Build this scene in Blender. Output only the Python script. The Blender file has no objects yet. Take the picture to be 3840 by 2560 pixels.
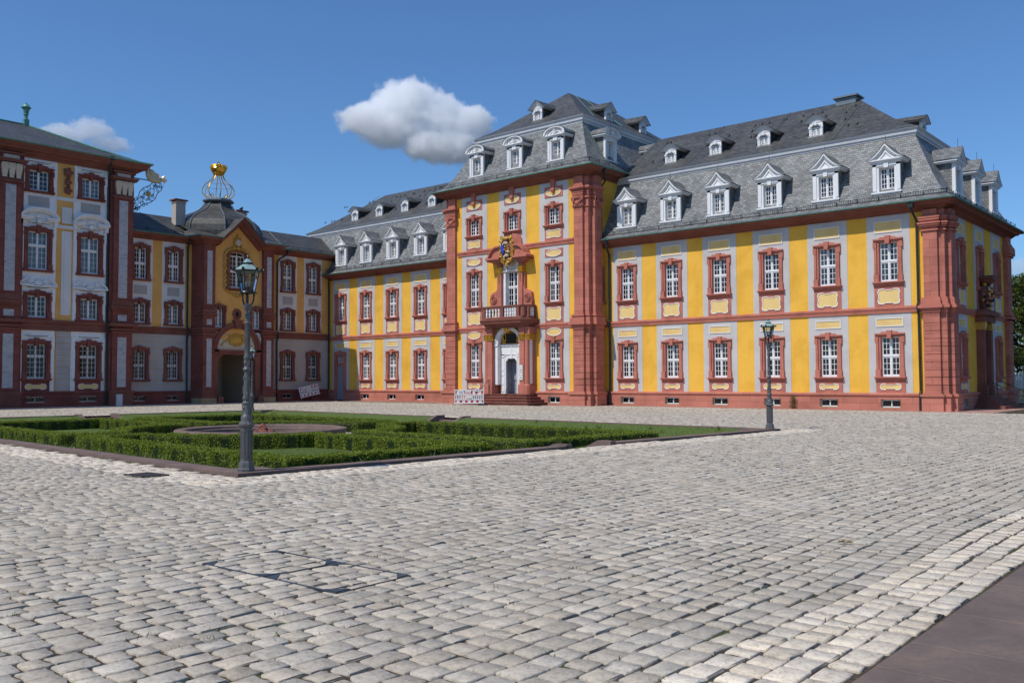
import bpy, bmesh, math, random
import numpy as np
from mathutils import Vector, Matrix
SC = bpy.context.scene
COL = SC.collection
PI = math.pi
rnd = random.Random(7)

# ------------------------------------------------------------------ camera
YAW, PITCH, ROLL = math.radians(-40.87), math.radians(2.43), math.radians(-0.215)
CAMP = Vector((15.91, -51.66, 1.75))
_f = Vector((math.sin(YAW)*math.cos(PITCH), math.cos(YAW)*math.cos(PITCH), math.sin(PITCH)))
_r = Vector((math.cos(YAW), -math.sin(YAW), 0))
_u = _r.cross(_f)
_r2 = _r*math.cos(ROLL) + _u*math.sin(ROLL)
_u2 = _u*math.cos(ROLL) - _r*math.sin(ROLL)
cam = bpy.data.cameras.new('camera'); cam.sensor_width = 36.0; cam.lens = 3414/3840*36
cam.clip_start = 0.1; cam.clip_end = 6000
co = bpy.data.objects.new('camera', cam); COL.objects.link(co)
co.matrix_world = Matrix(((_r2.x, _u2.x, -_f.x, CAMP.x), (_r2.y, _u2.y, -_f.y, CAMP.y), (_r2.z, _u2.z, -_f.z, CAMP.z), (0, 0, 0, 1)))
SC.camera = co

# ------------------------------------------------------------------ sky, sun, exposure
SUN_AZ, SUN_EL = math.radians(12.5), math.radians(54.0)      # from -y towards -x
SDIR = Vector((-math.sin(SUN_AZ)*math.cos(SUN_EL), -math.cos(SUN_AZ)*math.cos(SUN_EL), math.sin(SUN_EL)))
world = bpy.data.worlds.new('World'); SC.world = world; world.use_nodes = True
wn = world.node_tree; wn.nodes.clear()
sky = wn.nodes.new('ShaderNodeTexSky'); sky.sky_type = 'NISHITA'; sky.sun_disc = False
sky.sun_elevation = SUN_EL; sky.sun_rotation = math.pi + SUN_AZ
sky.altitude = 0; sky.air_density = 1.0; sky.dust_density = 0.6; sky.ozone_density = 3.0
bg = wn.nodes.new('ShaderNodeBackground'); bg.inputs['Strength'].default_value = 0.088
wo = wn.nodes.new('ShaderNodeOutputWorld')
tint = wn.nodes.new('ShaderNodeMix'); tint.data_type = 'RGBA'; tint.blend_type = 'MULTIPLY'; tint.inputs[0].default_value = 1.0
tint.inputs[7].default_value = (.80, 1.15, 1.50, 1)
wn.links.new(sky.outputs[0], tint.inputs[6]); wn.links.new(tint.outputs[2], bg.inputs['Color']); wn.links.new(bg.outputs[0], wo.inputs['Surface'])
sun = bpy.data.lights.new('sun', 'SUN'); sun.energy = 3.6; sun.angle = math.radians(0.53); sun.color = (1.0, 0.955, 0.88)
so = bpy.data.objects.new('sun', sun); COL.objects.link(so); so.rotation_euler = (-SDIR).to_track_quat('-Z', 'Y').to_euler()
so.location = (0, -20, 60)
SC.view_settings.view_transform = 'Standard'; SC.view_settings.look = 'None'
SC.view_settings.exposure = 0.0; SC.view_settings.gamma = 1.0
SC.render.engine = 'CYCLES'
SC.cycles.max_bounces = 48; SC.cycles.diffuse_bounces = 5; SC.cycles.glossy_bounces = 4; SC.cycles.transmission_bounces = 6; SC.cycles.transparent_max_bounces = 12; SC.cycles.volume_bounces = 48
SC.cycles.volume_step_rate = 0.5

# ------------------------------------------------------------------ mesh builder
def quv(pts):
    n = Vector((0, 0, 0)); k = len(pts)
    for i in range(k):
        a, b = pts[i], pts[(i+1) % k]
        n += Vector(((a[1]-b[1])*(a[2]+b[2]), (a[2]-b[2])*(a[0]+b[0]), (a[0]-b[0])*(a[1]+b[1])))
    if n.length < 1e-12: return [(0, 0)]*k
    n.normalize()
    if abs(n.z) > .98: return [(p[0], p[1]) for p in pts]
    t = Vector((-n.y, n.x, 0)).normalized()
    if abs(t.x) > abs(t.y):
        if t.x < 0: t = -t
    elif t.y < 0: t = -t
    v = n.cross(t)
    if v.z < 0: v = -v
    return [(Vector(p).dot(t), Vector(p).dot(v)) for p in pts]

class MB:
    def __init__(s): s.v = []; s.f = []; s.uv = []; s.mi = []; s.cur = 0
    def poly(s, pts, uv=None):
        b = len(s.v); s.v.extend(tuple(p) for p in pts); s.f.append(tuple(range(b, b+len(pts)))); s.mi.append(s.cur)
        s.uv.extend(uv if uv else quv(pts))
    def box(s, x0, x1, y0, y1, z0, z1, skip=''):
        if 'f' not in skip: s.poly([(x0,y0,z0),(x1,y0,z0),(x1,y0,z1),(x0,y0,z1)])
        if 'b' not in skip: s.poly([(x1,y1,z0),(x0,y1,z0),(x0,y1,z1),(x1,y1,z1)])
        if 'l' not in skip: s.poly([(x0,y1,z0),(x0,y0,z0),(x0,y0,z1),(x0,y1,z1)])
        if 'r' not in skip: s.poly([(x1,y0,z0),(x1,y1,z0),(x1,y1,z1),(x1,y0,z1)])
        if 't' not in skip: s.poly([(x0,y0,z1),(x1,y0,z1),(x1,y1,z1),(x0,y1,z1)])
        if 'd' not in skip: s.poly([(x0,y1,z0),(x1,y1,z0),(x1,y0,z0),(x0,y0,z0)])
    def prism(s, out, y0, y1, back=False):          # out: (x,z) counter-clockwise seen from -y
        s.poly([(x, y0, z) for x, z in out])
        n = len(out)
        for i in range(n):
            (xa, za), (xb, zb) = out[i], out[(i+1) % n]
            s.poly([(xa,y1,za),(xb,y1,zb),(xb,y0,zb),(xa,y0,za)])
        if back: s.poly([(x, y1, z) for x, z in reversed(out)])
    def vprism(s, out, z0, z1, cap=True):           # out: plan (x,y)
        n = len(out)
        for i in range(n):
            (xa, ya), (xb, yb) = out[i], out[(i+1) % n]
            s.poly([(xa,ya,z0),(xb,yb,z0),(xb,yb,z1),(xa,ya,z1)])
        if cap: s.poly([(x,y,z1) for x,y in out]); s.poly([(x,y,z0) for x,y in reversed(out)])
    def sheet(s, x0, x1, z0, z1, holes, y):         # vertical sheet with rectangular holes
        xs = sorted({x0, x1} | {min(max(h[i], x0), x1) for h in holes for i in (0, 1)})
        zs = sorted({z0, z1} | {min(max(h[i], z0), z1) for h in holes for i in (2, 3)})
        for i in range(len(xs)-1):
            for j in range(len(zs)-1):
                cx, cz = (xs[i]+xs[i+1])/2, (zs[j]+zs[j+1])/2
                if xs[i+1]-xs[i] < 1e-6 or zs[j+1]-zs[j] < 1e-6: continue
                if any(h[0] < cx < h[1] and h[2] < cz < h[3] for h in holes): continue
                s.poly([(xs[i],y,zs[j]),(xs[i+1],y,zs[j]),(xs[i+1],y,zs[j+1]),(xs[i],y,zs[j+1])])
    def strip(s, x0, x1, z0, z1, holes, y, t=.03):
        s.sheet(x0, x1, z0, z1, holes, y)
        for a, b, c, d in (((x0,z0),(x0,z1),0,0), ((x1,z1),(x1,z0),0,0), ((x0,z1),(x1,z1),0,0), ((x1,z0),(x0,z0),0,0)):
            s.poly([(a[0],y,a[1]),(b[0],y,b[1]),(b[0],y+t,b[1]),(a[0],y+t,a[1])])
    def sweep(s, path, prof, closed=False):         # plan path, outward = right of travel; prof (d,z)
        n = len(path); P = [Vector((p[0], p[1])) for p in path]; off = []
        for i in range(n):
            if closed or 0 < i < n-1:
                d1 = (P[i]-P[i-1]).normalized(); d2 = (P[(i+1) % n]-P[i]).normalized()
                n1 = Vector((d1.y, -d1.x)); n2 = Vector((d2.y, -d2.x)); m = (n1+n2)
                m = m/max(m.dot(n1), .15)
            else:
                d = (P[1]-P[0]).normalized() if i == 0 else (P[-1]-P[-2]).normalized(); m = Vector((d.y, -d.x))
            off.append(m)
        L = [0]
        for i in range(n): L.append(L[-1]+(P[(i+1) % n]-P[i]).length)
        V = [0]
        for j in range(len(prof)-1): V.append(V[-1]+math.hypot(prof[j+1][0]-prof[j][0], prof[j+1][1]-prof[j][1]))
        for i in range(n if closed else n-1):
            k = (i+1) % n
            for j in range(len(prof)-1):
                (d0, z0), (d1, z1) = prof[j], prof[j+1]
                a = P[i]+off[i]*d0; b = P[k]+off[k]*d0; c = P[k]+off[k]*d1; d = P[i]+off[i]*d1
                s.poly([(a.x,a.y,z0),(b.x,b.y,z0),(c.x,c.y,z1),(d.x,d.y,z1)], [(L[i],V[j]),(L[i+1],V[j]),(L[i+1],V[j+1]),(L[i],V[j+1])])
        if not closed:
            for i in (0, n-1):
                s.poly([((P[i]+off[i]*d).x, (P[i]+off[i]*d).y, z) for d, z in prof])
    def lathe(s, cx, cy, prof, n=16, a0=0.0, cap=True):
        ring = [[(cx+r*math.cos(a0+2*PI*i/n), cy+r*math.sin(a0+2*PI*i/n), z) for i in range(n)] for r, z in prof]
        V = [0]
        for j in range(len(prof)-1): V.append(V[-1]+math.hypot(prof[j+1][0]-prof[j][0], prof[j+1][1]-prof[j][1]))
        for j in range(len(prof)-1):
            for i in range(n):
                k = (i+1) % n; w = 2*PI/n*max(prof[j][0], prof[j+1][0])
                s.poly([ring[j][i], ring[j][k], ring[j+1][k], ring[j+1][i]], [(i*w,V[j]),(i*w+w,V[j]),(i*w+w,V[j+1]),(i*w,V[j+1])])
        if cap:
            if prof[0][0] > 1e-4: s.poly(ring[0][::-1])
            if prof[-1][0] > 1e-4: s.poly(ring[-1])
    def tube(s, pts, r, n=6, close=False):
        P = [Vector(p) for p in pts]; m = len(P); R = r if isinstance(r, (list, tuple)) else [r]*m
        rings = []; up = None
        for i in range(m):
            if close: t = P[(i+1) % m]-P[i-1]
            else: t = P[min(i+1, m-1)]-P[max(i-1, 0)]
            t = t.normalized() if t.length > 1e-9 else Vector((0,0,1))
            if up is None: up = Vector((0,0,1)) if abs(t.z) < .9 else Vector((1,0,0))
            a = t.cross(up)
            if a.length < 1e-6: a = t.cross(Vector((0,1,0)))
            a.normalize(); b = a.cross(t); up = b
            rings.append([P[i]+(a*math.cos(2*PI*k/n)+b*math.sin(2*PI*k/n))*R[i] for k in range(n)])
        for i in range(m if close else m-1):
            A, B = rings[i], rings[(i+1) % m]
            for k in range(n): s.poly([A[k], A[(k+1) % n], B[(k+1) % n], B[k]])
        if not close: s.poly(rings[0][::-1]); s.poly(rings[-1])
    def ball(s, c, r, n=8, m=6, sq=(1,1,1)):
        for j in range(m):
            for i in range(n):
                q = []
                for jj, ii in ((j,i),(j,i+1),(j+1,i+1),(j+1,i)):
                    th = PI*jj/m; ph = 2*PI*ii/n
                    q.append((c[0]+r*sq[0]*math.sin(th)*math.cos(ph), c[1]+r*sq[1]*math.sin(th)*math.sin(ph), c[2]+r*sq[2]*math.cos(th)))
                if j == 0: q = [q[0], q[2], q[3]]
                elif j == m-1: q = [q[0], q[1], q[2]]
                s.poly(q)
    def spiral(s, c, r0, r1, turns, a0, tr, y=None, sgn=1, n=22):
        pts = []
        for i in range(n+1):
            t = i/n; a = a0+sgn*2*PI*turns*t; r = r0+(r1-r0)*t
            pts.append((c[0]+r*math.cos(a), c[1], c[2]+r*math.sin(a)))
        s.tube(pts, [tr*(1-.35*i/n) for i in range(n+1)], 5)
    def build(s, name, mats, smooth=False):
        me = bpy.data.meshes.new(name); me.from_pydata(s.v, [], s.f)
        if not isinstance(mats, (list, tuple)): mats = [mats]
        for m in mats: me.materials.append(m)
        if len(mats) > 1: me.polygons.foreach_set('material_index', s.mi)
        uvl = me.uv_layers.new(name='UVMap'); uvl.data.foreach_set('uv', [c for u in s.uv for c in u])
        if smooth:
            bm = bmesh.new(); bm.from_mesh(me); bmesh.ops.remove_doubles(bm, verts=bm.verts, dist=1e-4)
            bmesh.ops.recalc_face_normals(bm, faces=bm.faces)
            for f in bm.faces: f.smooth = True
            for e in bm.edges:
                if len(e.link_faces) == 2 and e.calc_face_angle(0) > .7: e.smooth = False
            bm.to_mesh(me); bm.free()
        me.update(); return me

def npmesh(name, V, F, mat, col=None):
    """vertices n x 3, faces m x k (all of one size) as one mesh, with an optional colour per face"""
    me = bpy.data.meshes.new(name); n, m, k = len(V), len(F), F.shape[1]
    me.vertices.add(n); me.vertices.foreach_set('co', np.ascontiguousarray(V, dtype=np.float32).ravel())
    me.loops.add(m*k); me.loops.foreach_set('vertex_index', np.ascontiguousarray(F, dtype=np.int32).ravel())
    me.polygons.add(m); me.polygons.foreach_set('loop_start', np.arange(0, m*k, k, dtype=np.int32))
    me.materials.append(mat)
    if col is not None:
        at = me.attributes.new('Tone', 'FLOAT_COLOR', 'FACE')
        c = np.ones((m, 4), dtype=np.float32); c[:, :3] = col; at.data.foreach_set('color', c.ravel())
    me.update(calc_edges=True); me.validate(); return me

# ------------------------------------------------------------------ things and parts
def thing(name, label, cat, loc=(0,0,0), rz=0, group=None, mesh=None):
    o = bpy.data.objects.new(name, mesh); COL.objects.link(o); o.location = loc; o.rotation_euler = (0,0,rz)
    o['label'] = label; o['category'] = cat
    if group: o['group'] = group
    return o
def struct(name, mesh, kind='structure', loc=(0,0,0)):
    o = bpy.data.objects.new(name, mesh); COL.objects.link(o); o.location = loc; o['kind'] = kind; return o
def sub(name, mb, mat, parent, smooth=False):
    me = mb.build(name, mat, smooth) if isinstance(mb, MB) else mb
    o = bpy.data.objects.new(name, me); COL.objects.link(o); o.parent = parent; return o
class Fac:                                           # facade frame: origin (x,y), turn about z
    def __init__(s, x=0, y=0, rz=0): s.o = Vector((x, y, 0)); s.rz = rz
    def at(s, u): return s.o + Matrix.Rotation(s.rz, 3, 'Z') @ Vector((u, 0, 0))
W0 = Fac()
SPLIT = {'apron', 'plaster_panel', 'pilaster', 'marble_inlay', 'ashlar_facing', 'plinth', 'plinth_block', 'string_block', 'string_course', 'capital', 'base_stone', 'pier', 'moulding', 'stucco_panel', 'stucco_pediment', 'sunk_panel', 'roof_hook', 'cornice', 'gutter', 'lightning_wire', 'rear_wall', 'portal', 'arch', 'side_panel', 'gable_roof', 'dark_interior', 'gable_cornice'}
def islands(mb, cell=.3):
    par = list(range(len(mb.f)))
    def find(i):
        while par[i] != i: par[i] = par[par[i]]; i = par[i]
        return i
    G = {}
    for fi, f in enumerate(mb.f):
        for vi in f:
            x, y, z = mb.v[vi]; k0 = (math.floor(x/cell), math.floor(y/cell), math.floor(z/cell)); G.setdefault(k0, fi); a, b = find(fi), find(G[k0]); par[a] = b
    for (i, j, k), fi in list(G.items()):
        for d in ((1,0,0), (0,1,0), (0,0,1), (1,1,0), (1,0,1), (0,1,1), (1,1,1), (1,-1,0), (1,0,-1), (0,1,-1), (1,1,-1), (1,-1,1), (1,-1,-1)):
            o = G.get((i+d[0], j+d[1], k+d[2]))
            if o is not None: a, b = find(fi), find(o); par[a] = b
    out = {}
    start = np.concatenate([[0], np.cumsum([len(f) for f in mb.f])])
    for fi, f in enumerate(mb.f):
        m = out.setdefault(find(fi), MB()); m.cur = mb.mi[fi]; m.poly([mb.v[v] for v in f], mb.uv[start[fi]:start[fi+1]])
    return list(out.values())
def part(name, mb, mat, root, fac=W0, u=0, smooth=False, label=None):
    if isinstance(mb, MB) and name in SPLIT:
        P = islands(mb, .12 if name == 'roof_hook' else .3)
        if len(P) > 1: return [part1(name, m, mat, root, fac, u, smooth, label) for m in P][0]
    return part1(name, mb, mat, root, fac, u, smooth, label)
def part1(name, mb, mat, root, fac=W0, u=0, smooth=False, label=None):
    o = sub(name, mb, mat, root, smooth); o.location = fac.at(u) - root.location; o.rotation_euler = (0,0,fac.rz)
    if label: o['label'] = label
    return o
def copy_tree(o, parent=None):
    c = o.copy(); COL.objects.link(c)
    if parent is not None: c.parent = parent
    for ch in list(o.children): copy_tree(ch, c)
    return c
def again(o, root, fac, u):
    c = copy_tree(o, root); c.location = fac.at(u) - root.location; c.rotation_euler = (0,0,fac.rz); return c

# ------------------------------------------------------------------ materials
class NT:
    def __init__(s, name):
        s.m = bpy.data.materials.new(name); s.m.use_nodes = True; s.t = s.m.node_tree; s.t.nodes.clear()
        s.out = s.n('ShaderNodeOutputMaterial')
    def n(s, typ, **kw):
        nd = s.t.nodes.new(typ)
        for k, v in kw.items(): setattr(nd, k, v)
        return nd
    def l(s, a, b): s.t.links.new(a, b)
    def setin(s, nd, **kw):
        for k, v in kw.items():
            i = nd.inputs[k.replace('_', ' ')] if isinstance(k, str) else nd.inputs[k]
            if hasattr(v, 'is_output') or isinstance(v, bpy.types.NodeSocket): s.l(v, i)
            else: i.default_value = v
    def coord(s, which='Object'):
        return s.n('ShaderNodeTexCoord').outputs[which]
    def map(s, vec, scale=(1,1,1), loc=(0,0,0), rot=(0,0,0)):
        m = s.n('ShaderNodeMapping'); m.inputs['Scale'].default_value = scale; m.inputs['Location'].default_value = loc
        m.inputs['Rotation'].default_value = rot; s.l(vec, m.inputs['Vector']); return m.outputs[0]
    def noise(s, vec, scale, detail=4, rough=.55, dist=0):
        n = s.n('ShaderNodeTexNoise'); n.inputs['Scale'].default_value = scale; n.inputs['Detail'].default_value = detail
        n.inputs['Roughness'].default_value = rough; n.inputs['Distortion'].default_value = dist; s.l(vec, n.inputs['Vector']); return n.outputs['Fac']
    def ramp(s, fac, stops):
        r = s.n('ShaderNodeValToRGB'); e = r.color_ramp.elements
        while len(e) > 1: e.remove(e[-1])
        e[0].position = stops[0][0]; c = stops[0][1]; e[0].color = (*c, 1) if isinstance(c, tuple) else (c, c, c, 1)
        for p, c in stops[1:]:
            x = e.new(p); x.color = (*c, 1) if isinstance(c, tuple) else (c, c, c, 1)
        s.l(fac, r.inputs[0]); return r.outputs[0]
    def mix(s, fac, a, b, mode='MIX'):
        m = s.n('ShaderNodeMix', data_type='RGBA', blend_type=mode)
        for sock, v in ((m.inputs[0], fac), (m.inputs[6], a), (m.inputs[7], b)):
            if isinstance(v, bpy.types.NodeSocket): s.l(v, sock)
            elif isinstance(v, tuple): sock.default_value = (*v, 1)
            else: sock.default_value = v
        return m.outputs[2]
    def math(s, op, a, b=0):
        m = s.n('ShaderNodeMath', operation=op)
        for i, v in enumerate((a, b)):
            if isinstance(v, bpy.types.NodeSocket): s.l(v, m.inputs[i])
            else: m.inputs[i].default_value = v
        return m.outputs[0]
    def brick(s, vec, w, h, mortar, c1=(1,1,1), c2=(.6,.6,.6), cm=(0,0,0), offset=.5, smooth=.1, bias=0):
        b = s.n('ShaderNodeTexBrick'); b.offset = offset; b.squash = 1.0
        b.inputs['Color1'].default_value = (*c1, 1); b.inputs['Color2'].default_value = (*c2, 1); b.inputs['Mortar'].default_value = (*cm, 1)
        b.inputs['Scale'].default_value = 1.0; b.inputs['Mortar Size'].default_value = mortar; b.inputs['Mortar Smooth'].default_value = smooth
        b.inputs['Brick Width'].default_value = w; b.inputs['Row Height'].default_value = h; b.inputs['Bias'].default_value = bias
        s.l(vec, b.inputs['Vector']); return b
    def bump(s, h, strength=.3, dist=.02, nrm=None):
        b = s.n('ShaderNodeBump'); b.inputs['Strength'].default_value = strength; b.inputs['Distance'].default_value = dist
        s.l(h, b.inputs['Height'])
        if nrm is not None: s.l(nrm, b.inputs['Normal'])
        return b.outputs[0]
    def pbr(s, col, rough=.8, spec=.3, metal=0, nrm=None):
        p = s.n('ShaderNodeBsdfPrincipled')
        for k, v in (('Base Color', col), ('Roughness', rough), ('Specular IOR Level', spec), ('Metallic', metal)):
            if isinstance(v, bpy.types.NodeSocket): s.l(v, p.inputs[k])
            elif isinstance(v, tuple): p.inputs[k].default_value = (*v, 1)
            else: p.inputs[k].default_value = v
        if nrm is not None: s.l(nrm, p.inputs['Normal'])
        s.l(p.outputs[0], s.out.inputs['Surface']); return p

def mul(c, k): return tuple(x*k for x in c)
def m_plain(name, c, rough=.6, spec=.3, metal=0, var=.12, scale=6, bump=0, bscale=40):
    t = NT(name); v = t.coord()
    col = t.ramp(t.noise(v, scale, 5), [(.25, mul(c, 1-var)), (.75, mul(c, 1+var*.6))])
    nrm = t.bump(t.noise(v, bscale, 3), bump, .01) if bump else None
    t.pbr(col, rough, spec, metal, nrm); return t.m
def m_stone(name, c, joints=True, w=1.05, h=.46, var=.3, bed=True):
    t = NT(name); v = t.coord(); uv = t.coord('UV')
    big = t.noise(v, .9, 5, .6); fine = t.noise(v, 14, 4, .6)
    col = t.ramp(big, [(.28, mul(c, 1-var)), (.5, c), (.74, tuple(min(1, x*(1+var*.55)) for x in c))])
    col = t.mix(t.math('MULTIPLY', fine, .35), col, mul(c, .62))
    if bed:
        bd = t.noise(t.map(v, (1.2, 1.2, 9), rot=(.12, .1, 0)), 1.6, 4, .6, .6)
        col = t.mix(t.ramp(bd, [(.56, 0.0), (.66, .45), (.72, 0.0)]), col, mul(c, .5))
    if joints:
        b = t.brick(uv, w, h, .008, (1,1,1), (.8,.8,.8), (.35,.35,.35), smooth=.2)
        col = t.mix(1.0, col, b.outputs['Color'], 'MULTIPLY')
    t.pbr(col, .88, .2, 0, t.bump(fine, .25, .02)); return t.m
def m_plaster(name, c, c2, bump=.25, bscale=60, stain=.5):
    t = NT(name); v = t.coord()
    a = t.noise(v, .55, 6, .62, .4); b = t.noise(v, 3.2, 5, .6)
    col = t.ramp(a, [(.3, c2), (.55, c), (.75, tuple(min(1, x*1.05) for x in c))])
    col = t.mix(t.ramp(b, [(.5, 0.0), (.75, stain*.4)]), col, c2)
    st = t.noise(t.map(v, (2.2, 2.2, .22)), 1.5, 5, .6)
    col = t.mix(t.ramp(st, [(.56, 0.0), (.8, stain*.45)]), col, mul(c2, .82))
    t.pbr(col, .93, .12, 0, t.bump(t.noise(v, bscale, 3), bump, .02)); return t.m
def m_slate(name, c, w=.27, h=.15):
    t = NT(name); v = t.coord(); uv = t.coord('UV')
    wv = t.n('ShaderNodeVectorMath', operation='ADD')
    nz = t.n('ShaderNodeTexNoise'); nz.inputs['Scale'].default_value = 2.5; t.l(uv, nz.inputs['Vector'])
    sc = t.n('ShaderNodeVectorMath', operation='SCALE'); sc.inputs['Scale'].default_value = .05; t.l(nz.outputs['Color'], sc.inputs[0])
    t.l(uv, wv.inputs[0]); t.l(sc.outputs[0], wv.inputs[1])
    b = t.brick(wv.outputs[0], w, h, .011, (1.25,1.25,1.25), (.62,.62,.62), (.22,.22,.22), smooth=.5)
    base = t.ramp(t.noise(v, .7, 5), [(.3, mul(c, .75)), (.55, c), (.8, (c[0]*1.3, c[1]*1.26, c[2]*1.16))])
    odd = t.noise(t.map(uv, (3.7, 6.6, 1)), 1.0, 1)
    base = t.mix(t.ramp(odd, [(.62, 0.0), (.7, .5)]), base, (c[0]*1.75, c[1]*1.7, c[2]*1.6))
    col = t.mix(1.0, base, b.outputs['Color'], 'MULTIPLY')
    sep = t.n('ShaderNodeSeparateXYZ'); t.l(wv.outputs[0], sep.inputs[0])
    saw = t.math('SUBTRACT', 1.0, t.math('FRACT', t.math('DIVIDE', sep.outputs['Y'], h)))
    hgt = t.math('ADD', t.math('MULTIPLY', saw, .6), t.math('MULTIPLY', b.outputs['Color'], .4))
    rgh = t.ramp(odd, [(.3, .42), (.7, .62)])
    t.pbr(col, rgh, .45, 0, t.bump(hgt, .55, .03)); return t.m
def m_marble(name):
    t = NT(name); v = t.coord()
    n = t.noise(t.map(v, (1, 1, 2.6), rot=(.45, .45, 0)), 1.7, 7, .65, 1.6)
    t.pbr(t.ramp(n, [(.3, (.27,.265,.28)), (.48, (.42,.41,.42)), (.56, (.52,.5,.5)), (.7, (.33,.325,.34))]), .7, .25); return t.m
def m_glass(name):
    t = NT(name); lw = t.n('ShaderNodeFresnel'); lw.inputs['IOR'].default_value = 1.5
    g = t.n('ShaderNodeBsdfGlossy'); g.inputs['Roughness'].default_value = .03; g.inputs['Color'].default_value = (.95,.97,1,1)
    tr = t.n('ShaderNodeBsdfTransparent'); tr.inputs['Color'].default_value = (.8,.84,.83,1)
    nz = t.bump(t.noise(t.coord(), 2.2, 2), .04, .1); t.l(nz, g.inputs['Normal'])
    mx = t.n('ShaderNodeMixShader'); t.l(t.math('MULTIPLY', lw.outputs[0], 1.3), mx.inputs[0]); t.l(tr.outputs[0], mx.inputs[1]); t.l(g.outputs[0], mx.inputs[2])
    t.l(mx.outputs[0], t.out.inputs['Surface']); return t.m

SAND = (.56, .198, .142)
M = {}
M['sand'] = m_stone('red_sandstone', SAND)
M['sand_plain'] = m_stone('red_sandstone_dressed', (.52, .182, .130), joints=False)
M['plinth'] = m_stone('plinth_sandstone', (.56, .21, .148), True, 1.9, .39, .22, bed=False)
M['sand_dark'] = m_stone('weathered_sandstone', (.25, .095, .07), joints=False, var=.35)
M['dark_stone'] = m_stone('maroon_sandstone', (.27, .088, .068), True, 1.3, .6)
M['buff'] = m_stone('buff_sandstone', (.44, .33, .19), joints=False)
M['yellow'] = m_plaster('yellow_plaster', (.85, .475, .072), (.72, .37, .046), .25, 55, .8)
M['ochre'] = m_plaster('ochre_plaster', (.76, .42, .13), (.66, .34, .095), .3, 50)  # yellow plaster copy for shaded fronts, shade's muted tone put into colour
M['gategrey'] = m_plaster('pale_grey_plaster', (.72, .69, .665), (.64, .615, .59), .2, 60)  # grey plaster copy for shaded fronts, colour lightened to make up weak fill light
M['grey'] = m_plaster('grey_plaster', (.56, .53, .51), (.47, .445, .43), .2, 60, .5)
M['ash'] = m_plaster('grey_ashlar', (.47, .435, .40), (.39, .36, .33), .2, 60, .5)
M['cream'] = m_plaster('cream_roughcast', (.80, .57, .235), (.68, .45, .165), .9, 18, .3)
M['greyrough'] = m_plaster('grey_roughcast', (.42, .40, .375), (.36, .34, .32), .7, 20, .3)
M['white'] = m_plain('white_paint', (.78, .77, .76), .45, .35, 0, .06, 3)
M['trim'] = m_plain('grey_white_cornice', (.60, .60, .61), .6, .3, 0, .1, 2)
M['stucco'] = m_plain('white_stucco', (.80, .79, .775), .8, .2, 0, .1, 3)
M['bord'] = m_plain('white_border', (.74, .73, .71), .8, .2, 0, .08, 5)
M['slate'] = m_slate('slate', (.205, .208, .205))
M['slate_old'] = m_slate('weathered_slate', (.085, .082, .076))  # darker slate for the upper slopes and their small dormers
M['slate_dark'] = m_slate('dark_slate', (.078, .074, .068), .24, .13)
M['lead'] = m_plain('lead', (.17, .20, .22), .5, .5, .3, .2, 3)
M['copper'] = m_plain('green_copper', (.10, .22, .19), .6, .4, .2, .3, 4)
M['verdigris'] = m_plain('verdigris', (.12, .30, .23), .55, .4, .2, .3, 5)
M['iron'] = m_plain('dark_iron', (.022, .026, .027), .45, .5, .2, .2, 8)
M['pipe'] = m_plain('downpipe_paint', (.022, .034, .032), .45, .5, .2, .25, 3)
M['glass'] = m_glass('window_glass')
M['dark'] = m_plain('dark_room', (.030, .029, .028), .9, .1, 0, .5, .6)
M['curtain'] = m_plain('white_curtain', (.72, .72, .71), .9, .1, 0, .15, 3)
M['blind'] = m_plain('pale_blind', (.42, .47, .50), .9, .1, 0, .06, 2)
M['palegold'] = m_plain('pale_gilding', (.78, .62, .36), .42, .5, .45, .25, 14, .4, 25)
M['gold'] = m_plain('gilding', (.83, .50, .085), .26, .5, .9, .25, 14)
M['goldmatt'] = m_plain('matt_gilding', (.60, .36, .07), .5, .4, .35, .3, 14, .5, 30)
M['marble'] = m_marble('grey_veined_marble')
M['ivory'] = m_plain('ivory_stone', (.62, .53, .40), .85, .2, 0, .18, 5)
M['black'] = m_plain('black_paint', (.012, .012, .012), .5, .4, 0, .2, 5)
M['blue'] = m_plain('heraldic_blue', (.025, .065, .42), .4, .5, 0, .2, 12)
M['red'] = m_plain('signal_red', (.46, .018, .018), .45, .4, 0, .1, 5)
M['door_grey'] = m_plain('grey_door_paint', (.30, .31, .34), .6, .3, 0, .12, 3)
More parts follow.
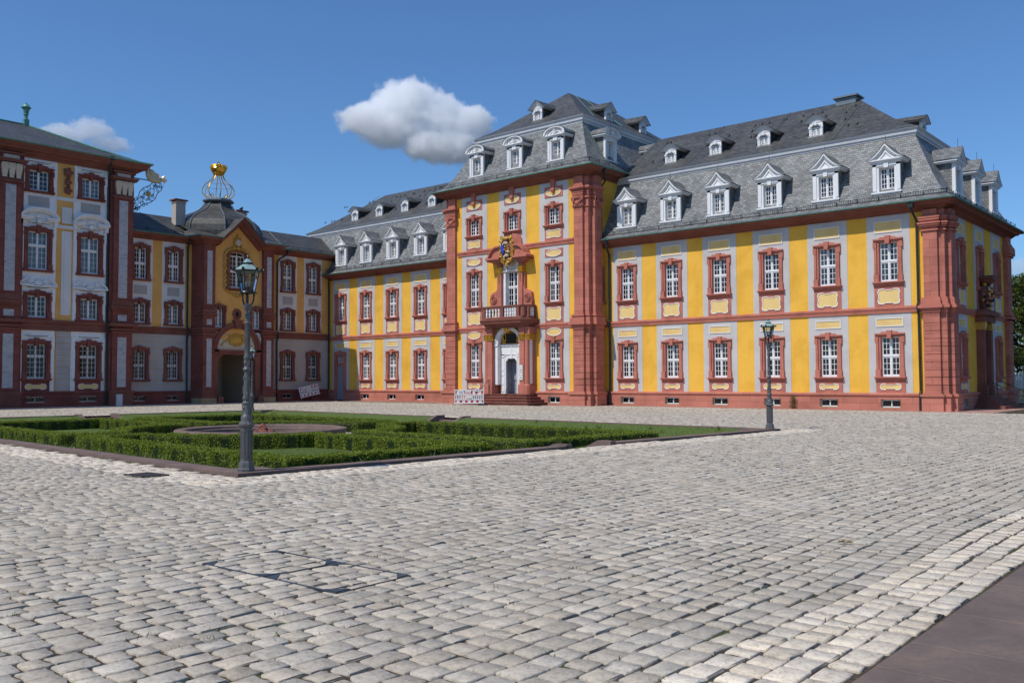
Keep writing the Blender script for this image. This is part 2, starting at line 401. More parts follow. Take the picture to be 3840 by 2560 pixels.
# ------------------------------------------------------------------ shared facade pieces (local frame: x along, y inward, z up)
def surround_mb(a, zb, zt, th=.26, b=None, ears=True, key=True, sill=True, base=True, out=.13, arch=None, keycap=False):
    """dressed stone window surround: opening half width a, from zb to zt"""
    m = MB(); b = b or a+.24; e = b+.06; y1 = .24
    for s in (-1, 1):
        def bx(x0, x1, y0, z0, z1):
            X = sorted((s*x0, s*x1)); m.box(X[0], X[1], y0, y1, z0, z1)
        bx(a, a+(b-a)*.45, -out*.45, zb, zt)
        bx(a+(b-a)*.45, b, -out, zb, zt)
        if ears: bx(a+(b-a)*.45+.01, e, -out-.012, zt-.32, zt)
        if base: bx(a+.004, e-.02, -out-.015, zb, zb+.42)
    k = b*.55; x = e if ears else b
    if arch:
        n = 10; top = [(x, zt), (x, zt+th*.5)]
        m.prism([(-x, zt), (x, zt), (x, zt+th*.55)] + [(x*math.cos(PI*i/n), zt+th*.55+arch*math.sin(PI*i/n)) for i in range(1, n)] + [(-x, zt+th*.55)], -out-.02, y1)
    else:
        m.prism([(-x, zt), (x, zt), (x, zt+th*.68), (k+.07, zt+th*.72), (k, zt+th), (-k, zt+th), (-k-.07, zt+th*.72), (-x, zt+th*.68)], -out*.6, y1)
        m.prism([(-x, zt+th*.42), (x, zt+th*.42), (x, zt+th*.7), (k+.07, zt+th*.74), (k, zt+th*1.03), (-k, zt+th*1.03), (-k-.07, zt+th*.74), (-x, zt+th*.7)], -out-.03, -out*.5)
    if sill:
        m.box(-e-.06, e+.06, -out-.11, y1, zb-.06, zb); m.box(-e-.01, e+.01, -out-.05, y1, zb-.15, zb-.06)
    return m
def key_mb(zt, th=.26, w=.145, out=.21, scroll=False):
    m = MB(); m.prism([(-w*.78, zt-.1), (w*.78, zt-.1), (w, zt+th*1.28), (-w, zt+th*1.28)], -out, .1)
    if scroll:
        for dx in (-.5, 0, .5): m.box(dx*w-.02, dx*w+.02, -out-.02, -out, zt-.06, zt+th*1.2)
        m.box(-w*1.25, w*1.25, -out-.03, -out+.1, zt+th*1.2, zt+th*1.42)
    return m
def sash_mb(a, zb, zt, trans=None, cols=2, rows=3, rows2=3, y=.15, open_left=False):
    """casement pair with a middle post, an optional transom at trans, glazing bars"""
    m = MB(); t = .055
    m.box(-a, a, y-.02, y+.06, zt-t, zt); m.box(-a, a, y-.05, y+.06, zb, zb+.1); m.box(-a, -a+t, y-.02, y+.06, zb+.1, zt-t); m.box(a-t, a, y-.02, y+.06, zb+.1, zt-t)
    m.box(-.05, .05, y-.045, y+.05, zb+.1, zt-t)
    segs = [(zb+.1, zt-t, rows)]
    if trans:
        m.box(-a+t, a-t, y-.06, y+.05, trans-.035, trans+.055); m.box(-a+t, a-t, y-.03, y+.05, trans-.1, trans-.035)
        segs = [(zb+.1, trans-.1, rows2), (trans+.055, zt-t, rows)]
    g = .014
    for z0, z1, r in segs:
        for s in (-1, 1):
            xa, xb = sorted((s*.05, s*(a-t)))
            for sx in (xa, xb-.028): m.box(sx, sx+.028, y-.01, y+.04, z0, z1)
            for sz in (z0, z1-.028): m.box(xa, xb, y-.011, y+.04, sz, sz+.028)
            for i in range(1, cols): x = xa+(xb-xa)*i/cols; m.box(x-g, x+g, y, y+.03, z0, z1)
            for j in range(1, r): z = z0+(z1-z0)*j/r; m.box(xa, xb, y+.001, y+.03, z-g, z+g)
    return m
def glass_mb(a, zb, zt, y=.18):
    m = MB(); m.poly([(-a, y, zb), (a, y, zb), (a, y, zt), (-a, y, zt)]); return m
def curtain_mb(a, zb, zt, y=.32, full=False, gap=.42):
    m = MB(); n = 24
    for s in (-1, 1):
        for i in range(n):
            u0, u1 = i/n, (i+1)/n; w = a*(1-gap) if not full else a
            f = lambda u: y+.03*math.sin(u*26)
            x0, x1 = s*(a-w*u0), s*(a-w*u1)
            m.poly([(x0, f(u0), zb), (x1, f(u1), zb), (x1, f(u1), zt), (x0, f(u0), zt)])
    return m
CART1 = [(-1,.55),(-.93,.9),(-.72,1),(-.4,1),(-.36,.86),(.36,.86),(.4,1),(.72,1),(.93,.9),(1,.55),(1,.4),(.94,.36),(.94,-.36),(1,-.4),(1,-.55),(.93,-.9),(.72,-1),(.4,-1),(.36,-.86),(-.36,-.86),(-.4,-1),(-.72,-1),(-.93,-.9),(-1,-.55),(-1,-.4),(-.94,-.36),(-.94,.36),(-1,.4)]
CART2 = [(-1,0),(-.97,.5),(-.85,.88),(-.66,1),(-.45,1),(-.42,.66),(.42,.66),(.45,1),(.66,1),(.85,.88),(.97,.5),(1,0),(.97,-.5),(.85,-.88),(.66,-1),(.45,-1),(.42,-.66),(-.42,-.66),(-.45,-1),(-.66,-1),(-.85,-.88),(-.97,-.5)]
OVAL = [(math.cos(2*PI*i/28), math.sin(2*PI*i/28)) for i in range(28)]
RECT = [(-1,-1),(1,-1),(1,1),(-1,1)]
def ccw(o): return o if sum(a[0]*b[1]-b[0]*a[1] for a, b in zip(o, o[1:]+o[:1])) > 0 else o[::-1]
def panel(root, fac, u, cz, hw, hh, shape, y=-.02, bw=.05, field='cream', name='wall_panel', border='bord'):
    """roughcast field sunk in a raised white border that follows its outline"""
    o = ccw(shape); m = MB(); n = len(o)
    O = [(x*(hw+bw), cz+z*(hh+bw)) for x, z in o]; I = [(x*hw, cz+z*hh) for x, z in o]
    for i in range(n):
        k = (i+1) % n
        m.poly([(O[i][0], y-.035, O[i][1]), (O[k][0], y-.035, O[k][1]), (I[k][0], y-.035, I[k][1]), (I[i][0], y-.035, I[i][1])])
        m.poly([(O[i][0], y+.02, O[i][1]), (O[k][0], y+.02, O[k][1]), (O[k][0], y-.035, O[k][1]), (O[i][0], y-.035, O[i][1])])
        m.poly([(I[i][0], y-.035, I[i][1]), (I[k][0], y-.035, I[k][1]), (I[k][0], y-.006, I[k][1]), (I[i][0], y-.006, I[i][1])])
    f = MB(); f.poly([(x, y-.006, z) for x, z in I])
    p = part(name, f, M[field], root, fac, u); sub('border', m, M[border], p); return p
def window(root, fac, u, a, zb, zt, trans=None, rows=3, rows2=3, cols=2, th=.26, stone='sand_plain', key=True, scroll=False, grille=False, curtain=None, **kw):
    w = part('window', surround_mb(a, zb, zt, th, **kw), M[stone], root, fac, u)
    if key: sub('keystone', key_mb(zt, th, scroll=scroll), M[stone], w)
    sub('sash', sash_mb(a, zb, zt, trans, cols, rows, rows2), M['white'], w)
    sub('glass', glass_mb(a, zb, zt), M['glass'], w)
    if grille:
        g = MB(); n = 5
        for i in range(n+1): x = -a+.04+(2*a-.08)*i/n; g.box(x-.011, x+.011, -.03, -.008, zb-.02, zt+.02)
        k = int((zt-zb)/.34)
        for j in range(1, k+1): z = zb+(zt-zb)*j/(k+1); g.box(-a, a, -.045, -.03, z-.011, z+.011)
        sub('grille', g, M['iron'], w)
    if curtain: sub('curtain', curtain_mb(a-.03, zb+.08, zt-.03, full=curtain == 'full'), M['blind' if curtain == 'full' else 'curtain'], w)
    return w
def cellar_mb(a=.55, zb=.18, zt=.62):
    m = MB()
    m.box(-a-.2, a+.2, -.155, -.1, zb-.09, zb); m.box(-a-.2, -a, -.15, -.1, zb, zt+.06); m.box(a, a+.2, -.15, -.1, zb, zt+.06)
    return m
def cellar(root, fac, u, a=.52, zb=.18, zt=.62, buff=True, bars=False):
    m = MB(); y = -.121
    m.box(-a-.0, a, y, .22, zb-.05, zb, 'b'); m.box(-a-.02, -a, y+.001, .22, zb, zt, 'b'); m.box(a, a+.02, y+.001, .22, zb, zt, 'b'); m.box(-a, a, y+.002, .22, zt, zt+.02, 'b')
    w = part('cellar_window', m, M['buff' if buff else 'plinth'], root, fac, u)
    s = MB(); yy = .05; t = .045
    s.box(-a, a, yy, yy+.05, zb, zb+.05); s.box(-a, a, yy, yy+.05, zt-.08, zt); s.box(-a, -a+t, yy, yy+.05, zb, zt); s.box(a-t, a, yy, yy+.05, zb, zt); s.box(-.03, .03, yy, yy+.05, zb, zt)
    sub('sash', s, M['white'], w); sub('glass', glass_mb(a, zb, zt, .085), M['glass'], w)
    d = MB(); d.box(-a-.02, a+.02, .1, .3, zb-.02, zt+.02); sub('shaft', d, M['dark'], w)
    if bars:
        g = MB()
        for i in range(8): x = -a+2*a*(i+.5)/8; g.box(x-.01, x+.01, -.06, -.04, zb, zt)
        for z in (zb+.14, zb+.3): g.box(-a, a, -.07, -.06, z-.01, z+.01)
        sub('grille', g, M['iron'], w)
    return w
def corniceprof(z0, z1, d):
    h = z1-z0
    return [(0, z0), (d*.07, z0), (d*.09, z0+h*.2), (d*.2, z0+h*.26), (d*.26, z0+h*.38), (d*.3, z0+h*.48), (d*.34, z0+h*.5), (d*.78, z0+h*.56), (d*.8, z0+h*.72), (d*.88, z0+h*.82), (d*.95, z0+h*.9), (d*.99, z1-.02), (d*.98, z1)]
def stringprof(z0, z1, d=.14):
    h = z1-z0
    return [(.0, z0), (d*.55, z0), (d*.6, z0+h*.3), (d*.72, z0+h*.34), (d*.72, z0+h*.52), (d, z0+h*.6), (d, z0+h*.78), (d*.85, z0+h*.82), (d*.8, z1-.02), (0, z1)]
def plinthprof(z1, d=.12):
    return [(d, 0), (d, z1-.2), (d+.05, z1-.17), (d+.075, z1-.1), (d+.06, z1-.04), (d*.4, z1), (0, z1)]
def plinth(root, fac, x0, x1, z1=.97, holes=(), d=.12, mat='plinth'):
    m = MB(); m.sheet(x0, x1, 0, z1-.2, [(h[0], h[1], h[2], h[3]) for h in holes if h[3] < z1], -d); m.sweep([(x0, 0), (x1, 0)], plinthprof(z1, d)[1:])
    for x in (x0, x1): m.poly([(x, -d, 0), (x, 0, 0), (x, 0, z1-.2), (x, -d, z1-.2)])
    return part('plinth', m, M[mat], root, fac)
def gutterprof(z, d):
    return [(d-.02, z), (d+.05, z-.03), (d+.1, z+.02), (d+.1, z+.06), (d+.02, z+.06)]
def roof_mb(rect, prof, open_sides='', top=True):
    """rings of a hipped roof: prof (inset, z[, side inset]); open_sides of 'lrfb' are cut straight"""
    m = MB(); x0, x1, y0, y1 = rect; V = [0]; R = []
    for i, p in enumerate(prof):
        o, z = p[0], p[1]; e = p[2] if len(p) > 2 else o
        R.append((x0+(0 if 'l' in open_sides else e), x1-(0 if 'r' in open_sides else e), min(y0+(0 if 'f' in open_sides else o), (y0+y1)/2 if 'b' not in open_sides else y1), max(y1-(0 if 'b' in open_sides else o), (y0+y1)/2 if 'f' not in open_sides else y0), z))
        if i: V.append(V[-1]+math.hypot(prof[i][0]-prof[i-1][0], prof[i][1]-prof[i-1][1]))
    for i in range(len(R)-1):
        a, b = R[i], R[i+1]; va, vb = V[i], V[i+1]
        def q(p0, p1, p2, p3, ax):
            m.poly([p0, p1, p2, p3], [(p0[ax], va), (p1[ax], va), (p2[ax], vb), (p3[ax], vb)])
        q((a[0],a[2],a[4]), (a[1],a[2],a[4]), (b[1],b[2],b[4]), (b[0],b[2],b[4]), 0)
        q((a[1],a[2],a[4]), (a[1],a[3],a[4]), (b[1],b[3],b[4]), (b[1],b[2],b[4]), 1)
        q((a[1],a[3],a[4]), (a[0],a[3],a[4]), (b[0],b[3],b[4]), (b[1],b[3],b[4]), 0)
        q((a[0],a[3],a[4]), (a[0],a[2],a[4]), (b[0],b[2],b[4]), (b[0],b[3],b[4]), 1)
    return m
def snow_guard(path, z, step=.13, h=.2, tilt=.1):
    m = MB()
    for (x0, y0), (x1, y1) in zip(path, path[1:]):
        L = math.hypot(x1-x0, y1-y0); dx, dy = (x1-x0)/L, (y1-y0)/L; nx, ny = dy, -dx
        for zz in (z, z+h):
            m.tube([(x0, y0, zz), (x1, y1, zz)], .014, 4)
        k = int(L/step)
        for i in range(k+1):
            x, y = x0+dx*L*i/k, y0+dy*L*i/k
            m.poly([(x-dx*.011, y-dy*.011, z), (x+dx*.011, y+dy*.011, z), (x+dx*.011, y+dy*.011, z+h), (x-dx*.011, y-dy*.011, z+h)])
        k = max(1, int(L/1.15))
        for i in range(k+1):
            x, y = x0+dx*L*i/k, y0+dy*L*i/k
            m.tube([(x, y, z-.1), (x+nx*.03, y+ny*.03, z+h+.03)], .022, 4)
            m.tube([(x+nx*.03, y+ny*.03, z+h*.6), (x-nx*.3, y-ny*.3, z+h*.9)], .016, 4)
    return m
def downpipe(root, pts, r=.06, name='downpipe', brackets=True, fac=W0):
    m = MB(); m.tube(pts, r, 8)
    a, b = Vector(pts[-2]), Vector(pts[-1])
    if brackets and abs(a.z-b.z) > 3:
        for i in range(1, 6):
            p = a.lerp(b, i/6); m.lathe(p.x, p.y, [(r+.02, p.z-.03), (r+.02, p.z+.03)], 8)
    p = Vector(pts[0]); m.box(p.x-.13, p.x+.13, p.y-.13, p.y+.13, p.z-.1, p.z+.22)
    return part(name, m, M['pipe'], root, fac)
def dormer(root, fac, u, y, zb, style='tri', hw=.72, a=.42, gh=1.25, depth=2.6):
    """roof dormer: y is its front plane (inward), zb its sill"""
    zt = zb+gh+.42; bm = MB()
    for s in (-1, 1):
        X = sorted((s*(hw-.04), s*(hw-.02))); bm.box(X[0], X[1], y+.12, y+depth, zb-.5, zt)
    bm.box(-hw+.04, hw-.04, y+.95, y+depth, zt-.06, zt-.02)
    d = part('dormer', bm, M['slate'], root, fac, u)
    f = MB(); g0, g1 = zb+.14, zb+.14+gh
    for s in (-1, 1):
        X = sorted((s*a, s*hw)); f.box(X[0], X[1], y, y+.14, zb, zt)
        X = sorted((s*(a+.12), s*(hw+.03))); f.box(X[0], X[1], y-.05, y, zb+.1, g1+.2)
        X = sorted((s*(a), s*(a+.001))); f.box(X[0], X[1], y+.14, y+.34, zb, g1)
    f.box(-a, a, y, y+.3, g1, zt); f.box(-hw-.03, hw+.03, y-.05, y, g1+.08, g1+.2)
    if style == 'arch':
        f.prism([(-.16, g1+.02), (.16, g1+.02), (.22, g1+.38), (-.22, g1+.38)], y-.1, y)
        for s in (-1, 1): f.prism(ccw([(s*.22, g1+.2), (s*.22, g1+.36), (s*.4, g1+.3), (s*(hw+.03), g1+.2)]), y-.06, y)
    else: f.prism([(-.11, g1-.03), (.11, g1-.03), (.145, g1+.33), (-.145, g1+.33)], y-.1, y)
    f.box(-hw-.1, hw+.1, y-.11, y+.14, zb-.07, zb+.02); f.box(-hw-.03, hw+.03, y-.06, y+.14, zb-.13, zb-.07)
    sub('dormer_frame', f, M['white'], d)
    sub('sash', sash_mb(a, g0-.02, g1, None, 2, 4, y=y+.24), M['white'], d); sub('glass', glass_mb(a, g0, g1, y+.27), M['glass'], d)
    bk = MB(); bk.box(-a-.02, a+.02, y+.42, y+.9, g0-.1, g1+.1); sub('dark_interior', bk, M['dark'], d)
    W = hw+.30; fy = y-.26; e = zt+.16; c = MB()
    if style == 'tri':
        cur = [(1, 0), (.82, .07), (.62, .2), (.42, .38), (.22, .6), (.08, .78), (0, .86)]; H = 1.0
    else:
        cur = [(math.cos(PI/2*i/7), .56*math.sin(PI/2*i/7)**.9) for i in range(8)]; H = 1.0
    arc = [(W*x, e+H*z) for x, z in cur]; full = arc + [(-x, z) for x, z in arc[-2::-1]]
    # cornice with returns, pediment field, raking mouldings
    c.box(-W+.04, W-.04, fy+.04, y+.12, e-.07, e); c.box(-W+.12, W-.12, fy+.12, y+.12, e-.16, e-.07); c.box(-hw-.06, hw+.06, y-.06, y+.1, e-.24, e-.16)
    for s in (-1, 1):
        X = sorted((s*hw*.98, s*(W-.04))); c.box(X[0], X[1], y+.12, y+depth, e-.07, e)
        X = sorted((s*hw*.97, s*(W-.12))); c.box(X[0], X[1], y+.12, y+depth, e-.16, e-.07)
    c.prism(ccw([(x*.9, z-.03) for x, z in full]), y-.06, y+.1)
    for k, (sc, dz, yy) in enumerate(((1.0, -.015, fy), (.86, -.06, fy+.09), (.62, -.10, fy+.14))):
        sc2 = sc-.15
        o = [(x*sc, e+(z-e)*sc+dz*.3) for x, z in full]; i2 = [(x*sc2, e+(z-e)*sc2+dz*.3) for x, z in full]
        for j in range(len(full)-1):
            c.poly([(o[j][0], yy, o[j][1]), (o[j+1][0], yy, o[j+1][1]), (i2[j+1][0], yy, i2[j+1][1]), (i2[j][0], yy, i2[j][1])])
            c.poly([(i2[j][0], yy, i2[j][1]), (i2[j+1][0], yy, i2[j+1][1]), (i2[j+1][0], y, i2[j+1][1]), (i2[j][0], y, i2[j][1])])
    if style == 'arch':
        for k in range(7):
            an = PI*(k+.5)/7; c.tube([(0, fy+.1, e+.08), (.2*math.cos(an), fy+.07, e+.08+.26*math.sin(an))], [.02, .045], 6)
    sub('pediment', c, M['white'], d)
    r = MB(); V = [0]
    for j in range(len(full)-1): V.append(V[-1]+math.hypot(full[j+1][0]-full[j][0], full[j+1][1]-full[j][1]))
    for j in range(len(full)-1):
        (xa, za), (xb, zb_) = full[j], full[j+1]
        r.poly([(xa, fy-.02, za+.03), (xb, fy-.02, zb_+.03), (xb, y+depth, zb_+.03), (xa, y+depth, za+.03)], [(fy, V[j]), (fy, V[j+1]), (y+depth, V[j+1]), (y+depth, V[j])])
        r.poly([(xa, fy-.02, za-.005), (xb, fy-.02, zb_-.005), (xb, fy-.02, zb_+.03), (xa, fy-.02, za+.03)])
    sub('dormer_roof', r, M['slate'], d)
    rod = MB(); rod.tube([(0, fy+.25, e+.8*H if style == 'tri' else e+.6), (0, fy+.25, e+1.35*H if style == 'tri' else e+1.15)], .01, 4); sub('rod', rod, M['iron'], d)
    return d
def small_dormer(root, fac, u, y, zb, depth=2.4, peaked=False):
    hw, a, gh = .42, .27, .62; d0 = MB()
    for s in (-1, 1):
        X = sorted((s*(hw-.05), s*(hw-.02))); d0.box(X[0], X[1], y+.1, y+depth, zb-.3, zb+.95)
    d0.box(-hw+.05, hw-.05, y+.65, y+depth, zb+.88, zb+.92)
    d = part('roof_dormer', d0, M['slate_old'], root, fac, u)
    f = MB()
    for s in (-1, 1):
        X = sorted((s*a, s*hw)); f.box(X[0], X[1], y, y+.12, zb, zb+.95)
        X = sorted((s*(a+.04), s*(hw+.04))); f.box(X[0], X[1], y-.06, y, zb+.52, zb+.66)
        X = sorted((s*(a+.06), s*(hw+.01))); f.box(X[0], X[1], y-.03, y, zb+.05, zb+.52)
    f.box(-a, a, y, y+.12, zb+gh+.04, zb+.95)
    n = 8; arc = [(.36*math.cos(PI*i/n), zb+.6+.24*math.sin(PI*i/n)) for i in range(n+1)]; arci = [(.26*math.cos(PI*i/n), zb+.6+.15*math.sin(PI*i/n)) for i in range(n+1)]
    for j in range(n):
        f.poly([(arc[j][0], y-.06, arc[j][1]), (arc[j+1][0], y-.06, arc[j+1][1]), (arci[j+1][0], y-.06, arci[j+1][1]), (arci[j][0], y-.06, arci[j][1])])
        f.poly([(arc[j][0], y, arc[j][1]), (arc[j+1][0], y, arc[j+1][1]), (arc[j+1][0], y-.06, arc[j+1][1]), (arc[j][0], y-.06, arc[j][1])])
    f.box(-.07, .07, y-.1, y, zb+.7, zb+.9); f.box(-hw-.08, hw+.08, y-.09, y+.1, zb-.08, zb)
    sub('dormer_frame', f, M['white'], d)
    sub('sash', sash_mb(a, zb+.02, zb+gh, None, 2, 3, y=y+.12), M['white'], d); sub('glass', glass_mb(a, zb+.02, zb+gh, y+.15), M['glass'], d)
    bk = MB(); bk.box(-a, a, y+.26, y+.6, zb, zb+gh); sub('dark_interior', bk, M['dark'], d)
    W = .82; e = zb+.9; fy = y-.22
    if peaked: cur = [(1, -.04), (.8, .06), (.55, .26), (.3, .44), (.12, .55), (0, .6)]
    else: cur = [(1, -.02), (.86, .03), (.68, .13), (.5, .25), (.32, .34), (.15, .385), (0, .40)]
    arc = [(W*x, e+z) for x, z in cur]; full = arc + [(-x, z) for x, z in arc[-2::-1]]
    c = MB(); lo = [(x*.62, max(zb+.86, e+(z-e)*.42-.03)) for x, z in full]
    for j in range(len(full)-1):
        c.poly([(full[j][0], fy, full[j][1]), (full[j+1][0], fy, full[j+1][1]), (lo[j+1][0], y-.02, lo[j+1][1]), (lo[j][0], y-.02, lo[j][1])])
    c.poly([(x, y-.02, z) for x, z in lo])
    for s in (-1, 1):
        c.poly([(s*W, fy, full[0][1]), (s*W*.9, y+1.5, full[0][1]+.1), (s*hw, y+1.5, e-.06), (s*W*.62, y-.02, lo[0][1])])
    sub('pediment', c, M['trim'], d)
    r = MB()
    for j in range(len(full)-1):
        (xa, za), (xb, zb_) = full[j], full[j+1]
        r.poly([(xa, fy-.02, za+.03), (xb, fy-.02, zb_+.03), (xb, y+depth, zb_+.12), (xa, y+depth, za+.12)], [(0, xa), (0, xb), (depth, xb), (depth, xa)])
        r.poly([(xa, fy-.02, za), (xb, fy-.02, zb_), (xb, fy-.02, zb_+.03), (xa, fy-.02, za+.03)])
    sub('dormer_roof', r, M['slate_old'], d); return d
def pilaster_cluster(root, fac, boxes, z0, z1, rust=None, name='pilaster', cap=None):
    """boxes: plan (x0,x1,y0,y1). rust: list of joint heights for grooved courses"""
    m = MB()
    if rust:
        zs = [z0]+[z for z in rust if z0 < z < z1]+[z1]; g = .03
        for b in boxes:
            m.box(b[0]+.03, b[1]-.03, b[2]+.035, b[3], z0, z1)
            for i in range(len(zs)-1): m.box(b[0], b[1], b[2], b[3]-.002, zs[i]+(g if i else 0), zs[i+1])
    else:
        for b in boxes: m.box(b[0], b[1], b[2], b[3], z0, z1)
    return part(name, m, M['sand'], root, fac)
def rings_on(boxes, levels):
    """mouldings round plan boxes: levels (grow, z0, z1)"""
    m = MB()
    for b in boxes:
        for g, z0, z1 in levels: m.box(b[0]-g, b[1]+g, b[2]-g, b[3], z0, z1)
    return m
# ------------------------------------------------------------------ the two yellow wings
RUST = [1.4, 1.8, 2.2, 2.63, 3.04, 3.46, 3.87, 4.29, 4.71, 5.14]
def holes_for(axes, spec, x=.62):
    return [(u-a-.08, u+a+.08, zb-.08, zt+.08) for u in axes for a, zb, zt in spec]
def wing_front(root, fac, x0, x1, axes, lower=None, upper=None, skip_lower=(), cell_axes=None, a=.5, curt=(), door=None):
    lower = axes if lower is None else lower; cell_axes = axes if cell_axes is None else cell_axes
    H = holes_for(lower, [(a, 1.86, 4.08)]) + holes_for(axes, [(a, 7.11, 9.33)]) + [(u-.5, u+.5, .15, .62) for u in cell_axes]
    g = MB()
    if door is not None: H.append((door-.52, door+.52, -.1, 4.1))
    for u in axes:
        g.strip(u-1.168, u+1.168, .9, 5.42, H, -.016); g.strip(u-1.168, u+1.168, 5.68, 10.9, H, -.016)
    part('plaster_panel', g, M['grey'], root, fac)
    if door is not None:
        plinth(root, fac, x0, door-.82, .97, H); plinth(root, fac, door+.82, x1, .97, H)
    else: plinth(root, fac, x0, x1, .97, H)
    w = MB(); w.sheet(x0, x1, .9, 10.95, H, 0); part('wall', w, M['yellow'], root, fac)
    st = MB(); st.sweep([(x0, 0), (x1, 0)], stringprof(5.37, 5.73)); part('string_course', st, M['sand_plain'], root, fac)
    lo = up = None
    for u in lower:
        if u in skip_lower: continue
        if lo is None: lo = window(root, fac, u, a, 1.86, 4.08, 3.02, 3, 3)
        else: again(lo, root, fac, u)
    for i, u in enumerate(axes):
        if u in curt: window(root, fac, u, a, 7.11, 9.33, 8.27, 3, 3, curtain='c')
        elif up is None: up = window(root, fac, u, a, 7.11, 9.33, 8.27, 3, 3)
        else: again(up, root, fac, u)
    ap = MB()
    for u in axes:
        ap.box(u-.79, u+.79, -.05, .02, 5.7, 6.97)
        if u in lower and u not in skip_lower: ap.box(u-.79, u+.79, -.05, .02, .95, 1.72)
    part('apron', ap, M['sand_plain'], root, fac)
    for u in axes:
        panel(root, fac, u, 6.3, .56, .39, CART1, -.05); panel(root, fac, u, 10.18, .7, .28, RECT, -.018); 
        panel(root, fac, u, 4.87, .69, .19, RECT, -.018)
        if u in lower and u not in skip_lower: panel(root, fac, u, 1.31, .54, .145, CART2, -.05, .04)
def wing_roof(root, rect, flag_left, ridge_end=7.0):
    x0, x1, y0, y1 = rect
    prof = [(-.86, 11.25), (-.86, 11.31), (-.5, 11.5), (-.15, 11.84), (.17, 12.3), (.5, 12.9), (.95, 13.8), (1.4, 14.75), (1.78, 15.55)]
    up = [(1.52, 15.93), (1.8, 16.08), (2.4, 16.42), (3.4, 17.1), (7.4, 19.92, ridge_end)]
    r = part('roof', roof_mb(rect, prof, flag_left), M['slate'], root)
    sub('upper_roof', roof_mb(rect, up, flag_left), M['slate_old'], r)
    path = [(x0, y0), (x1, y0), (x1, y1)] if flag_left == 'l' else [(x0, y1), (x0, y0), (x1, y0)]
    b = MB(); P = [(x0, y0+1.78), (x1-1.78, y0+1.78), (x1-1.78, y1-1.78)] if flag_left == 'l' else [(x0+1.78, y1-1.78), (x0+1.78, y0+1.78), (x1, y0+1.78)]
    b.sweep(P, [(0, 15.5), (.06, 15.5), (.07, 15.6), (.14, 15.64), (.16, 15.8), (.24, 15.88), (.27, 15.93), (0, 15.95)]); part('attic_cornice', b, M['trim'], root)
    c = MB(); c.sweep(path, corniceprof(10.8, 11.25, .84)); part('cornice', c, M['sand_dark'], root)
    gt = MB(); gt.sweep(path, gutterprof(11.25, .84)); part('gutter', gt, M['copper'], root)
    sg = [(x0, y0-.42), (x1+.42, y0-.42), (x1+.42, y1)] if flag_left == 'l' else [(x0-.42, y1), (x0-.42, y0-.42), (x1, y0-.42)]
    part('snow_guard', snow_guard(sg, 11.62), M['iron'], root)
    hk = MB(); rr = random.Random(3)
    for i in range(46):
        x = rr.uniform(x0+1, x1-1); o = rr.choice((3.6, 4.6, 5.6, 6.4)); 
        if not flag_left == 'l' or x < x1-o: 
            z = 17.1+(o-3.4)*(2.82/4.0); hk.box(x-.03, x+.03, y0+o-.08, y0+o, z, z+.09); hk.box(x-.09, x+.09, y0+o-.14, y0+o-.02, z-.07, z-.05)
    part('roof_hook', hk, M['iron'], root)
    for k in range(3 if flag_left == 'l' else 1):
        xx = x0+5.5+k*5.0; cab = MB(); cab.tube([(xx, y0+1.5, 16.0), (xx, y0+3.4, 17.16), (xx, y0+7.4, 19.97)], .018, 4); part('lightning_wire', cab, M['lead'], root)

rw = thing('palace_wing', 'yellow mansard-roofed wing of six window bays ending at the free corner by the trees', 'palace wing', (-9.3, 0, 0), group='yellow palace wings')
AX = [-1.17-3.45*k for k in range(5, -1, -1)]
wing_front(rw, W0, -20.4, 1.62, AX, curt=(AX[4], AX[5]))
DEPTH = 14.8
END = Fac(1.62, 0, PI/2); EA = [3.4, 7.4, 11.4]
HE = holes_for([3.4, 11.4], [(.5, 1.86, 4.08)]) + holes_for(EA, [(.5, 7.11, 9.33)]) + [(6.85, 7.95, .8, 4.75)] + [(2.9, 3.9, .15, .62)]
w = MB(); w.sheet(0, DEPTH, .9, 10.95, HE, 0); part('wall', w, M['yellow'], rw, END)
g = MB()
for u in EA:
    if u != 7.4: g.strip(u-1.168, u+1.168, .9, 5.42, HE, -.016)
    g.strip(u-1.168, u+1.168, 5.68, 10.9, HE, -.016)
part('plaster_panel', g, M['grey'], rw, END)
plinth(rw, END, 0, 6.2, .97, HE); plinth(rw, END, 8.6, DEPTH, .97, HE)
st = MB(); st.sweep([(0, 0), (DEPTH, 0)], stringprof(5.37, 5.73)); part('string_course', st, M['sand_plain'], rw, END)
we = window(rw, END, 3.4, .5, 1.86, 4.08, 3.02); again(we, rw, END, 11.4)
wu = window(rw, END, 3.4, .5, 7.11, 9.33, 8.27); again(wu, rw, END, 7.4); again(wu, rw, END, 11.4)
ap = MB()
for u in EA:
    ap.box(u-.79, u+.79, -.05, .02, 5.7, 6.97)
    if u != 7.4: ap.box(u-.79, u+.79, -.05, .02, .95, 1.72)
part('apron', ap, M['sand_plain'], rw, END)
for u in EA:
    panel(rw, END, u, 10.18, .7, .28, RECT, -.018)
    if u != 7.4: panel(rw, END, u, 6.3, .56, .39, CART1, -.05); panel(rw, END, u, 4.87, .69, .19, RECT, -.018); panel(rw, END, u, 1.31, .54, .145, CART2, -.05, .04)
for i, u in enumerate(AX):
    if i == 0: c0 = cellar(rw, W0, u)
    else: again(c0, rw, W0, u)
cellar(rw, END, 3.4)
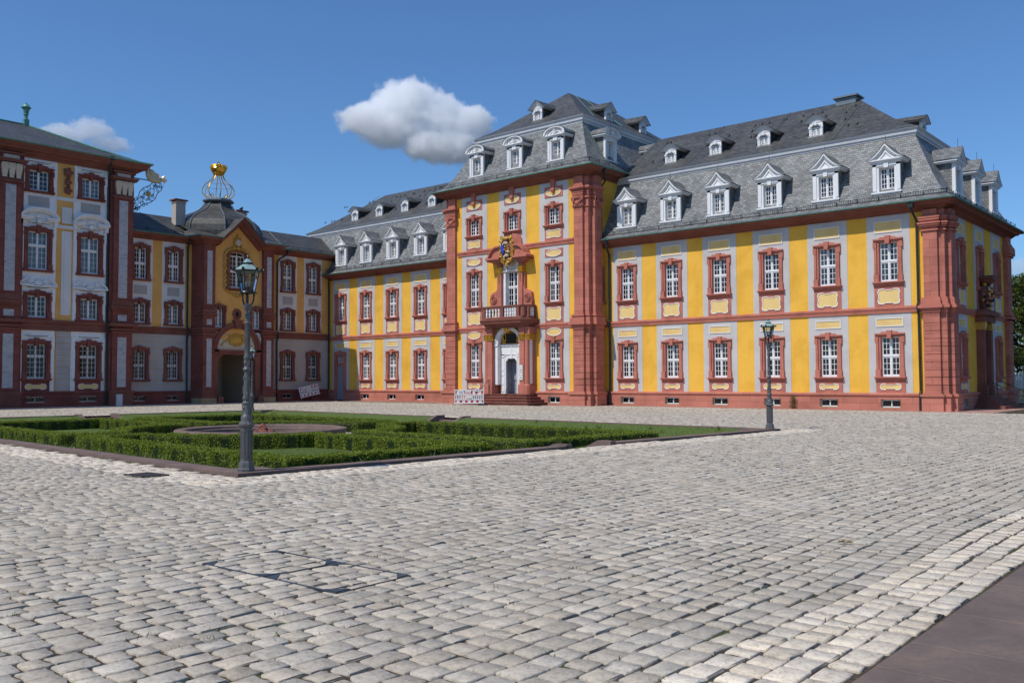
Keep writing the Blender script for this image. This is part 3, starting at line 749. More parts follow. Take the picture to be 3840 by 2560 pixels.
# back and inside
bk = MB(); bk.poly([(1.62, DEPTH, 0), (-20.4, DEPTH, 0), (-20.4, DEPTH, 11.2), (1.62, DEPTH, 11.2)]); part('rear_wall', bk, M['yellow'], rw)
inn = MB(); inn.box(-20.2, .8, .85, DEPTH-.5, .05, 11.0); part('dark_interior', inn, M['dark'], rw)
wing_roof(rw, (-20.4, 1.62, 0, DEPTH), 'l', 6.9)
for i, u in enumerate(AX):
    if i == 0: d0 = dormer(rw, W0, u, -.02, 12.12)
    else: again(d0, rw, W0, u)
for u in EA: again(d0, rw, END, u)
AS = [-16.7, -13.25, -9.8, -6.35]
for i, u in enumerate(AS):
    if i == 0: s0 = small_dormer(rw, W0, u, 2.95, 16.75)
    else: again(s0, rw, W0, u)
again(s0, rw, END, 7.4)
cap = MB(); cap.box(-6.6, -5.3, 6.9, 7.9, 19.6, 20.05); cap.box(-6.75, -5.15, 6.75, 8.05, 20.05, 20.15); part('chimney', cap, M['lead'], rw)
# corner pilasters
CB = [(.66, 1.5, -.26, .2), (.9, 1.82, -.07, 1.4), (1.4, 2.05, .32, 1.22)]
CB2 = [(.1, .3, -.001, .1)]
pilaster_cluster(rw, W0, CB, .95, 5.3, RUST, 'pilaster')
pilaster_cluster(rw, W0, [(b[0]+.06, b[1]-.06 if b[1] < 1.6 else b[1]-.06, b[2]+.05, b[3]) for b in CB], 5.7, 10.85)
part('plinth_block', rings_on(CB, [(.13, 0, .78), (.2, .78, .9), (.1, .9, .97)]), M['plinth'], rw)
part('string_block', rings_on(CB, [(.06, 5.3, 5.42), (.1, 5.42, 5.52), (.2, 5.52, 5.68), (.12, 5.68, 5.76), (.08, 5.76, 6.0), (.04, 6.0, 6.1)]), M['sand_plain'], rw)
part('capital', rings_on(CB, [(.03, 9.68, 9.76), (.05, 9.86, 9.96), (.12, 9.96, 10.05), (.17, 10.05, 10.14), (.02, 10.14, 10.24), (.1, 10.24, 10.36), (.13, 10.36, 10.45)]), M['sand_plain'], rw)
FB = [(DEPTH-1.5, DEPTH-.66, -.26, .2), (DEPTH-1.3, DEPTH+.18, -.12, .3)]
pilaster_cluster(rw, END, FB, .95, 5.3, RUST); pilaster_cluster(rw, END, FB, 5.7, 10.85)
part('plinth_block', rings_on(FB, [(.13, 0, .78), (.2, .78, .9), (.1, .9, .97)]), M['plinth'], rw, END)
part('string_block', rings_on(FB, [(.06, 5.3, 5.42), (.2, 5.52, 5.68), (.08, 5.76, 6.0)]), M['sand_plain'], rw, END)
part('capital', rings_on(FB, [(.12, 9.6, 9.75), (.2, 9.75, 10.2), (.1, 10.2, 10.4)]), M['sand_plain'], rw, END)
downpipe(rw, [(.3, -.72, 11.05), (.3, -.7, 10.85), (.36, -.42, 10.55), (.4, -.16, 10.3), (.4, -.14, 5.9), (.4, -.27, 5.75), (.4, -.27, 5.4), (.4, -.14, 5.2), (.42, -.14, 1.1), (.42, -.25, .9), (.42, -.25, 0)], .065)
# side door of the end front
dm = MB()
for s in (-1, 1):
    X = sorted((7.4+s*.62, 7.4+s*1.0)); dm.box(X[0], X[1], -.42, .1, .75, 5.1); dm.box(X[0]-.06, X[1]+.06, -.48, .1, .75, 1.35)
    X = sorted((7.4+s*.5, 7.4+s*.66)); dm.box(X[0], X[1], -.12, .3, .75, 4.75)
dm.box(7.4-.6, 7.4+.6, -.2, .3, 3.5, 3.75); dm.prism([(6.9, 4.55), (7.9, 4.55), (7.95, 5.1), (6.85, 5.1)], -.25, .2)
dm.box(6.2, 8.6, -.55, .1, 5.05, 5.4); dm.box(6.0, 8.8, -.72, .1, 5.42, 5.62); dm.box(6.1, 8.7, -.6, .1, 5.62, 5.76)
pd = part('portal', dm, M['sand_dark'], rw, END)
dd = MB(); dd.box(6.92, 7.88, .12, .18, .75, 3.5); dd.box(7.38, 7.42, .1, .12, .75, 3.5)
for z in (1.0, 1.75, 2.6): 
    for s in (0, 1): dd.box(6.98+s*.46, 7.34+s*.46, .1, .12, z, z+.6)
sub('door', dd, M['white'], pd)
gl = MB(); gl.poly([(6.92, .16, 3.75), (7.88, .16, 3.75), (7.88, .16, 4.6), (6.92, .16, 4.6)]); sub('glass', gl, M['glass'], pd)
gb = MB()
for x in (7.15, 7.4, 7.65): gb.box(x-.015, x+.015, .11, .15, 3.75, 4.6)
for z in (4.0, 4.3): gb.box(6.92, 7.88, .112, .148, z-.015, z+.015)
sub('sash', gb, M['white'], pd)
gc = MB()
for s in (-1, 1):
    gc.box(7.4+s*.81-.25, 7.4+s*.81+.25, -.5, 0, 4.72, 5.06); gc.box(7.4+s*.81-.2, 7.4+s*.81+.2, -.46, 0, 4.6, 4.72)
sub('capital', gc, M['goldmatt'], pd)
cs = MB(); rr = random.Random(5)
cs.cur = 0; cs.ball((7.4, -.25, 6.6), .62, 10, 8, (.8, .62, 1.35)); cs.ball((7.4, -.45, 7.5), .5, 10, 6, (1.2, .9, .35)); cs.ball((7.4, -.3, 5.95), .35, 8, 6, (1.1, 1, .7))
cs.prism([(6.95, 7.5), (7.85, 7.5), (8.05, 7.65), (7.6, 7.82), (7.2, 7.82), (6.75, 7.65)], -.85, .02)
for i in range(46):
    an = rr.uniform(0, 2*PI); z = rr.uniform(5.8, 7.4); r = .5*math.sqrt(max(.05, 1-((z-6.6)/.9)**2)); cs.cur = rr.choice((1, 1, 2, 3, 4))
    cs.ball((7.4+r*math.cos(an), -.3-abs(r*math.sin(an))*.8, z), rr.uniform(.06, .14), 6, 4)
sub('coat_of_arms', cs, [M['sand_dark'], M['goldmatt'], M['iron'], M['ivory'], M['sand_plain']], pd)
sp = MB()
for k in range(4): sp.box(6.1-.32*k, 8.7+.32*k, -.75-.32*k, -.02, .57-.19*k-.002*k, .76-.19*k)
part('steps', sp, M['sand_dark'], rw, END)
hr = MB()
for s in (-1, 1): hr.tube([(7.4+s*1.5, -2.0, .05), (7.4+s*1.5, -2.0, .95), (7.4+s*1.2, -.7, 1.6), (7.4+s*1.2, -.55, 1.5), (7.4+s*1.2, -.55, .76)], .02, 6)
part('handrail', hr, M['iron'], rw, END)

lw = thing('palace_wing', 'yellow mansard-roofed wing between the tower and the shaded gatehouse corner', 'palace wing', (-43, 0, 0), group='yellow palace wings')
AL = [-49.07+3.45*k for k in range(5)]
wing_front(lw, W0, -50.8, -33.7, AL, lower=AL[1:], cell_axes=AL[1:], door=AL[0])
for i, u in enumerate(AL[1:]):
    if i == 0: c1 = cellar(lw, W0, u, buff=False)
    else: again(c1, lw, W0, u)
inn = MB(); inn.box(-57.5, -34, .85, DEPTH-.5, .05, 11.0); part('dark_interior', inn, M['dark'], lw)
bk = MB(); bk.poly([(-33.7, DEPTH, 0), (-58, DEPTH, 0), (-58, DEPTH, 11.2), (-33.7, DEPTH, 11.2)]); bk.poly([(-58, DEPTH, 0), (-58, 0, 0), (-58, 0, 11.2), (-58, DEPTH, 11.2)]); bk.poly([(-58, 0, 0), (-50.8, 0, 0), (-50.8, 0, 11.2), (-58, 0, 11.2)])
part('rear_wall', bk, M['yellow'], lw)
wing_roof(lw, (-58, -33.7, 0, DEPTH), 'r', 6.4)
for u in AL: again(d0, lw, W0, u)
for u in (-50.8, -47.35, -43.9, -40.45, -37.0): again(s0, lw, W0, u)
# door at the corner with the gatehouse
u = AL[0]; dm = MB()
for s in (-1, 1):
    X = sorted((u+s*.5, u+s*.78)); dm.box(X[0], X[1], -.14, .25, 0, 4.1)
dm.box(u-.5, u+.5, -.1, .25, 3.15, 3.4); dm.prism([(u-.82, 4.08), (u+.82, 4.08), (u+.82, 4.28), (u+.4, 4.34), (u-.4, 4.34), (u-.82, 4.28)], -.16, .24)
dm.prism([(u-.11, 3.98), (u+.11, 3.98), (u+.145, 4.42), (u-.145, 4.42)], -.21, .1)
dw = part('side_door', dm, M['sand_plain'], lw)
dl = MB(); dl.box(u-.5, u+.5, .06, .1, .08, 2.85)
for i in range(7): dl.box(u-.5+i*.143, u-.5+i*.143+.128, .04, .06, .1, 2.83)
dl.box(u-.5, u+.5, .05, .1, 2.85, 3.15); sub('door', dl, M['door_grey'], dw)
fl = MB(); fl.box(u-.5, u+.5, .1, .14, 3.4, 3.46); fl.box(u-.5, u+.5, .1, .14, 4.02, 4.08)
for i in range(7): fl.box(u-.5+i*.16, u-.46+i*.16, .1, .14, 3.46, 4.02)
fl.box(u-.5, u+.5, .101, .139, 3.72, 3.76); sub('sash', fl, M['white'], dw); sub('glass', glass_mb(.5, 3.46, 4.02, .16), M['glass'], dw).location = (u, 0, 0)
# ------------------------------------------------------------------ the tower pavilion
tw = thing('tower_pavilion', 'tall three-storey tower pavilion with giant red pilasters, gilded portal and balcony', 'tower', (-27.1, -1.8, 0))
TX0, TX1, TY0, TY1 = -33.85, -20.35, -1.8, 16.6
TF = Fac(0, -1.8, 0); TA = [-30.93, -27.12, -23.3]
PC = TA[1]
HT = holes_for([TA[0], TA[2]], [(.5, 1.9, 4.42), (.5, 7.2, 9.76)]) + holes_for(TA, [(.5, 12.6, 13.85)]) + [(PC-.62, PC+.62, 5.75, 9.8), (PC-1.05, PC+1.05, .7, 5.4), (TA[0]-.5, TA[0]+.5, .15, .62), (TA[2]-.5, TA[2]+.5, .15, .62)]
w = MB(); w.sheet(TX0, TX1, .9, 15.9, HT, 0); part('wall', w, M['yellow'], tw, TF)
sf = Fac(TX1, 0, PI/2); w = MB(); w.sheet(-1.8, TY1, .9, 15.9, [(-1.02, -.18, 7.1, 9.4)], 0); part('wall', w, M['yellow'], tw, sf)
w = MB(); w.poly([(TX0, TY1, .9), (TX0, -1.8, .9), (TX0, -1.8, 15.9), (TX0, TY1, 15.9)]); w.poly([(TX0, TY1, .9), (TX1, TY1, .9), (TX1, TY1, 15.9), (TX0, TY1, 15.9)]); part('rear_wall', w, M['yellow'], tw)
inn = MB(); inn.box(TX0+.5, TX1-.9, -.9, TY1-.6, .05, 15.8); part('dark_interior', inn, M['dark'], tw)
g = MB()
for i, u in enumerate(TA):
    hw = 1.3
    if i != 1: g.strip(u-hw, u+hw, .9, 5.42, HT, -.016); g.strip(u-hw, u+hw, 5.72, 11.2, HT, -.016)
    g.strip(u-hw, u+hw, 11.5, 15.85, HT, -.016)
part('plaster_panel', g, M['grey'], tw, TF)
plinth(tw, TF, TX0, -29.2, .97, HT); plinth(tw, TF, -25.0, TX1, .97, HT)
st = MB(); st.sweep([(TX0, 0), (TX1, 0)], stringprof(5.37, 5.73)); part('string_course', st, M['sand_plain'], tw, TF)
st = MB(); st.sweep([(TX0+1.2, 0), (TX1-1.2, 0)], stringprof(11.16, 11.52)); part('string_course', st, M['sand_plain'], tw, TF)
st = MB(); st.sweep([(-1.8, 0), (2, 0)], stringprof(5.37, 5.73)); part('string_course', st, M['sand_plain'], tw, sf)
t1 = window(tw, TF, TA[0], .5, 1.9, 4.42, 3.2, 3, 3, scroll=True, curtain='c'); again(t1, tw, TF, TA[2])
t2 = window(tw, TF, TA[0], .5, 7.2, 9.76, 8.55, 3, 3, scroll=True); again(t2, tw, TF, TA[2])
t3 = window(tw, TF, TA[0], .52, 12.6, 13.85, None, 4, scroll=True, base=False); again(t3, tw, TF, TA[1]); again(t3, tw, TF, TA[2])
window(tw, sf, -.6, .34, 7.11, 9.33, 8.27, 3, 3, b=.52, ears=False, key=False, base=False)
ap = MB()
for i, u in enumerate(TA):
    if i != 1:
        ap.box(u-.8, u+.8, -.05, .02, .95, 1.76); ap.box(u-.8, u+.8, -.05, .02, 5.7, 7.06); ap.box(u-.8, u+.8, -.05, .02, 10.36, 10.92); ap.box(u-.8, u+.8, -.05, .02, 4.62, 5.4)
    ap.box(u-.8, u+.8, -.05, .02, 11.5, 12.46); ap.box(u-.8, u+.8, -.05, .02, 14.55, 15.3)
    ap.prism([(u-.13, 15.0), (u+.13, 15.0), (u+.22, 15.8), (u-.22, 15.8)], -.2, .02)
    for dx in (-.08, 0, .08): ap.box(u+dx-.025, u+dx+.025, -.24, -.1, 14.86, 15.02)
part('apron', ap, M['sand_plain'], tw, TF)
for i, u in enumerate(TA):
    if i != 1:
        panel(tw, TF, u, 1.3, .56, .15, CART2, -.05, .04); panel(tw, TF, u, 6.36, .6, .42, CART1, -.05); panel(tw, TF, u, 10.62, .62, .22, OVAL, -.05); panel(tw, TF, u, 11.97, .6, .25, CART1, -.05)
        panel(tw, TF, u, 5.1, .6, .24, OVAL, -.05)
    panel(tw, TF, u, 14.89, .62, .24, OVAL, -.05)
for i, u in enumerate((TA[0], TA[2])):
    if i == 0: c2 = cellar(tw, TF, u)
    else: again(c2, tw, TF, u)
# giant corner pilasters
def mir(b): return (2*PC-b[1], 2*PC-b[0], b[2], b[3])
RB = [(-21.5, -20.62, -2.06, -1.6), (-21.3, -20.27, -1.87, -.4), (-20.9, -19.98, -1.5, -.62)]
LB = [mir(b) for b in RB]; TB = RB+LB
pilaster_cluster(tw, W0, TB, .95, 5.3, RUST)
pilaster_cluster(tw, W0, [(b[0]+.07, b[1]-.07, b[2]+.06, b[3]) for b in TB], 5.7, 15.7)
part('plinth_block', rings_on(TB, [(.2, 0, .76), (.28, .76, .9), (.14, .9, .99)]), M['plinth'], tw)
part('string_block', rings_on(TB, [(.06, 5.2, 5.4), (.1, 5.4, 5.5), (.24, 5.5, 5.68), (.17, 5.68, 5.76), (.15, 5.76, 5.98), (.06, 5.98, 6.08), (.12, 6.08, 6.16), (.02, 6.16, 6.24)]), M['sand_plain'], tw)
cp = rings_on(TB, [(.01, 13.55, 13.62), (-.02, 13.62, 14.15), (.08, 14.15, 14.24), (.0, 14.3, 14.4), (.03, 14.4, 14.5), (.05, 14.54, 14.66), (.13, 14.7, 14.8), (.2, 14.8, 14.92), (.06, 14.92, 14.98)])
for b in (RB[0], LB[0]):
    for s, x in ((-1, b[0]+.1), (1, b[1]-.1)):
        cp.spiral((x, b[2]-.06, 14.05), .15, .03, 1.6, PI/2, .045, sgn=-s); cp.spiral((x, b[2]-.02, 14.05), .13, .02, 1.2, PI/2, .05, sgn=-s)
    for k in range(7):
        t = k/6; cp.ball((b[0]+.14+(b[1]-b[0]-.28)*t, b[2]-.06, 13.98-.22*math.sin(PI*t)), .07, 6, 4)
    cp.ball(((b[0]+b[1])/2, b[2]-.05, 13.82), .13, 8, 6, (1, .7, 1.3))
    for k in range(5): cp.ball((b[0]+.1+.17*k, b[2]-.03, 13.66), .07, 6, 4, (1, .6, 1.3))
b = RB[2]
for y in (b[2]+.1, b[3]-.1):
    pts = [(b[1]+.06, y+.13*math.cos(PI/2+i*.5), 14.05+.13*math.sin(PI/2+i*.5)) for i in range(20)]; cp.tube(pts, .045, 5)
for k in range(6): cp.ball((b[1]+.05, b[2]+.1+.14*k, 13.9-.1*math.sin(PI*k/5)), .08, 6, 4)
part('capital', cp, M['sand_plain'], tw)
path = [(TX0, TY1), (TX0, TY0), (TX1, TY0), (TX1, TY1)]
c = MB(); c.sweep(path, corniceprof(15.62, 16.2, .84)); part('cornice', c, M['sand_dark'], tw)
gt = MB(); gt.sweep(path, gutterprof(16.2, .84)); part('gutter', gt, M['verdigris'], tw)
rect = (TX0, TX1, TY0, TY1)
r = part('roof', roof_mb(rect, [(-.86, 16.2), (-.86, 16.26), (-.5, 16.42), (-.15, 16.72), (.2, 17.15), (.55, 17.75), (1.0, 18.6), (1.4, 19.45), (1.72, 20.1)]), M['slate'], tw)
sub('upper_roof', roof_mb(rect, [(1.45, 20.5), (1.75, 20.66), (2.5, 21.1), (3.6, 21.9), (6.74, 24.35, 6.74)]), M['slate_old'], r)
# rings are inset on both axes alike: close the ridge
b = MB(); P = [(TX0+1.72, TY1-1.72), (TX0+1.72, TY0+1.72), (TX1-1.72, TY0+1.72), (TX1-1.72, TY1-1.72)]
b.sweep(P, [(0, 20.0), (.06, 20.0), (.07, 20.12), (.15, 20.17), (.17, 20.34), (.26, 20.43), (.29, 20.49), (0, 20.52)]); part('attic_cornice', b, M['trim'], tw)
part('snow_guard', snow_guard([(TX0-.4, TY1), (TX0-.4, TY0-.4), (TX1+.4, TY0-.4), (TX1+.4, TY1)], 16.58), M['iron'], tw)
for i, u in enumerate((-30.93, -27.12, -23.3)):
    if i == 0: d1 = dormer(tw, W0, u, -1.55, 17.22, 'arch', .68, .4, 1.22, 2.4)
    else: again(d1, tw, W0, u)
TS = Fac(TX1, 0, PI/2)
for u in (1.3, 7.4): 
    c = again(d1, tw, TS, u); c.location.x -= 1.8
s1 = small_dormer(tw, W0, -27.05, 1.05, 21.3, 2.6, True)
for u in (5.0, 9.8):
    c = again(s1, tw, TS, u); c.location.x -= 1.9
wr = MB(); wr.tube([(TX1+.5, TY0+2.6, 16.4), (TX1-.4, TY0+2.1, 17.6), (TX1-1.2, TY0+1.9, 19.2), (TX1-1.7, TY0+1.8, 20.1)], .02, 4); wr.tube([(TX1-1.6, TY0+3.0, 20.7), (TX1-6.4, TY0+6.9, 24.3)], .02, 4); wr.tube([(TX1-1.6, TY0+6.6, 20.7), (TX1-6.5, TY0+8.2, 24.3)], .02, 4)
part('lightning_wire', wr, M['verdigris'], tw)
downpipe(tw, [(TX1+.72, -.95, 16.05), (TX1+.72, -.9, 15.85), (TX1+.55, -.55, 15.4), (TX1+.13, -.42, 15.0), (TX1+.13, -.42, 11.6)], .06)
downpipe(tw, [(-19.62, -.7, 11.15), (-19.62, -.68, 10.8), (-19.75, -.3, 10.4), (-19.8, -.14, 10.2), (-19.8, -.14, 5.85), (-19.8, -.27, 5.7), (-19.8, -.27, 5.4), (-19.8, -.14, 5.2), (-19.8, -.14, 1.1), (-19.8, -.25, .95), (-19.8, -.25, 0)], .075)

# ------------------------------------------------------------------ the portal
YA = -2.32
pb = MB()                                              # masonry of the porch
for s in (-1, 1):
    def bx(x0, x1, y0, y1, z0, z1):
        X = sorted((PC+s*x0, PC+s*x1)); pb.box(X[0], X[1], y0, y1, z0, z1)
    bx(1.3, 1.74, -2.66, -1.78, .76, 4.62); bx(1.26, 1.8, -2.74, -1.78, .76, 1.36); bx(1.26, 1.8, -2.71, -1.78, 1.36, 1.46)
    pb.lathe(PC+s*1.9, -2.5, [(.25, .76), (.25, 1.36), (.2, 1.46), (.185, 1.5), (.17, 4.62)], 14)
    bx(1.72, 2.02, -2.42, -1.78, .76, 4.62)
    bx(1.8, 2.1, -2.05, -1.78, .76, 4.62); bx(1.7, 2.16, -2.56, -1.78, .76, 1.36)
    bx(1.28, 1.78, -2.7, -1.78, 5.02, 5.5); bx(1.75, 2.2, -2.62, -1.78, 5.02, 5.5)
pb.box(PC-1.8, PC+1.8, -2.28, -1.8, 5.4, 5.49)
pt = part('portal', pb, M['sand_plain'], tw)
wp = MB()
for s in (-1, 1):
    x = PC+s*2.025; wp.box(min(x, x+s*.01), max(x, x+s*.01), -2.4, -2.07, 1.5, 4.9)
wpanel = sub('side_panel', wp, M['stucco'], pt)
ar = MB(); n = 18; ri, ro, sz = 1.02, 1.3, 4.32
tym = [(PC-ro, sz), (PC-ri, sz)] + [(PC-ri*math.cos(PI*i/n), sz+ri*math.sin(PI*i/n)) for i in range(1, n)] + [(PC+ri, sz), (PC+ro, sz)]
for k, (r0, r1, y) in enumerate(((1.30, 1.2, YA-.1), (1.21, 1.12, YA-.06), (1.13, 1.02, YA-.02))):
    for i in range(n):
        a0, a1 = PI*i/n, PI*(i+1)/n
        q = [(PC-r*math.cos(a), sz+r*math.sin(a)) for r, a in ((r0, a0), (r0, a1), (r1, a1), (r1, a0))]
        ar.poly([(x, y, z) for x, z in q]); ar.poly([(q[3][0], y, q[3][1]), (q[2][0], y, q[2][1]), (q[2][0], y+.5, q[2][1]), (q[3][0], y+.5, q[3][1])]); ar.poly([(q[0][0], y, q[0][1]), (q[1][0], y, q[1][1]), (q[1][0], y+.2, q[1][1]), (q[0][0], y+.2, q[0][1])])
for s in (-1, 1):
    X = sorted((PC+s*1.02, PC+s*1.31)); ar.box(X[0], X[1], YA-.04, -1.8, 1.42, 4.2); ar.box(X[0]-.03, X[1]+.03, YA-.1, -1.8, 4.2, 4.32)
sub('arch', ar, M['stucco'], pt)
sp = MB(); 
for i in range(n):
    a0, a1 = PI*i/n, PI*(i+1)/n
    p0 = (PC-1.3*math.cos(a0), sz+1.3*math.sin(a0)); p1 = (PC-1.3*math.cos(a1), sz+1.3*math.sin(a1))
    sp.poly([(p0[0], YA, p0[1]), (p1[0], YA, p1[1]), (p1[0], YA, 5.75), (p0[0], YA, 5.75)])
sub('spandrel', sp, M['buff'], pt)
dr = MB(); yd = -1.98
for s in (-1, 1):
    def bx(x0, x1, y0, y1, z0, z1):
        X = sorted((PC+s*x0, PC+s*x1)); dr.box(X[0], X[1], y0, y1, z0, z1)
    bx(.58, 1.02, yd, yd+.08, .78, 3.6)
    for z0, z1 in ((.92, 1.3), (1.42, 1.95), (2.06, 2.3), (2.42, 3.3)): bx(.68, .94, yd-.03, yd, z0, z1)
    bx(.52, .6, yd-.05, yd+.1, .78, 3.45)
    bx(.03, .95, yd-.035, yd, 3.62, 4.12)
    dr.prism(ccw([(PC+s*.02, 3.3), (PC+s*.3, 3.32), (PC+s*.5, 3.1), (PC+s*.62, 3.05), (PC+s*.62, 3.6), (PC+s*.02, 3.6)]), yd-.03, yd+.08)
    pts = [(PC+s*(.05+.12*k), yd-.05, 3.62-.3*(max(0, k-2)/6)**1.3) for k in range(8)]; dr.tube(pts, .03, 5)
dr.box(PC-1.02, PC+1.02, yd, yd+.08, 3.55, 4.2); dr.box(PC-1.04, PC+1.04, yd-.1, yd+.1, 4.2, 4.34); dr.box(PC-.06, PC+.06, yd-.06, yd, 3.4, 4.22); dr.box(PC-.1, PC+.1, yd-.08, yd, 3.3, 3.52)
sub('door_frame', dr, M['white'], pt)
dp = MB(); dp.box(PC-.58, PC+.58, yd+.7, yd+.75, .78, 3.6); dp.poly([(PC+.0, yd+.68, .78), (PC+.58, yd+.3, .78), (PC+.58, yd+.3, 3.5), (PC, yd+.68, 3.5)]); dp.poly([(PC-.58, yd+.1, .78), (PC-.58, yd+.7, .78), (PC-.58, yd+.7, 3.6), (PC-.58, yd+.1, 3.6)])
sub('inner_door', dp, M['door_grey'], pt)
fl = MB(); fl.poly([(PC-.5, yd+.02, 4.4), (PC+.5, yd+.02, 4.4), (PC+.5, yd+.02, 5.15), (PC-.5, yd+.02, 5.15)]); sub('fanlight', fl, M['black'], pt)
gd = MB(); rr = random.Random(11)
gd.box(PC-.56, PC+.56, yd-.06, yd+.03, 4.34, 4.4); gd.box(PC-.56, PC+.56, yd-.06, yd+.03, 5.12, 5.17)
for s in (-1, 1):
    gd.box(min(PC+s*.5, PC+s*.56), max(PC+s*.5, PC+s*.56), yd-.06, yd+.03, 4.34, 5.15)
    for k in range(16):
        x = rr.uniform(.58, .98); z = rr.uniform(4.38, 4.32+math.sqrt(max(0, 1.0-x*x))+.05)
        gd.spiral((PC+s*x, yd-.06, z), rr.uniform(.06, .1), .015, rr.uniform(.9, 1.4), rr.uniform(0, 6), .022, sgn=s, n=10)
for k in range(9): gd.ball((PC-.5+.125*k, yd-.04, 5.2+.1*math.sin(PI*k/8)), .06, 6, 4)
fb = MB(); fb.poly([(x, yd+.035, z) for x, z in [(PC-1.02, 4.32)]+[(PC-1.02*math.cos(PI*i/n), 4.32+1.02*math.sin(PI*i/n)) for i in range(1, n)]+[(PC+1.02, 4.32)]]); sub('tympanum', fb, M['black'], pt)
# gilded capitals and the head on the arch
for s in (-1, 1):
    for x0, x1, y0 in ((1.26, 1.78, -2.72), (1.68, 2.14, -2.64)):
        X = sorted((PC+s*x0, PC+s*x1)); gd.box(X[0], X[1], y0, -1.8, 4.96, 5.03); gd.box(X[0]+.04, X[1]-.04, y0+.05, -1.8, 4.6, 4.96)
        for k in range(4):
            for j in range(3): gd.ball((X[0]+.06+(X[1]-X[0]-.12)*k/3, y0+.02, 4.66+.13*j), .07, 6, 4, (1, .8, 1))
        for e in (X[0]+.06, X[1]-.06): gd.spiral((e, y0-.02, 4.9), .08, .02, 1.3, 0, .03, n=10)
    x = PC+s*2.14
    for k in range(5):
        for j in range(3): gd.ball((x, -2.6+.18*k, 4.66+.13*j), .07, 6, 4)
gd.ball((PC, YA-.28, 5.5), .22, 10, 8, (.9, .8, 1.15)); gd.ball((PC, YA-.46, 5.44), .07, 6, 4); gd.ball((PC-.09, YA-.44, 5.56), .05, 6, 4); gd.ball((PC+.09, YA-.44, 5.56), .05, 6, 4); gd.ball((PC, YA-.42, 5.3), .1, 6, 4)
for s in (-1, 1):
    gd.spiral((PC+s*.2, YA-.25, 5.58), .14, .03, 1.2, 0, .05, sgn=s, n=10); gd.ball((PC+s*.18, YA-.22, 5.72), .09, 6, 4)
    for k in range(5): gd.ball((PC+s*(.5+.16*k), YA-.04, 5.55-.15*k*.7), .07, 6, 4)
sub('gilding', gd, M['gold'], pt)
bal = MB()                                             # balcony floor and entablature
pl0 = [(PC-2.05, -1.8), (PC-2.05, -2.5), (PC-1.7, -2.85), (PC+1.7, -2.85), (PC+2.05, -2.5), (PC+2.05, -1.8)]
bal.sweep(pl0, [(-.1, 5.5), (.0, 5.5), (.02, 5.62), (.1, 5.66), (.14, 5.74), (.34, 5.8), (.36, 5.92), (.42, 5.98), (.44, 6.06), (.2, 6.1), (.2, 6.12)])
bal.vprism([(PC-2.3, -1.8), (PC-2.3, -2.6), (PC-1.8, -3.1), (PC+1.8, -3.1), (PC+2.3, -2.6), (PC+2.3, -1.8)], 5.99, 6.11)
bal.vprism([(PC-2.0, -1.8), (PC-2.0, -2.45), (PC-1.65, -2.8), (PC+1.65, -2.8), (PC+2.0, -2.45), (PC+2.0, -1.8)], 5.49, 5.7)
RL = [(PC-2.1, -1.85), (PC-2.1, -2.6), (PC-1.75, -2.98), (PC+1.75, -2.98), (PC+2.1, -2.6), (PC+2.1, -1.85)]
bal.sweep(RL, [(-.12, 6.11), (.12, 6.11), (.12, 6.22), (.09, 6.26), (-.09, 6.26), (-.12, 6.11)])
bal.sweep(RL, [(-.11, 6.93), (-.09, 6.9), (.09, 6.9), (.13, 6.96), (.14, 7.06), (-.13, 7.06), (-.11, 6.93)])
for x, y in ((PC-1.78, -2.96), (PC, -2.98), (PC+1.5, -2.98), (PC+2.09, -2.62)): bal.box(x-.14, x+.14, y-.1, y+.1, 6.2, 6.95)
bal.box(PC+2.0, PC+2.2, -2.0, -1.8, 6.2, 6.95); bal.box(PC-2.2, PC-2.0, -2.0, -1.8, 6.2, 6.95)
bal.lathe(PC+1.86, -2.86, [(.2, 6.26), (.2, 6.9)], 10)
bl = sub('balcony', bal, M['sand_dark'], pt)
bu = MB(); bp = [(.075, 6.26), (.075, 6.3), (.045, 6.33), (.085, 6.45), (.06, 6.55), (.04, 6.6), (.075, 6.64), (.055, 6.7), (.08, 6.78), (.05, 6.86), (.075, 6.9)]
for x0, x1 in ((PC-1.5, PC-.3), (PC+.3, PC+1.25)):
    for k in range(5): bu.lathe(x0+(x1-x0)*k/4, -2.98, bp, 8)
for k in range(3): bu.lathe(PC+2.1, -2.42+.17*k, bp, 8); bu.lathe(PC-2.1, -2.42+.17*k, bp, 8)
sub('baluster', bu, M['stucco'], pt, smooth=True)
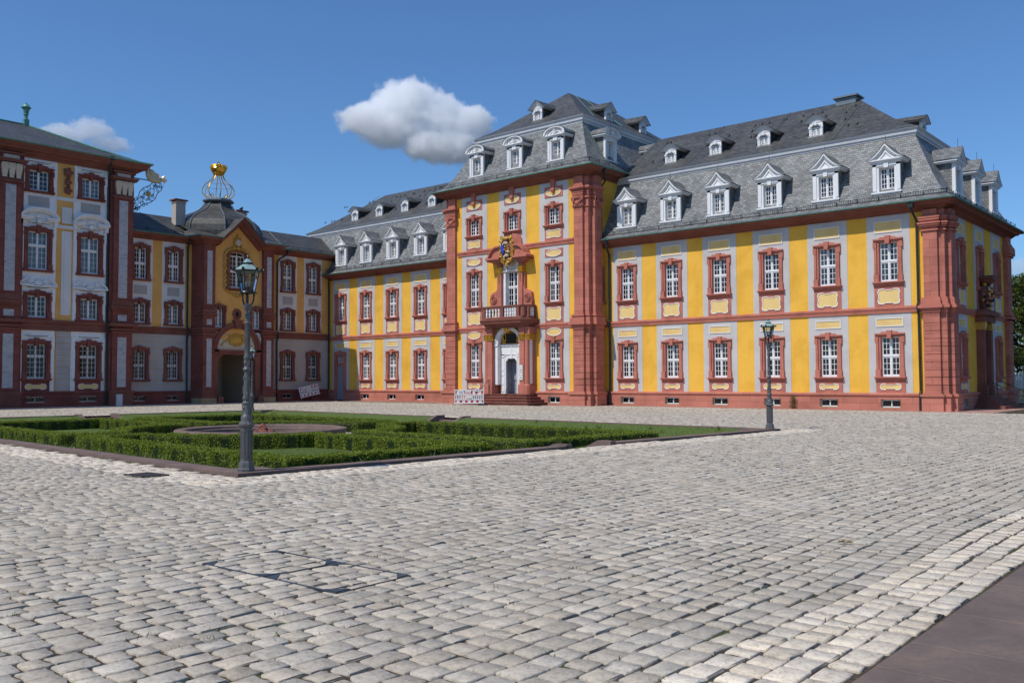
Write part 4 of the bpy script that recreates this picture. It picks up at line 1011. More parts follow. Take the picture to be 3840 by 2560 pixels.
# window above the balcony
up = MB()
for s in (-1, 1):
    def bx(x0, x1, y0, z0, z1):
        X = sorted((PC+s*x0, PC+s*x1)); up.box(X[0], X[1], y0, -1.78, z0, z1)
    bx(.8, 1.2, -2.18, 6.1, 9.5); bx(1.2, 1.3, -2.02, 6.1, 9.5); bx(.84, 1.16, -2.2, 9.96, 10.25)
    c = (PC+s*1.6, -2.0, 7.62)
    o = [(PC+s*1.2, 8.9), (PC+s*1.24, 8.5), (PC+s*1.36, 8.25), (PC+s*1.7, 8.16), (PC+s*1.94, 8.0), (PC+s*2.02, 7.5), (PC+s*1.95, 7.2), (PC+s*2.0, 7.1), (PC+s*2.0, 6.9), (PC+s*1.2, 6.9)]
    up.prism(ccw(o), -2.08, -1.79)
    up.spiral((c[0], -2.1, 7.65), .36, .06, 2.1, PI/2, .06, sgn=-s, n=30); up.spiral((c[0], -2.14, 7.65), .24, .03, 1.2, PI/2, .05, sgn=-s, n=20)
    # broken pediment
    hi = [(PC+s*1.95, 10.62), (PC+s*1.7, 10.75), (PC+s*1.55, 11.05), (PC+s*1.35, 11.3), (PC+s*1.05, 11.42), (PC+s*.6, 11.45)]
    lo = [(PC+s*.6, 10.62)]
    up.prism(ccw(hi+lo), -2.45, -1.79)
    for k, (yy, dz) in enumerate(((-2.62, .04), (-2.5, -.1))):
        for i in range(len(hi)-1):
            (xa, za), (xb, zb) = hi[i], hi[i+1]
            up.poly([(xa, yy, za+dz), (xb, yy, zb+dz), (xb, -1.8, zb+dz), (xa, -1.8, za+dz)]); up.poly([(xa, yy, za+dz-.12), (xb, yy, zb+dz-.12), (xb, yy, zb+dz), (xa, yy, za+dz)]); up.poly([(xa, yy, za+dz-.12), (xb, yy, zb+dz-.12), (xb, -1.8, zb+dz-.12), (xa, -1.8, za+dz-.12)])
    bx(.62, 1.98, -2.66, 10.5, 10.64); bx(.7, 1.8, -2.5, 10.36, 10.5); bx(.8, 1.45, -2.35, 10.22, 10.36)
up.prism([(PC-.3, 11.4), (PC+1.0, 11.4), (PC+.9, 11.95), (PC+.6, 12.3), (PC+.1, 12.4)], -1.95, -1.79)
pw = part('balcony_window', up, M['sand_plain'], tw)
iw = MB()
for s in (-1, 1): X = sorted((PC+s*.56, PC+s*.8)); iw.box(X[0], X[1], -1.98, -1.5, 6.1, 9.7)
iw.box(PC-.8, PC+.8, -2.0, -1.5, 9.66, 9.8); iw.box(PC-.86, PC+.86, -2.06, -1.7, 9.62, 9.7); iw.box(PC-.8, PC+.8, -1.96, -1.6, 9.8, 10.6); iw.box(PC-.66, PC+.66, -2.0, -1.9, 9.78, 10.24)
sub('inner_frame', iw, M['stucco'], pw)
sm = sash_mb(.56, 6.1, 9.64, 8.5, 2, 3, 5, y=0); 
o = sub('sash', sm, M['white'], pw); o.location = (PC, -1.66, 0)
o = sub('glass', glass_mb(.56, 6.1, 9.64, 0), M['glass'], pw); o.location = (PC, -1.62, 0)
cu = bpy.data.curves.new('year', 'FONT'); cu.body = '1726'; cu.size = .36; cu.align_x = 'CENTER'; cu.extrude = .006; cu.space_character = 1.25
yo = bpy.data.objects.new('year', cu); COL.objects.link(yo)
bpy.context.view_layer.update(); ym = bpy.data.meshes.new_from_object(yo.evaluated_get(bpy.context.evaluated_depsgraph_get())); bpy.data.objects.remove(yo)
ym.materials.clear(); ym.materials.append(M['ivory']); o = bpy.data.objects.new('year', ym); COL.objects.link(o); o.parent = pw; o.location = (PC, -2.012, 9.88); o.rotation_euler = (PI/2, 0, 0)
ca = MB(); ca.cur = 0
ca.ball((PC+.02, -2.3, 11.15), .62, 14, 10, (1, .42, 1.28)); ca.ball((PC, -2.35, 10.35), .3, 10, 8, (1, .6, 1.0))
rr = random.Random(21); ca.cur = 1
for i in range(44):
    an = 2*PI*i/44; rx, rz = .66, .88
    ca.ball((PC+rx*math.cos(an), -2.42+rr.uniform(-.06, .06), 11.15+rz*math.sin(an)), rr.uniform(.07, .13), 6, 4)
for s in (-1, 1):
    for k in range(5): ca.spiral((PC+s*(.5+.12*math.sin(k)), -2.55, 10.75+.32*k), .15, .03, 1.3, k, .045, sgn=s, n=12)
    ca.spiral((PC+s*.28, -2.6, 10.35), .2, .03, 1.5, 0, .05, sgn=-s, n=14); ca.ball((PC+s*.42, -2.3, 10.2), .1, 6, 4)
ca.ball((PC, -2.6, 11.95), .2, 8, 6, (1.5, .6, .5)); ca.ball((PC, -2.5, 10.05), .14, 6, 6, (.8, .7, 1.5)); ca.ball((PC, -2.4, 9.8), .06, 6, 4, (1, 1, 1.6))
for s in (-1, 1): ca.ball((PC+s*.4, -2.5, 12.0), .16, 8, 6, (1, .6, .8))
ca.cur = 2; ca.prism(ccw([(PC-.42, 11.5), (PC-.18, 11.5), (PC-.12, 11.1), (PC-.2, 10.8), (PC-.42, 11.0)]), -2.66, -2.5)
ca.cur = 3
for p in ((-.12, 11.62), (.06, 11.6), (.22, 10.98), (-.02, 10.72), (.14, 10.7), (-.15, 10.62)): ca.ball((PC+p[0], -2.58, p[1]), rr.uniform(.07, .12), 7, 5)
ca.cur = 1
for p in ((-.05, 11.35), (.2, 11.4), (.26, 11.2), (-.1, 11.15), (.05, 11.0), (.34, 10.95)): ca.ball((PC+p[0], -2.6, p[1]), .08, 6, 4)
sub('coat_of_arms', ca, [M['sand_dark'], M['goldmatt'], M['blue'], M['ivory']], pw, smooth=False)
gq = MB()
for s in (-1, 1):
    X = sorted((PC+s*.77, PC+s*1.24)); gq.box(X[0], X[1], -2.24, -1.8, 9.88, 9.96); gq.box(X[0]+.03, X[1]-.03, -2.21, -1.8, 9.5, 9.88)
    for k in range(4):
        for j in range(4): gq.ball((X[0]+.06+(X[1]-X[0]-.12)*k/3, -2.22, 9.54+.1*j), .06, 6, 4)
    for j in range(5): gq.ball((PC+s*1.0, -2.2, 9.4-.13*j), .085-.01*j, 6, 4, (1, .5, 1.2))
sub('gilding', gq, M['gold'], pw)
sp = MB()
for k in range(4):
    e = .3*k; sp.vprism([(PC-2.3-e, -1.7), (PC-2.3-e, -2.75-e), (PC-2.15-e, -2.95-e), (PC+2.15+e, -2.95-e), (PC+2.3+e, -2.75-e), (PC+2.3+e, -1.7)], 0, .76-.19*k-.05)
    sp.vprism([(PC-2.34-e, -1.7), (PC-2.34-e, -2.78-e), (PC-2.18-e, -3.0-e), (PC+2.18+e, -3.0-e), (PC+2.34+e, -2.78-e), (PC+2.34+e, -1.7)], .76-.19*k-.05, .76-.19*k)
part('steps', sp, M['sand_dark'], tw)
for s, x in ((-1, PC-1.5), (1, PC+1.0)):
    h = MB(); h.tube([(x, -3.75, .2), (x, -3.75, 1.05), (x, -2.9, 1.72), (x, -2.72, 1.78), (x, -2.6, 1.7), (x, -2.62, 1.6)], .022, 6); h.tube([(x, -2.8, .76), (x, -2.8, 1.75)], .02, 6)
    part('handrail', h, M['iron'], tw)
# notice board on the portal pilaster
nb = thing('notice_board', 'tall narrow framed white notice board fixed to the red pilaster beside the tower portal', 'sign', (PC+1.5, -2.66, 1.74))
b = MB(); b.box(-.17, .17, -.05, 0, 0, 1.1); sub('frame', b, M['iron'], nb)
b = MB()
for z0, z1 in ((.02, .36), (.375, .56), (.575, .955), (.97, 1.08)): b.box(-.15, .15, -.056, -.049, z0, z1)
sub('panel', b, M['white'], nb)
b = MB(); b.cur = 0
for z in (.09, .12, .15, .18, .24, .27, .48, .51, .62, .66, .69, .72, .75, .8): 
    hw = .06+.05*abs(math.sin(z*37)); b.poly([(-hw, -.0575, z), (hw, -.0575, z), (hw, -.0575, z+.012), (-hw, -.0575, z+.012)])
sub('lettering', b, M['iron'], nb)
b = MB(); b.poly([(-.03, -.058, .92), (-.03, -.058, .86), (0, -.058, .835), (.03, -.058, .86), (.03, -.058, .92)]); sub('emblem', b, M['goldmatt'], nb)
# ------------------------------------------------------------------ the gatehouse (faces +x; local u = world y)
gh = thing('gatehouse', 'shaded gatehouse with arched passage, slate bell dome and gilded open crown', 'gatehouse', (-50.8, -10, 0))
GF = Fac(-50.8, 0, PI/2); GA = [-17.88, -15.18, -4.52, -1.82]
G1, G2, G3 = (.49, 1.9, 4.09), (.48, 6.21, 7.75), (.48, 9.57, 11.97)
HG = holes_for(GA, [G1, G2, G3]) + [(u-.5, u+.5, .27, .66) for u in GA] + [(-12.4, -8.1, -1, 4.35)]
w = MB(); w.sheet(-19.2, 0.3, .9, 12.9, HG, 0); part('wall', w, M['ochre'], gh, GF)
g = MB()
for u in GA: g.strip(u-.96, u+.96, 5.9, 12.7, HG, -.016)
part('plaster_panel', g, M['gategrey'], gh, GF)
g = MB(); zj = [1.0]+[1.44+.42*i for i in range(10)]
for a, b in ((-19.1, -13.6), (-6.9, 0)):
    for z0, z1 in zip(zj, zj[1:]): g.strip(a, b, z0+.012, z1-.012, HG, -.02, .02)
    g.strip(a, b, zj[-1], 5.42, HG, -.02, .02)
part('ashlar_facing', g, M['ash'], gh, GF)
for a, b in ((-19.2, -13.6), (-6.9, .0)): plinth(gh, GF, a, b, 1.02, HG, .12, 'dark_stone')
GP = [(-19.2, 0), (-13.62, 0), (-13.5, -1.6), (-7.0, -1.6), (-6.88, 0), (.0, 0)]
st = MB()
for P in ([(-19.2, 0), (-13.62, 0), (-13.5, -1.6), (-12.4, -1.6)], [(-8.2, -1.6), (-7.0, -1.6), (-6.88, 0), (0, 0)]): st.sweep(P, [(0, 5.4), (.08, 5.4), (.09, 5.52), (.05, 5.54), (.05, 5.72), (.12, 5.78), (.16, 5.86), (.16, 5.94), (0, 5.97)])
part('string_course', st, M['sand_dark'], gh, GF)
ga = window(gh, GF, GA[0], *G1, 3.0, 3, 3, grille=True, stone='sand_dark', th=.3)
gb_ = window(gh, GF, GA[0], *G2, None, 4, stone='sand_dark', th=.3)
gc_ = window(gh, GF, GA[0], *G3, 10.8, 3, 3, stone='sand_dark', th=.3)
for u in GA[1:]:
    for o in (ga, gb_, gc_): again(o, gh, GF, u)
for u in GA: panel(gh, GF, u, 8.75, .52, .34, RECT, -.018, .03, 'greyrough')
for i, u in enumerate(GA):
    if i == 0: cg = cellar(gh, GF, u, .5, .27, .66, False, True)
    else: again(cg, gh, GF, u)
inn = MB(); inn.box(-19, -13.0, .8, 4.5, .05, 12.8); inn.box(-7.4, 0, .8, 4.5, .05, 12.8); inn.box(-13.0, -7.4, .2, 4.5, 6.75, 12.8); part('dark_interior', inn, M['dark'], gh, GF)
c = MB()
CP = [(-19.4, 0), (-13.62, 0), (-13.5, -1.6), (-12.15, -1.6)]; CP2 = [(-8.35, -1.6), (-7.0, -1.6), (-6.88, 0), (.2, 0)]
for P in (CP, CP2): c.sweep(P, corniceprof(12.65, 13.1, .8))
part('cornice', c, M['sand_dark'], gh, GF)
gt = MB()
for P in (CP, CP2): gt.sweep(P, gutterprof(13.1, .8))
part('gutter', gt, M['copper'], gh, GF)
# roof: bell-cast slope to a ridge along the range, with the centre break-out
RP = [(-.8, 13.12), (-.4, 13.24), (.2, 13.46), (1.2, 13.95), (2.2, 14.55), (3.4, 15.28)]
r = MB(); V = [0]
for i in range(len(RP)-1): V.append(V[-1]+math.hypot(RP[i+1][0]-RP[i][0], RP[i+1][1]-RP[i][1]))
for i in range(len(RP)-1):
    (a, za), (b, zb) = RP[i], RP[i+1]
    r.poly([(-19.4, a, za), (1.8, a, za), (1.8, b, zb), (-19.4, b, zb)], [(-19.4, V[i]), (1.8, V[i]), (1.8, V[i+1]), (-19.4, V[i+1])])
    r.poly([(-19.4, 6.8-a, za), (1.8, 6.8-a, za), (1.8, 6.8-b, zb), (-19.4, 6.8-b, zb)], [(-19.4, V[i]), (1.8, V[i]), (1.8, V[i+1]), (-19.4, V[i+1])])
for a, b in ((-13.75, -12.1), (-8.4, -6.75)):
    r.poly([(a-.65 if a < -12 else a, -2.4, 13.12), (b if a < -12 else b+.65, -2.4, 13.12), (b if a < -12 else b+.3, -.2, 13.75), (a-.3 if a < -12 else a, -.2, 13.75)])
    r.poly([(a-.3 if a < -12 else a, -.2, 13.75), (b if a < -12 else b+.3, -.2, 13.75), (b if a < -12 else b, 2, 14.5), (a, 2, 14.5)])
    s = -1 if a < -12 else 1; e = a-.65 if s < 0 else b+.65; e2 = a-.3 if s < 0 else b+.3
    r.poly([(e, -2.4, 13.12), (e+s*.15, -.7, 13.12), (e2, .6, 13.75), (e2, -.2, 13.75)])
part('roof', r, M['slate_dark'], gh, GF)
sgm = snow_guard([(-19.1, -.45), (-14.6, -.45)], 13.28); part('snow_guard', sgm, M['iron'], gh, GF); part('snow_guard', snow_guard([(-6.2, -.45), (0, -.45)], 13.28), M['iron'], gh, GF)
for ys in ((-16.3, -14.1), (-4.3, -5.0)):
    wr = MB(); wr.tube([(ys[0], 3.4, 15.33), (ys[0]+(ys[1]-ys[0])*.35, 1.6, 14.24), (ys[0]+(ys[1]-ys[0])*.8, .2, 13.5), (ys[1], -.75, 13.17)], .022, 4); part('lightning_wire', wr, M['lead'], gh, GF)
# projecting centre
KC = -10.25
HK = [(KC-2.25, KC+2.25, .0, 5.15), (KC-2.4, KC-1.05, 5.4, 7.85), (KC+1.05, KC+2.4, 5.4, 7.85), (KC-.85, KC+.85, 9.1, 12.2)]
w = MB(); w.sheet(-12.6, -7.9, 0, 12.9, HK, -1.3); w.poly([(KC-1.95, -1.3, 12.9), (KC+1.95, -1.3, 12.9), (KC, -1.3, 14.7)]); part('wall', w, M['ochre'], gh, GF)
pr = MB()
PB = [(-13.5, -12.5, -1.62, 0), (-8.0, -7.0, -1.62, 0)]
for b in PB: pr.box(*b, 0, 12.75)
pr.poly([(-13.64, 0, 0), (-13.5, -1.62, 0), (-13.5, -1.62, 12.7), (-13.64, 0, 12.7)])
part('pier', pr, M['dark_stone'], gh, GF)
mo = rings_on(PB, [(.12, 0, .82), (.17, .82, .95), (.06, .95, 1.02), (.1, 5.42, 5.55), (.2, 5.66, 5.78), (.26, 5.82, 5.98), (.06, 6.85, 6.95), (.16, 6.98, 7.12), (.1, 7.15, 7.45), (.03, 7.5, 7.6)])
part('moulding', mo, M['sand_dark'], gh, GF)
mk = MB()
for b in PB:
    x = (b[0]+b[1])/2
    for z0, z1 in ((1.3, 5.12), (6.2, 6.66), (7.85, 12.1)): mk.box(x-.22, x+.22, -1.65, -1.6, z0, z1)
part('marble_inlay', mk, M['marble'], gh, GF)
bs = MB()
for b in PB: bs.box(b[0]-.14, b[1]+.14, -1.77, -.1, 0, .42)
part('base_stone', bs, M['buff'], gh, GF)
arc = MB(); n = 20; zs = 4.27
def ringarc(m, r0, r1, y0, y1, z=zs):
    for i in range(n):
        a0, a1 = PI*i/n, PI*(i+1)/n
        q = [(KC-.1-r*math.cos(a), z+r*math.sin(a)) for r, a in ((r0, a0), (r0, a1), (r1, a1), (r1, a0))]
        m.poly([(x, y0, zz) for x, zz in q])
        for k0, k1 in ((0, 1), (3, 2)): m.poly([(q[k0][0], y0, q[k0][1]), (q[k1][0], y0, q[k1][1]), (q[k1][0], y1, q[k1][1]), (q[k0][0], y1, q[k0][1])])
ringarc(arc, 2.22, 2.0, -1.5, -1.2); ringarc(arc, 2.0, 1.78, -1.42, -1.1)
K = KC-.1
for s in (-1, 1):
    X = sorted((K+s*1.72, K+s*2.22)); arc.box(X[0], X[1], -1.42, .2, 0, 4.0); arc.box(X[0]-.05, X[1]+.05, -1.5, .1, 4.0, 4.3); arc.box(X[0]-.04, X[1]+.04, -1.5, .1, 0, .9)
    arc.prism(ccw([(K+s*1.74, 3.4), (K+s*1.2, 3.9), (K+s*1.74, 3.9)]), -1.4, -.4)
arc.box(K-1.75, K+1.75, -1.42, -.4, 3.88, 4.27); arc.box(K-2.25, K+2.25, -1.5, -1.2, 4.12, 4.27)
arc.prism([(K-.22, 6.0), (K+.22, 6.0), (K+.34, 6.62), (K-.34, 6.62)], -1.66, -1.2); arc.box(K-.42, K+.42, -1.7, -1.2, 6.58, 6.7)
ap = part('archway', arc, M['sand_dark'], gh, GF)
ty = MB(); ty.poly([(K+1.8*math.cos(PI*i/n), -1.25, zs+1.8*math.sin(PI*i/n)) for i in range(n+1)]); sub('tympanum', ty, M['ivory'], ap)
for s in (-1, 1): pass
sp = MB()
for i in range(n):
    a0, a1 = PI*i/n, PI*(i+1)/n
    p0 = (K-2.2*math.cos(a0), zs+2.2*math.sin(a0)); p1 = (K-2.2*math.cos(a1), zs+2.2*math.sin(a1))
    if min(p0[1], p1[1]) < 5.7: sp.poly([(p0[0], -1.31, p0[1]), (p1[0], -1.31, p1[1]), (p1[0], -1.31, 5.75), (p0[0], -1.31, 5.75)]); 
sp.poly([(K-2.25, -1.31, zs), (K-2.2, -1.31, zs), (K-2.2, -1.31, 5.75), (K-2.25, -1.31, 5.75)]); sp.poly([(K+2.2, -1.31, zs), (K+2.3, -1.31, zs), (K+2.3, -1.31, 5.75), (K+2.2, -1.31, 5.75)])
sub('spandrel', sp, M['stucco'], ap)
go = MB(); go.ball((K, -1.3, 5.1), .5, 12, 8, (1.05, .3, .72))
for i in range(18):
    an = 2*PI*i/18; go.ball((K+.62*math.cos(an), -1.33, 5.1+.42*math.sin(an)), .12, 6, 4)
for s in (-1, 1):
    go.spiral((K+s*.5, -1.36, 4.85), .16, .03, 1.4, 0, .05, sgn=s, n=12); go.spiral((K+s*.55, -1.36, 5.4), .14, .03, 1.4, 2, .05, sgn=-s, n=12)
    for k in range(9): go.ball((K+s*(.72+.085*k), -1.3, 5.2-.07*k-.03*math.sin(k)), .085-.004*k, 6, 4)
go.ball((K, -1.35, 4.68), .13, 6, 5); go.ball((K, -1.35, 5.5), .14, 8, 5, (1.5, 1, .7))
sub('gilded_cartouche', go, M['goldmatt'], ap)
# windows of the centre
m1 = window(gh, Fac(-49.5, 0, PI/2), KC-1.72, .36, 6.05, 7.6, None, 4, stone='sand_dark', th=.28, base=False, b=.58)
again(m1, gh, Fac(-49.5, 0, PI/2), KC+1.72)
oc = MB()
for i in range(18):
    a0, a1 = 2*PI*i/18, 2*PI*(i+1)/18
    oc.poly([(K+r*math.cos(a), -1.4, 7.2+r*1.1*math.sin(a)) for r, a in ((.4, a0), (.4, a1), (.2, a1), (.2, a0))]); oc.poly([(K+.4*math.cos(a), y, 7.2+.44*math.sin(a)) for a, y in ((a0, -1.4), (a1, -1.4), (a1, -1.3), (a0, -1.3))])
oc = part('oculus', oc, M['sand_dark'], gh, GF); ob = MB(); ob.poly([(K+.2*math.cos(2*PI*i/18), -1.32, 7.2+.22*math.sin(2*PI*i/18)) for i in range(18)]); sub('opening', ob, M['black'], oc)
aw = MB()
for s in (-1, 1): X = sorted((K+s*.72, K+s*.98)); aw.box(X[0], X[1], -1.42, -1.0, 9.3, 11.9)
na = 12
def segarc(hw, rise, z): return [(K+hw*math.cos(PI*i/na), z+rise*math.sin(PI*i/na)) for i in range(na+1)]
A0, A1 = segarc(.98, .5, 11.9), segarc(.72, .36, 11.9)
for i in range(na):
    aw.poly([(A0[i][0], -1.42, A0[i][1]), (A0[i+1][0], -1.42, A0[i+1][1]), (A1[i+1][0], -1.42, A1[i+1][1]), (A1[i][0], -1.42, A1[i][1])])
    aw.poly([(A0[i][0], -1.42, A0[i][1]), (A0[i+1][0], -1.42, A0[i+1][1]), (A0[i+1][0], -1.2, A0[i+1][1]), (A0[i][0], -1.2, A0[i][1])]); aw.poly([(A1[i][0], -1.42, A1[i][1]), (A1[i+1][0], -1.42, A1[i+1][1]), (A1[i+1][0], -1.0, A1[i+1][1]), (A1[i][0], -1.0, A1[i][1])])
aw.box(K-1.05, K+1.05, -1.52, -1.0, 9.18, 9.32)
aw = part('window', aw, M['sand_dark'], gh, GF)
o = sub('sash', sash_mb(.72, 9.32, 11.95, 10.7, 2, 3, 4, y=0), M['white'], aw); o.location = (K, -1.2, 0)
am = MB(); 
for i in range(na): am.poly([(A1[i][0], -1.22, A1[i][1]), (A1[i+1][0], -1.22, A1[i+1][1]), (K+(A1[i+1][0]-K)*.9, -1.22, 11.9+(A1[i+1][1]-11.9)*.85), (K+(A1[i][0]-K)*.9, -1.22, 11.9+(A1[i][1]-11.9)*.85)])
am.box(K-.03, K+.03, -1.22, -1.18, 11.9, 12.25)
sub('arch_bar', am, M['white'], aw)
gl = MB(); gl.poly([(K-.72, -1.15, 9.32), (K+.72, -1.15, 9.32)]+[(x, -1.15, z) for x, z in A1]); sub('glass', gl, M['glass'], aw)
go = MB(); rr = random.Random(9)
for s in (-1, 1):
    for k in range(24): z = 9.2+2.7*k/23; go.ball((K+s*(1.13+.06*math.sin(k*1.7)), -1.36, z), rr.uniform(.08, .14), 6, 4, (1, .7, 1.2))
    for k in range(4): go.spiral((K+s*1.15, -1.42, 9.5+.75*k), .15, .03, 1.3, k*2, .045, sgn=s, n=12)
    for k in range(12): a = PI/2*k/11; go.ball((K+s*1.12*math.cos(a), -1.36, 11.95+.62*math.sin(a)), rr.uniform(.09, .15), 6, 4)
    for k in range(7): go.ball((K+s*(.95-.11*k), -1.36, 9.05-.05*k), rr.uniform(.08, .13), 6, 4)
    for k in range(5): go.ball((K+s*(.34-.03*k), -1.4, 12.7+.16*k), .1, 6, 4)
go.ball((K, -1.36, 12.6), .2, 8, 6); go.ball((K, -1.36, 13.5), .13, 6, 5, (1, .8, 1.7)); go.ball((K, -1.36, 8.7), .18, 6, 5)
sub('rocaille', go, M['goldmatt'], aw)
ck = MB(); ck.lathe(0, 0, [(.26, 0), (.26, .08)], 18); ok = sub('clock_face', ck, M['ivory'], aw); ok.location = (K, -1.42, 13.02); ok.rotation_euler = (PI/2, 0, 0)
# open gable over the centre
gm = MB()
for s in (-1, 1):
    for d0, d1, y0, t0, t1 in ((0, 0, -2.3, 0, .16), (0, 0, -2.12, -.14, 0), (0, 0, -1.75, -.36, -.14)):
        A = (K+s*1.98, 13.02); B = (K, 14.86)
        gm.prism(ccw([(A[0], A[1]+t0-.1), (A[0], A[1]+t1-.1), (B[0], B[1]+t1-.1), (B[0], B[1]+t0-.1)]), y0, -1.28)
part('gable_cornice', gm, M['sand_dark'], gh, GF)
gr = MB()
for s in (-1, 1): gr.poly([(K+s*2.1, -2.36, 12.98), (K, -2.36, 15.0), (K, 1.6, 15.0), (K+s*2.1, .9, 13.4)])
part('gable_roof', gr, M['slate_dark'], gh, GF)
# bell dome, ring, cage and crown
DX, DY = -53.0, -10.0
dm = MB(); dm.lathe(0, 0, [(3.6, 13.4), (3.68, 14.0), (3.62, 14.5), (3.38, 14.98), (2.95, 15.35), (2.4, 15.64), (1.9, 15.86), (1.55, 16.08), (1.28, 16.35), (1.1, 16.65), (1.02, 16.8)], 8, PI/8)
o = part('dome', dm, M['slate_dark'], gh); o.location = Vector((DX, DY, 0))-gh.location
hp = MB()
for i in range(8):
    a = PI/8+2*PI*i/8; hp.tube([(r_*1.006*math.cos(a), r_*1.006*math.sin(a), z+.02) for r_, z in [(3.68, 14.0), (3.62, 14.5), (3.38, 14.98), (2.95, 15.35), (2.4, 15.64), (1.9, 15.86), (1.55, 16.08), (1.28, 16.35), (1.1, 16.65)]], .05, 5)
sub('hip_flashing', hp, M['lead'], o)
rg = MB(); rg.lathe(0, 0, [(1.0, 16.76), (1.2, 16.8), (1.3, 16.9), (1.28, 17.02), (1.1, 17.1), (.5, 17.16), (0, 17.18)], 8, PI/8); sub('ring', rg, M['lead'], o)
cg_ = MB()
for i in range(8):
    a = PI/8+2*PI*i/8; pts = [(.72, 17.15), (1.08, 17.32), (1.3, 17.62), (1.3, 17.95), (1.1, 18.3), (.78, 18.6), (.52, 18.85), (.4, 19.1), (.36, 19.25)]
    cg_.tube([(r_*math.cos(a), r_*math.sin(a), z) for r_, z in pts], .04, 5)
    b0 = Vector((math.cos(a), math.sin(a), 0)); cg_.tube([b0*(.78-.16*math.cos(t))+Vector((0, 0, 17.32+.16*math.sin(t))) for t in [k*.55-1.4 for k in range(11)]], .03, 4)
cg_.tube([(1.14*math.cos(2*PI*i/24), 1.14*math.sin(2*PI*i/24), 18.25) for i in range(24)], .012, 4, True)
sub('crown_cage', cg_, M['gold'], o)
cr = MB(); cr.lathe(0, 0, [(.42, 19.22), (.48, 19.28), (.44, 19.34), (.5, 19.38), (.62, 19.55), (.68, 19.72), (.62, 19.85), (.4, 19.92), (.2, 19.86), (0, 19.84)], 16)
for i in range(8):
    a = 2*PI*i/8; cr.tube([(.66*math.cos(a), .66*math.sin(a), 19.7), (.6*math.cos(a), .6*math.sin(a), 19.95), (.38*math.cos(a), .38*math.sin(a), 20.06), (.1*math.cos(a), .1*math.sin(a), 20.0)], .07, 6); cr.ball((.64*math.cos(a), .64*math.sin(a), 19.86), .11, 6, 5)
cr.ball((0, 0, 20.1), .12, 8, 6); cr.box(-.025, .025, -.025, .025, 20.1, 20.42); cr.box(-.02, .02, -.1, .1, 20.26, 20.31)
sub('crown', cr, M['gold'], o, smooth=True)
for (y, x, z1, hw) in ((-13.65, -52.9, 16.55, .42), (-7.15, -54.2, 16.7, .45)):
    ch = MB(); ch.box(x-hw*.8, x+hw*.8, y-hw, y+hw, 14.4, z1-.32); ch.box(x-hw*.8-.05, x+hw*.8+.05, y-hw-.05, y+hw+.05, z1-.32, z1-.24); ch.box(x-hw*.8, x+hw*.8, y-hw, y+hw, z1-.24, z1-.12)
    cc = part('chimney', ch, M['ash'], gh); cp = MB(); cp.box(x-hw*.8-.16, x+hw*.8+.16, y-hw-.16, y+hw+.16, z1-.12, z1-.04); cp.box(x-hw*.8-.1, x+hw*.8+.1, y-hw-.1, y+hw+.1, z1-.04, z1); sub('cap', cp, M['sand_dark'], cc)
bd = MB(); bd.ball((0, 0, .2), .13, 8, 6, (.8, 1.3, .9)); bd.ball((0, .13, .34), .075, 7, 5); bd.tube([(0, .18, .34), (0, .27, .33)], [.025, .008], 5); bd.tube([(0, -.1, .2), (0, -.32, .12)], [.07, .03], 5); bd.tube([(.03, .02, .12), (.03, .02, 0)], .012, 4); bd.tube([(-.03, .02, .12), (-.03, .02, 0)], .012, 4)
bird = thing('bird', 'dark bird perched on the chimney behind the bell dome', 'bird', (-54.2, -7.0, 16.7), .4, mesh=bd.build('bird', M['black'], True))
# carriage passage
ps = MB(); ps.poly([(-12.9, 4.4, 0), (-7.6, 4.4, 0), (-7.6, 4.4, 6.7), (-12.9, 4.4, 6.7)]); ps.poly([(-12.3, -.4, 0), (-12.3, 4.4, 0), (-12.3, 4.4, 6.7), (-12.3, -.4, 6.7)]); ps.poly([(-8.2, -.4, 0), (-8.2, 4.4, 0), (-8.2, 4.4, 6.7), (-8.2, -.4, 6.7)]); ps.poly([(-12.9, -.4, 4.6), (-7.6, -.4, 4.6), (-7.6, 4.4, 4.6), (-12.9, 4.4, 4.6)]); ps.poly([(-12.6, 4.4, 4.3), (-8.0, 4.4, 4.3), (-8.0, -1.2, 4.3), (-12.6, -1.2, 4.3)])
pp = part('passage', ps, M['ivory'], gh, GF)
d = MB(); d.box(-11.75, -11.45, 4.2, 4.4, 0, 3.0); d.box(-10.45, -10.15, 4.2, 4.4, 0, 3.0); d.prism([(-11.75, 2.75), (-10.15, 2.75), (-10.15, 3.05), (-10.5, 3.18), (-11.4, 3.18), (-11.75, 3.05)], 4.18, 4.4); d.box(-12.3, -11.75, 4.34, 4.4, 0, .5); d.box(-10.15, -8.2, 4.34, 4.4, 0, .5)
sub('door_surround', d, M['sand_dark'], pp)
d = MB(); d.box(-11.45, -10.45, 4.26, 4.32, .08, 2.75)
for z in (.3, 1.05, 1.9): d.box(-11.3, -10.6, 4.24, 4.26, z, z+.6)
d.box(-10.98, -10.92, 4.2, 4.24, 1.15, 1.5); sub('door', d, M['door_grey'], pp)
d = MB(); d.box(-9.9, -8.6, 4.3, 4.36, .75, 2.5); d.box(-12.28, -12.25, 2.6, 3.1, 1.6, 2.0); sub('plaque', d, M['iron'], pp)
for i, y in enumerate((-12.35, -8.05)):
    gs = MB(); gs.lathe(0, 0, [(.3, 0), (.3, .1), (.27, .12), (.28, .3), (.25, .45), (.16, .55), (0, .58)], 12)
    thing('guard_stone', ('rounded dark guard stone at the near jamb of the gatehouse arch', 'rounded dark guard stone at the far jamb of the gatehouse arch, behind the slim lamp')[i], 'guard stone', (-49.05, y+(.35 if i == 0 else -.3), 0), group='guard stones of the arch', mesh=gs.build('guard_stone', M['sand_dark'], True))
